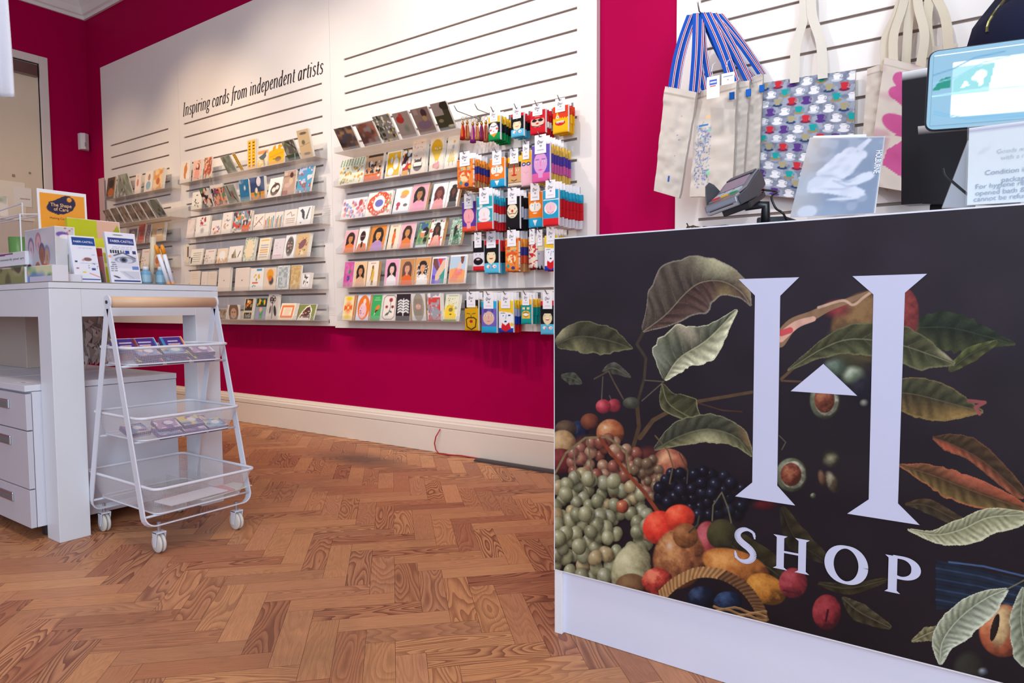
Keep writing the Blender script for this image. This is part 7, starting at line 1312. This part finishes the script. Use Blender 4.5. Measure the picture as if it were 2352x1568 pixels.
pedestal(-2.746,'white drawer pedestal with grey handles, nearest under the table'); pedestal(-3.168,'white drawer pedestal, second under the table'); pedestal(-3.590,'white drawer pedestal, farthest under the table')
c=Cv(.05,.03,.002,'#eceaf0'); c.rect(.3,.35,.75,.65,'#2f2f38'); o=slab('paper_label',.06,.035,.0005,c,PAPER); o.rotation_euler=(R(-90),0,R(8)); o.location=(-2.86,.965,.5572); tag(o,'small white label with black print on the drawer pedestal top','label')
# stored things seen through the table opening
o=MB().box((-.16,-.12,0),(.16,.12,.24),'#b3a195').build('storage_box',PAPER,None,.002); o.location=(-3.72,1.36,.5565); tag(o,'beige storage box on the far pedestals under the table','box')
p=on(0,-3.25,212,735)
mb=MB(); rr=random.Random(3)
def shag(parent,n,W,H,x,y,z,desc):
    for i in range(n):
        a=rr.uniform(-W,W); b=rr.uniform(-.04,.04); h_=rr.uniform(0,H); l_=rr.uniform(.03,.07)
        mb.prism([(b,a,z-h_),(b+.004,a+rr.uniform(.01,.03),z-h_-l_*.4),(b,a+rr.uniform(-.01,.02),z-h_-l_)],(.003,0,0),rr.choice(['#cfc0b8','#b9a8a0','#ddd0c8','#a5958e']))
e=empty('fringed_scarf',(-3.25,p.y,.60),0,'shaggy off-white fringed textile hanging under the table','scarf'); shag(e,260,.055,.17,0,0,.19,''); mb.build('fringe',CLOTH,e)
MB().box((-.02,-.05,0),(.02,.05,.195),'#bcada5').build('backing',CLOTH,e,.004)
MB().tube([(0,0,.19),(0,0,.294)],.003,'#c9c2c0').build('hanging_loop',METAL,e)
# ---------------- things on the table ----------------
Z0=TZ+.0042
def front(name,px0,py0,px1,py1,X,lean,T,art,cell,desc,cat,m=PAPER,side='#eeeaea',skew=0,zb=None):
    """sheet facing the room on plane x=X; lean moves its top away"""
    a=on(0,X,px0,py1); b=on(0,X,px1,py1); t=on(0,X-lean,px0+skew,py0); W=b.y-a.y; z0=zb if zb is not None else Z0; H=math.hypot(t.z-z0,lean)
    c=Cv(W,H,cell,'#ffffff'); art(c); o=slab(name,W,H,T,c,m,side=side); o.rotation_euler=Matrix.Rotation(R(90),3,'Z').to_euler()
    o.matrix_world=Matrix.Translation((X,(a.y+b.y)/2,z0))@Matrix.Rotation(R(90),4,'Z')@Matrix.Rotation(-math.atan2(lean,max(.01,t.z-z0)),4,'X')
    if desc: tag(o,desc,cat)
    return o,W,H
def pt(o,txt,x,z,s_,col,w_=None,bold=0,y=-.0008,name='printed_text'):
    return text_mesh(name,txt,s_,Matrix.Translation((x,y,z)),col,o,width=w_,bold=bold)
# orange sign
def a_or(c):
    c.rect(0,0,1,1,'#f0eef2'); c.rect(.035,.0,.965,.965,'#f2a031'); c.poly([(.18,.82),(.22,.87),(.36,.9),(.55,.955),(.66,.955),(.745,.92),(.765,.86),(.70,.80),(.52,.755),(.38,.745),(.24,.77)],'#2b2748'); c.ell(.30,.81*1,.13,.10,'#2b2748'); c.ell(.64,.88,.13,.13,'#2b2748'); c.ell(.64,.915,.05,.05,'#f2a031')
o,W,H=front('exhibition_sign',93,433,205,560,-2.98,.012,.004,a_or,.003,'orange poster reading The Shape of Care in a white frame','sign',GLOSSP,'#eceaf0')
pt(o,'The Shape',-.25*W,H*.83,W*.11,'#f2c08a',W*.43,.01); pt(o,'of Care',-.19*W,H*.785,W*.11,'#f2c08a',W*.30,.01); pt(o,'Making Care Visible',-.28*W,H*.695,W*.065,'#6a3a24',W*.54)
# picture box
xb=-2.745; cb_=on(0,xb,131,640); lf=on(1,cb_.y,58,560); rt=on(0,xb,172,560); zt_=on(0,xb,132,519).z
def a_pf(c):
    c.rect(0,0,1,1,'#bfc4cc'); c.noise('#d9d4da',.3,.5,.2,1,3)
    for x,y,k,h_ in ((.2,.62,'#c9b4c4','#8a7aa0'),(.45,.7,'#d4b0b4','#b98a9a'),(.72,.45,'#c09a80','#8a94b4'),(.56,.5,'#a0705a','#5a6a8a'),(.12,.14,'#6a3a40','#5a2a34'),(.4,.16,'#c99a84','#b0705a')): c.ell(x,y+.05,.1,.14,h_); c.ell(x,y,.075,.13,k); c.line([(x,y+.04),(x,y-.04)],.015,'#7a5a5a')
    c.poly([(.5,.2),(.6,.36),(.72,.34),(.72,.2)],'#d8633c')
def a_pr(c):
    c.rect(0,0,1,1,'#d3d0d2'); c.ell(.35,.86,.32,.16,'#7a5aa8'); c.ell(.5,.82,.3,.12,'#efe6ea'); c.dots(6,.05,['#c0405a'],2,(.3,.84,.9,.98)); c.ell(.2,.14,.16,.2,'#7a3f88'); c.ell(.05,.1,.12,.14,'#b08060'); c.line([(.62,.2),(.62,.5)],.05,'#5a6a58'); c.dots(5,.05,['#3a3640'],4,(.7,.02,.98,.1))
Wl=cb_.x-lf.x; Wr=rt.y-cb_.y; Hb=zt_-Z0
pb=empty('portrait_box',(xb-Wl/2,cb_.y+Wr/2,Z0),0,'silver gift box printed with painted faces','box')
MB().box((-Wl/2+.001,-Wr/2+.001,0),(Wl/2-.001,Wr/2-.001,Hb),'#c4c6cc').build('box_body',PAPER,pb,.001)
c=Cv(Wl,Hb,.003,'#fff'); a_pf(c); s_=slab('side_panel',Wl,Hb,.001,c,GLOSSP,parent=pb); s_.location=(0,-Wr/2-.0005,0)
c=Cv(Wr,Hb,.003,'#fff'); a_pr(c); s_=slab('front_panel',Wr,Hb,.001,c,GLOSSP,parent=pb); s_.rotation_euler=(0,0,R(90)); s_.location=(Wl/2+.0005,0,0)
# yellow pouch, red book
def a_yel(c):
    c.rect(0,0,1,1,'#c3c60e'); c.rect(.1,.55,1,.72,'#dcd82a'); c.rect(.55,.72,1,1,'#e6b59a'); c.noise('#a8ac0a',.2,.55,.2,.8,3); c.poly([(.75,.72),(.95,.95),(1,.85),(.88,.7)],'#a8ac14'); c.rect(.55,.5,.9,.58,'#f2efc0'); c.rect(0,.28,1,.34,'#ecec90')
front('glove_pouch',165,500,285,590,-2.90,.03,.022,a_yel,.003,'yellow-green glossy pouch with a hand picture behind the pencil packs','pouch',GLOSSP,'#b5b812')
def a_red(c): c.rect(0,0,1,1,'#a8182c'); c.rect(0,0,.5,.3,'#7a2a2c'); c.poly([(.0,.0),(.9,0),(.7,.4),(.4,.25)],'#1f1a1e'); c.rect(0,0,.3,.1,'#7a9a4a')
front('red_book',216,568,246,640,-2.80,.03,.014,a_red,.003,'dark red book standing between the two pencil packs','book',PAPER,'#d8c8c0')
def a_fc1(c):
    c.rect(0,0,1,1,'#e6e8f4'); c.rect(.1,.80,.98,.97,'#1c4a92'); c.rect(.0,.0,1,.035,'#dfe3f4'); c.rect(.28,.05,.98,.085,'#2b4a98'); c.scrib(.3,.72,.9,.76,1,'#9aa0c0',.02,3)
    c.ell(.6,.50,.16,.085,'#8a6460'); c.ell(.42,.48,.05,.05,'#c8a0a0'); c.ell(.85,.6,.07,.03,'#b8c8dc'); c.rect(.08,.42,.2,.46,'#3a4468'); c.ell(.16,.3,.06,.03,'#b04058'); c.ell(.4,.22,.08,.035,'#ecc83a'); c.line([(.6,.2),(.98,.12)],.035,'#e06a50'); c.rect(.7,.26,.85,.32,'#3a4a9c'); c.rect(.3,.4,.98,.42,'#d0d4e8'); c.dots(8,.025,['#8a7a7a','#5a6a9a'],3,(.5,.3,.95,.42))
o,W,H=front('pencil_pack',174,541,233,643,-2.690,.045,.014,a_fc1,.0022,'white art-set pack with blue header and a butterfly, left of the two','pencil pack',GLOSSP,'#d5d8ea')
pt(o,'FABER-CASTELL',-.36*W,H*.855,W*.115,'#e9ecf8',W*.76,.01); pass
def a_fc2(c):
    c.rect(0,0,1,1,'#e9eaf5'); c.ell(.42,.95,.17,.025,'#8a8474'); c.rect(.08,.76,.93,.90,'#2b3f88'); c.scrib(.15,.66,.85,.73,2,'#a6aac4',.02,2)
    for i in range(5): c.rect(.10+.08*i,.58,.16+.08*i,.65,'#2c3040')
    c.rect(.52,.58,.58,.65,'#8a90a4'); c.rect(.6,.58,.74,.65,'#2a3f9a'); c.rect(.84,.58,.95,.65,'#3a3a70')
    c.ell(.08,.52,.08,.045,'#f0a07a'); c.rect(.1,.30,.98,.56,'#cfd2e0',.6); c.ell(.56,.46,.36,.12,'#8f96ac'); c.ell(.54,.45,.26,.10,'#c9cddb'); c.ell(.5,.46,.13,.105,'#6d7690'); c.ell(.5,.46,.07,.06,'#1c1e2a'); c.line([(.2,.54),(.5,.60),(.9,.5)],.05,'#5a6078'); c.rect(.76,.27,.98,.34,'#6a86c8')
    c.scrib(.05,.22,.24,.42,5,'#5a6078',.03,5); c.line([(.45,.22),(.75,.1)],.025,'#7a8094'); c.ell(.2,.12,.12,.03,'#3a3f50',-20); c.poly([(.3,.24),(.98,.24),(.98,.08),(.6,.08)],'#b9bece',.6); c.rect(.1,.03,.98,.065,'#2b3f88')
o,W,H=front('pencil_pack',257,533,326,647,-2.672,.045,.014,a_fc2,.0022,'white sketching pack with blue header and a drawn eye, right of the two','pencil pack',GLOSSP,'#d5d8ea')
pt(o,'FABER-CASTELL',-.36*W,H*.805,W*.115,'#e9ecf8',W*.76,.01)
p=on(0,-2.70,240,645); o=MB().box((-.03,-.001,0),(.03,.001,.10),'#fff').build('acrylic_divider',ACR); o.location=(-2.72,p.y,Z0); tag(o,'clear acrylic divider between the pencil packs','divider')
# left side of the table
def sidebox(name,px0,px1,pyt,y,depth,zb,art,desc,cat,side='#e4e2ea'):
    a=on(1,y,px0,pyt); b=on(1,y,px1,pyt); W=b.x-a.x; H=b.z-zb; c=Cv(W,H,.003,'#fff'); art(c); o=slab(name,W,H,depth,c,GLOSSP,side=side,loc=((a.x+b.x)/2,y,zb)); tag(o,desc,cat); return o,W,H
o,W,H=sidebox('painting_pad',-70,56,612,1.003,.04,Z0,lambda c:(c.rect(0,0,1,1,'#8a9868'),c.noise('#5f6f52',.12,.5,.2,1,4),c.noise('#b4bc94',.15,.58,.2,.9,6),c.noise('#3f4a44',.1,.62,.1,.9,9)),'green landscape-covered pad at the left end of the table','pad')
sidebox('watercolour_pad',61,119,607,1.008,.05,Z0,lambda c:(c.rect(0,0,1,1,'#dfe6b8'),c.rect(0,0,.08,1,'#b83c3c'),c.rect(.04,0,.1,1,'#e8e26a'),c.noise('#5aa88a',.3,.5,.2,1,5),c.noise('#6f9ad0',.3,.6,.2,1,8),c.noise('#c8d05a',.25,.6,.2,.9,3),c.rect(.1,0,1,.32,'#d3d4e6')),'small watercolour pad with green and blue washes','pad')
o,W,H=sidebox('white_carton',-70,57,576,1.05,.04,on(1,1.06,30,611).z if on(1,1.06,30,611).z>Z0 else Z0,lambda c:(c.rect(0,0,1,1,'#e4e6ec'),c.poly([(0,1),(.8,1),(.8,.85),(.3,.75),(0,.8)],'#7c4a80')),'white carton with purple edge on the green pad','carton')
pt(o,'outwards your art',W*.08,H*.42,H*.24,'#3a4658',W*.40)
o=MB().box((0,-.06,0),(.05,.0,.028),'#e6e6f2').build('colour_chart_strip',PAPER,None,.001); o.location=(-2.725,on(0,-2.7,180,645).y,Z0); tag(o,'low white tray edge beside the left pencil pack','tray')
# blue bottles
for px,w_,X,ds in ((341,25,-2.685,'small blue paint bottle with white cap, right of the eye pack'),(375,22,-2.70,'small blue paint bottle half behind the orange brushes')):
    a=on(0,X,px-w_/2,640); b=on(0,X,px+w_/2,640); r_=(b.y-a.y)/2; e=empty('paint_bottle',(X-r_,(a.y+b.y)/2,Z0),0,ds,'bottle'); H=on(0,X,px,612).z-Z0
    MB().lathe([(r_*.9,0),(r_,.003),(r_,H*.62),(r_*.75,H*.74),(r_*.5,H*.78),(.001,H*.78)],'#6ea2c4',20).build('bottle_body',PLAST,e,smooth=True)
    MB().lathe([(r_*.55,H*.78),(r_*.55,H),(.001,H)],'#dfe3ea',18).build('cap',PLAST,e,smooth=True)
    MB().lathe([(r_*1.01,H*.12),(r_*1.01,H*.52)],'#9cc0d4',20).build('bottle_label',PAPER,e)
# two orange and white pens in sleeve
X=-2.665
for i,(a,b) in enumerate((((357,562),(387,649)),((371,562),(397,649)))):
    P0=on(0,X,*b); P0.z=Z0+.002; P1=on(0,X-.012,*a); e=empty('paint_pen',P0,0,('left orange-capped white pen leaning by the blue bottles','right orange-capped white pen leaning by the blue bottles')[i],'pen'); d=P1-P0
    MB().tube([(0,0,0),tuple(d*.76)],.0078,'#e9ebf4',12).build('barrel',PLAST,e,smooth=True); MB().tube([tuple(d*.76),tuple(d*.93),tuple(d)],.008,'#f0971e',12,rs=[.0084,.0084,.004]).build('cap',PLAST,e,smooth=True)
    MB().tube([tuple(d*-.0),tuple(d*.05)],.0082,'#f0a060',12).build('tip',PLAST,e)
P0=on(0,-2.72,346,612); e=empty('brush_roll',(P0.x,P0.y,Z0),0,'cream brush in a clear tube behind the blue bottles','brush'); t_=on(0,-2.72,352,545)-e.location
MB().tube([(0,0,0),tuple(t_)],.010,'#e2cfae',10,rs=[.007,.011]).build('brush_handle',WOODM,e,smooth=True); MB().tube([tuple(t_*.0),tuple(t_*1.05)],.0135,'#fff',12).build('sleeve',ACR,e,smooth=True)
P0=on(0,-2.66,404,649); e=empty('clear_brush_tube',(P0.x-.01,P0.y,Z0),0,'empty clear tube leaning at the right of the pens','tube'); t_=on(0,-2.68,375,575)-e.location
MB().tube([(0,0,.001),tuple(t_)],.009,'#fff',10).build('tube_wall',ACR,e,smooth=True)
# white wire rack and two mugs further back on the table
wr=empty('wire_rack',(on(1,1.12,10,560).x,1.12,Z0),0,'white wire rack at the left edge of the table','rack'); o_=wr.location
a=on(1,1.12,-60,478)-o_; b=on(1,1.12,46,492)-o_; zt2=b.z; 
for nm,pts in (('upper_rail',[(a.x,0,zt2),(b.x,0,zt2)]),('upper_rail',[(a.x,.09,zt2+.01),(b.x,.09,zt2+.01)]),('side_rail',[(b.x,0,zt2),(b.x,.09,zt2+.01)]),('post',[(b.x,0,zt2),(b.x,0,0)]),('post',[(b.x,.09,zt2),(b.x,.09,0)]),('post',[(a.x,0,zt2),(a.x,0,0)]),('lower_rail',[(a.x,0,zt2*.35),(b.x,0,zt2*.35)]),('lower_rail',[(a.x,.0,zt2*.28),(b.x,0,zt2*.28)]),('top_hoop',[(a.x,.02,zt2+.03),(b.x-.03,.02,zt2+.05),(b.x-.03,.02,zt2+.0),(a.x,.02,zt2-.01)])):
    MB().tube(pts,.0028,'#e6e6ee',8).build(nm,POWDER,wr)
for px,col,ds in ((42,'#5f8f4e','green mug behind the wire rack'),(53,'#5a8fb0','blue mug beside the green one, behind the wire rack')):
    yy=1.22 if px==42 else 1.32; p=on(1,yy,px,560); e=empty('mug',(p.x,yy,Z0),0,ds,'mug'); H=on(1,yy,px,545).z-Z0
    MB().lathe([(.028,0),(.034,.004),(.036,H),(.032,H),(.030,.008),(.001,.008)],col,24).build('cup',PLAST,e,smooth=True); MB().tube([(-.034,0,H*.3),(-.06,0,H*.4),(-.06,0,H*.7),(-.034,0,H*.8)],.004,col,8).build('handle',PLAST,e,smooth=True)
# cabinet in front of the door
e=empty('display_cabinet',(-5.9,1.25,0),0,'pale cabinet standing in front of the door behind the table','cabinet')
zc=on(0,-5.6,50,500).z
MB().box((-.3,-.75,0),(.3,.78,zc-.02),'#c9b6a6').build('carcass',SATIN,e,.002); MB().box((-.31,-.76,zc-.02),(.31,.79,zc),'#e0d2c4').build('top',SATIN,e,.002)
for k in (-1,1): MB().box((.300,-.37+.37*k,.06),(.316,-.01+.37*k+.02,zc-.03),'#cbb9aa').build('door',SATIN,e,.002)
c=Cv(.3,.22,.006,'#efe6dc'); c.rect(.1,.1,.6,.9,'#d9b89a'); c.noise('#8fa07a',.3,.5,.2,.9,3); p=on(0,-5.75,2,455); o=slab('framed_print',.12,.16,.01,c,PAPER); o.rotation_euler=(0,0,R(90)); o.location=(-5.75,p.y-.02,zc); tag(o,'small pale green and orange print standing on the cabinet','print')
c=Cv(.2,.2,.006,'#efe8e0'); c.scrib(.3,.3,.9,.5,1,'#6a5a50',.04,2); p=on(0,XL+.02,80,462); o=slab('door_notice',.13,.16,.001,c,PAPER); o.rotation_euler=(0,0,R(90)); o.location=(XL-.006,2.36,1.70); tag(o,'small white notice stuck on the cream door','notice')
# motion sensor in the corner
p=on(0,XL+.02,192,326); e=empty('motion_sensor',(XL+.001,2.845,2.33),0,'small white motion sensor high in the room corner','sensor')
MB().prism([(0,-.045,-.075),(.03,-.035,-.07),(.045,0,-.068),(.03,.035,-.07),(0,.045,-.075)],(0,0,.145),'#ddd2d2').build('housing',PLAST,e,.004)
MB().prism([(.032,-.025,-.045),(.046,0,-.045),(.032,.025,-.045)],(0,0,.04),'#a99c9e').build('lens',PLAST,e,.002)
# pale sheet of paper tucked left of the far rack
p=on(1,D-.02,228,470); c=Cv(.1,.2,.01,'#d6b8b4'); o=slab('paper_sheet',.10,.40,.001,c,PAPER,loc=(-6.375,D-.02,on(1,D-.02,228,516).z)); tag(o,'pale sheet hanging at the left edge of the far slatwall','paper')
# ---------------- white cotton garment hanging top left ----------------
pp=[on(0,-2.75,*q) for q in ((-90,-260),(22,-260),(30,212),(-60,190))]
hg=empty('hanging_shirt',(-2.75,pp[2].y,pp[2].z),0,'white cotton garment hanging at the top left edge','garment'); ho=hg.location
c=Cv(.3,.8,.012,'#e3e3ee')
n=24
mb=MB(); V=[];Fq=[]
for j in range(40):
    t=j/39
    for i in range(n):
        s_=i/(n-1); yl=pp[0].y*(1-t)+pp[3].y*t; yr=pp[1].y*(1-t)+pp[2].y*t
        if t>.45: yr=lerp(on(0,-2.75,15,40).y,pp[2].y,(t-.45)/.55)
        else: yr=lerp(pp[1].y,on(0,-2.75,15,40).y,t/.45)
        z=lerp(pp[0].z,pp[2].z,t)+(.02*math.sin(s_*5) if t>.97 else 0); V.append((.018*math.sin(s_*13+t*2)*(.4+t),yl+(yr-yl)*s_-ho.y,z-ho.z-(.03*(1-s_) if t>.9 else 0)))
Fq=[(j*n+i,j*n+i+1,(j+1)*n+i+1,(j+1)*n+i) for j in range(39) for i in range(n-1)]
mb.add(V,Fq,'#e3e3ee'); o=mb.build('cloth',CLOTH,hg,smooth=True); s_=o.modifiers.new('thick','SOLIDIFY'); s_.thickness=.003
b2=MB().prism([(-.03,-.10,-.02),(-.03,-.035,.01),(-.03,-.05,.12),(-.03,-.12,.12)],(.004,0,0),'#dcdce8'); b2.build('hem_flap',CLOTH,hg)
MB().tube([(0,pp[0].y-ho.y+.1,pp[0].z-ho.z-.01),(0,pp[0].y-ho.y+.1,ZC-ho.z)],.003,'#c9c9d0').build('hanger_wire',METAL,hg)
# ---------------- trolley ----------------
CXm=-2.4525; y0c,y1c=1.100,1.492
ca=empty('utility_trolley',(CXm,(y0c+y1c)/2,0),0,'white three-tier mesh trolley with a pale wooden handle','trolley'); cl_=ca.location
def K_(mb): mb.v=[(v[0]-cl_.x,v[1]-cl_.y,v[2]) for v in mb.v]; return mb
PW='#dcdde8'; ZA=.850; ZBm=.094; HXb=.1955
for sgn in (1,-1):
    d=Vector((sgn*HXb,0,ZBm-ZA)); L_=d.length; dn=d/L_; wdv=Vector((dn.z,0,-dn.x))*(-.030)
    A=Vector((CXm+sgn*.004,0,ZA-.015)); rr_=.035
    def at(y,s): q=A+dn*s; return Vector((q.x,y,q.z))
    Lb=(ZA-.015-ZBm)/(-dn.z)
    pts=[at(y0c,0),at(y0c,Lb-rr_)]+[at(y0c+rr_-rr_*math.cos(R(a)),Lb-rr_+rr_*math.sin(R(a))) for a in (20,40,60,80)]+[at(y0c+rr_,Lb),at(y1c-rr_,Lb)]+[at(y1c-rr_+rr_*math.sin(R(a)),Lb-rr_+rr_*math.cos(R(a))) for a in (20,40,60,80)]+[at(y1c,Lb-rr_),at(y1c,0)]
    K_(MB().ribbon(pts,wdv,.0045,PW)).build('side_frame',POWDER,ca,.0008)
for y in (y0c,y1c):
    s_=-1 if y==y0c else 1
    K_(MB().lathe([(.001,-.003),(.024,-.003),(.024,.003),(.001,.003)],PW,24,o=(CXm,y,ZA-.003),axis='Y')).build('apex_plate',POWDER,ca,.0006)
    K_(MB().lathe([(.001,-.002),(.006,-.002),(.006,.002),(.001,.002)],'#3c3f48',12,o=(CXm,y+s_*.004,ZA-.003),axis='Y')).build('bolt',METAL,ca)
K_(MB().tube([(CXm,y0c+.003,ZA-.003),(CXm,y1c-.003,ZA-.003)],.0195,'#e0b894',20)).build('handle',WOODM,ca,smooth=True)
def tray(x0,x1,ya,yb,zr,dp,ins):
    def loop(x0,x1,ya,yb,z,r_,n=6):
        P=[]
        for cx,cy,a0 in ((x1-r_,yb-r_,0),(x0+r_,yb-r_,90),(x0+r_,ya+r_,180),(x1-r_,ya+r_,270)):
            P+=[(cx+r_*math.cos(R(a0+90*i/n)),cy+r_*math.sin(R(a0+90*i/n)),z) for i in range(n+1)]
        return P
    T=loop(x0,x1,ya,yb,zr,.03); B=loop(x0+ins,x1-ins,ya+ins*.6,yb-ins*.6,zr-dp,.03); n=len(T)
    rim=K_(MB().tube(T+[T[0]],.0052,PW,8,False)).build('tray_rim',POWDER,None,smooth=True)
    V=T+B; Fq=[];U=[]; s=0
    for i in range(n):
        j=(i+1)%n; l=math.dist(T[i],T[j]); Fq.append((i,j,n+j,n+i)); U+=[(s,dp),(s+l,dp),(s+l,0),(s,0)]; s+=l
    Fq.append(tuple(range(n,2*n))); U+=[(p[0],p[1]) for p in B]
    me=bpy.data.meshes.new('tray_basket'); me.from_pydata([(v[0]-cl_.x,v[1]-cl_.y,v[2]) for v in V],[],Fq); ul=me.uv_layers.new(name='UVMap'); ul.data.foreach_set('uv',np.array(U,np.float32).ravel()); me.materials.append(MESHM)
    o=bpy.data.objects.new('tray_basket',me); C.objects.link(o); o.parent=ca; rim.parent=o
    fl=K_(MB().tube(B+[B[0]],.003,PW,6,False)).build('base_wire',POWDER,o,smooth=True)
    for x in (x0+ins+.02,x1-ins-.02): K_(MB().tube([(x,y0c,zr-dp-.006),(x,y1c,zr-dp-.006)],.0042,PW,8)).build('cross_rod',POWDER,ca,smooth=True)
    return zr-dp
zt1=tray(-2.565,-2.345,1.112,1.480,.690,.058,.022); zt2_=tray(-2.625,-2.285,1.110,1.482,.455,.080,.032); zt3=tray(-2.695,-2.195,1.108,1.478,.230,.095,.045)
for sx in (1,-1):
    for y in (1.147,1.436):
        x=CXm+sx*.195; e_=K_(MB().tube([(x,y,.068),(x,y,.105)],.006,'#b9bac4',10)).build('caster',METAL,ca)
        K_(MB().prism([(x-.014,y-.017,.072),(x+.016,y-.017,.072),(x+.014,y-.017,.066),(x+.004,y-.017,.022),(x-.008,y-.017,.022)],(0,.003,0),PW)).build('fork',POWDER,e_); K_(MB().prism([(x-.014,y+.014,.072),(x+.016,y+.014,.072),(x+.014,y+.014,.066),(x+.004,y+.014,.022),(x-.008,y+.014,.022)],(0,.003,0),PW)).build('fork',POWDER,e_)
        K_(MB().box((x-.014,y-.017,.068),(x+.016,y+.017,.073),PW)).build('fork_top',POWDER,e_,.001)
        for k in (-.0065,.0065): K_(MB().lathe([(.006,-.0055),(.026,-.0055),(.0315,-.003),(.0325,0),(.0315,.003),(.026,.0055),(.006,.0055)],'#d6cfc8',28,o=(x-.002,y+k,.0325),axis='Y')).build('wheel',PLAST,e_,smooth=True)
# packs in the trays
def pack_art(i):
    def f(c):
        c.rect(0,0,1,1,'#4a2f86'); c.rect(0,0,.12,1,['#d8d04a','#e8803c','#3f8ac0','#4fb0b8'][i%4]); c.rect(.9,0,1,1,['#e0583c','#3a7ac0','#e8803c'][i%3]); c.scrib(.25,.25,.75,.75,2,'#e7dcf0',.06,i); c.rect(.35,.25,.7,.4,'#e89a5a',.7)
    return f
def pack_art2(i):
    def f(c): c.rect(0,0,1,1,['#7fb8c8','#8fa0c8','#b890b8'][i%3]); c.noise(['#e8d27a','#f0c8a0','#e8e4ec'][i%3],.25,.5,.1,1,i); c.noise('#7a5aa0',.2,.6,.1,1,i+5); c.ell(.6,.6,.2,.16,'#f0ecf2'); c.rect(0,0,1,.08,'#6a4f96')
    return f
def pack(x,y,z,rx,rz,i,art,W,H,ds,T=.018):
    c=Cv(W,H,.003,'#fff'); art(i)(c); o=slab('sweet_box',W,H,T,c,GLOSSP,side='#56407c'); o.matrix_world=Matrix.Translation((x,y,z))@Matrix.Rotation(R(90+rz),4,'Z')@Matrix.Rotation(R(-rx),4,'X'); tag(o,ds,'box'); return o
zf=zt1+.002
for i,(y,ds) in enumerate(((1.185,'purple box at the back left of the top trolley tray'),(1.255,'purple box at the back middle of the top trolley tray'),(1.36,'purple box at the back right of the top trolley tray, tilted up'))):
    pack(-2.50,y,zf+.040,45,0,i,pack_art,.085,.060,ds)
for i,(y,z,ds) in enumerate(((1.20,0,'lower flat purple box, front left of the top tray'),(1.205,.019,'flat colourful box on top, front left of the top tray'),(1.30,0,'lower flat box in the middle of the top tray'),(1.295,.019,'flat purple box on top, middle of the top tray'),(1.40,0,'lower flat box at the front right of the top tray'),(1.402,.019,'flat turquoise box on top, front right of the top tray'))):
    pack(-2.372-z*.3,y,zf+.006+z*1.05,64,(-4,5,3,-6,2,-3)[i],i,pack_art2 if i%2 else pack_art,.082,.060,ds,.016)
zf=zt2_+.002
for i,(x,y,z,ds) in enumerate(((-2.33,1.235,0,'flat pink and purple box, front left of the middle tray'),(-2.33,1.325,0,'flat yellow box in the middle of the middle tray'),(-2.33,1.415,0,'flat brown-purple box, front right of the middle tray'),(-2.45,1.19,0,'flat box at the left rear of the middle tray'),(-2.34,1.24,.019,'pink box stacked at the front left of the middle tray'),(-2.34,1.33,.019,'yellow flowered box stacked in the middle tray'),(-2.44,1.40,.0,'flat purple box at the right rear of the middle tray'))):
    pack(x+.012-z*.3,y,zf+.006+z*1.05,66,(3,-4,6,10,-3,4,-8)[i],i+1,pack_art2,.080,.064,ds,.016)
zf=zt3+.004
ab=empty('acrylic_box',(-2.42,1.30,zf),R(8),'open clear acrylic box in the bottom trolley tray','box')
for nm,a,b in (('box_floor',(-.06,-.09,0),(.06,.09,.003)),('box_side',(-.06,-.09,.003),(-.057,.09,.065)),('box_side',(.057,-.09,.003),(.06,.09,.065)),('box_side',(-.057,-.09,.003),(.057,-.087,.065)),('box_side',(-.057,.087,.003),(.057,.09,.065)),('box_divider',(-.057,.0,.003),(.057,.003,.065))): MB().box(a,b,'#fff').build(nm,ACR,ab,.0005)
for i,(x,y,rz,col,ds) in enumerate(((-2.30,1.29,4,'#e4e4ee','white paper wallet along the front of the bottom tray'),(-2.32,1.33,-5,'#d88a90','pink edged wallet under the white one, bottom tray'),(-2.31,1.40,8,'#d9e0d4','pale green leaflet at the right of the bottom tray'))):
    o=MB().box((-.05,-.11,0),(.05,.11,.004),col).build('paper_wallet',PAPER,None,.0005); o.location=(x,y,zf+.0125-.0042*i); o.rotation_euler=(0,0,R(rz)); tag(o,ds,'wallet')
c=Cv(.04,.02,.002,'#dcd8dc'); o=MB().lathe([(.001,0),(.018,0),(.018,.001),(.001,.001)],'#d6d2d8',18,o=(0,0,0)).build('round_sticker',PAPER); o.location=(-2.50,1.24,zf); tag(o,'round pale sticker on the floor of the bottom tray','sticker')
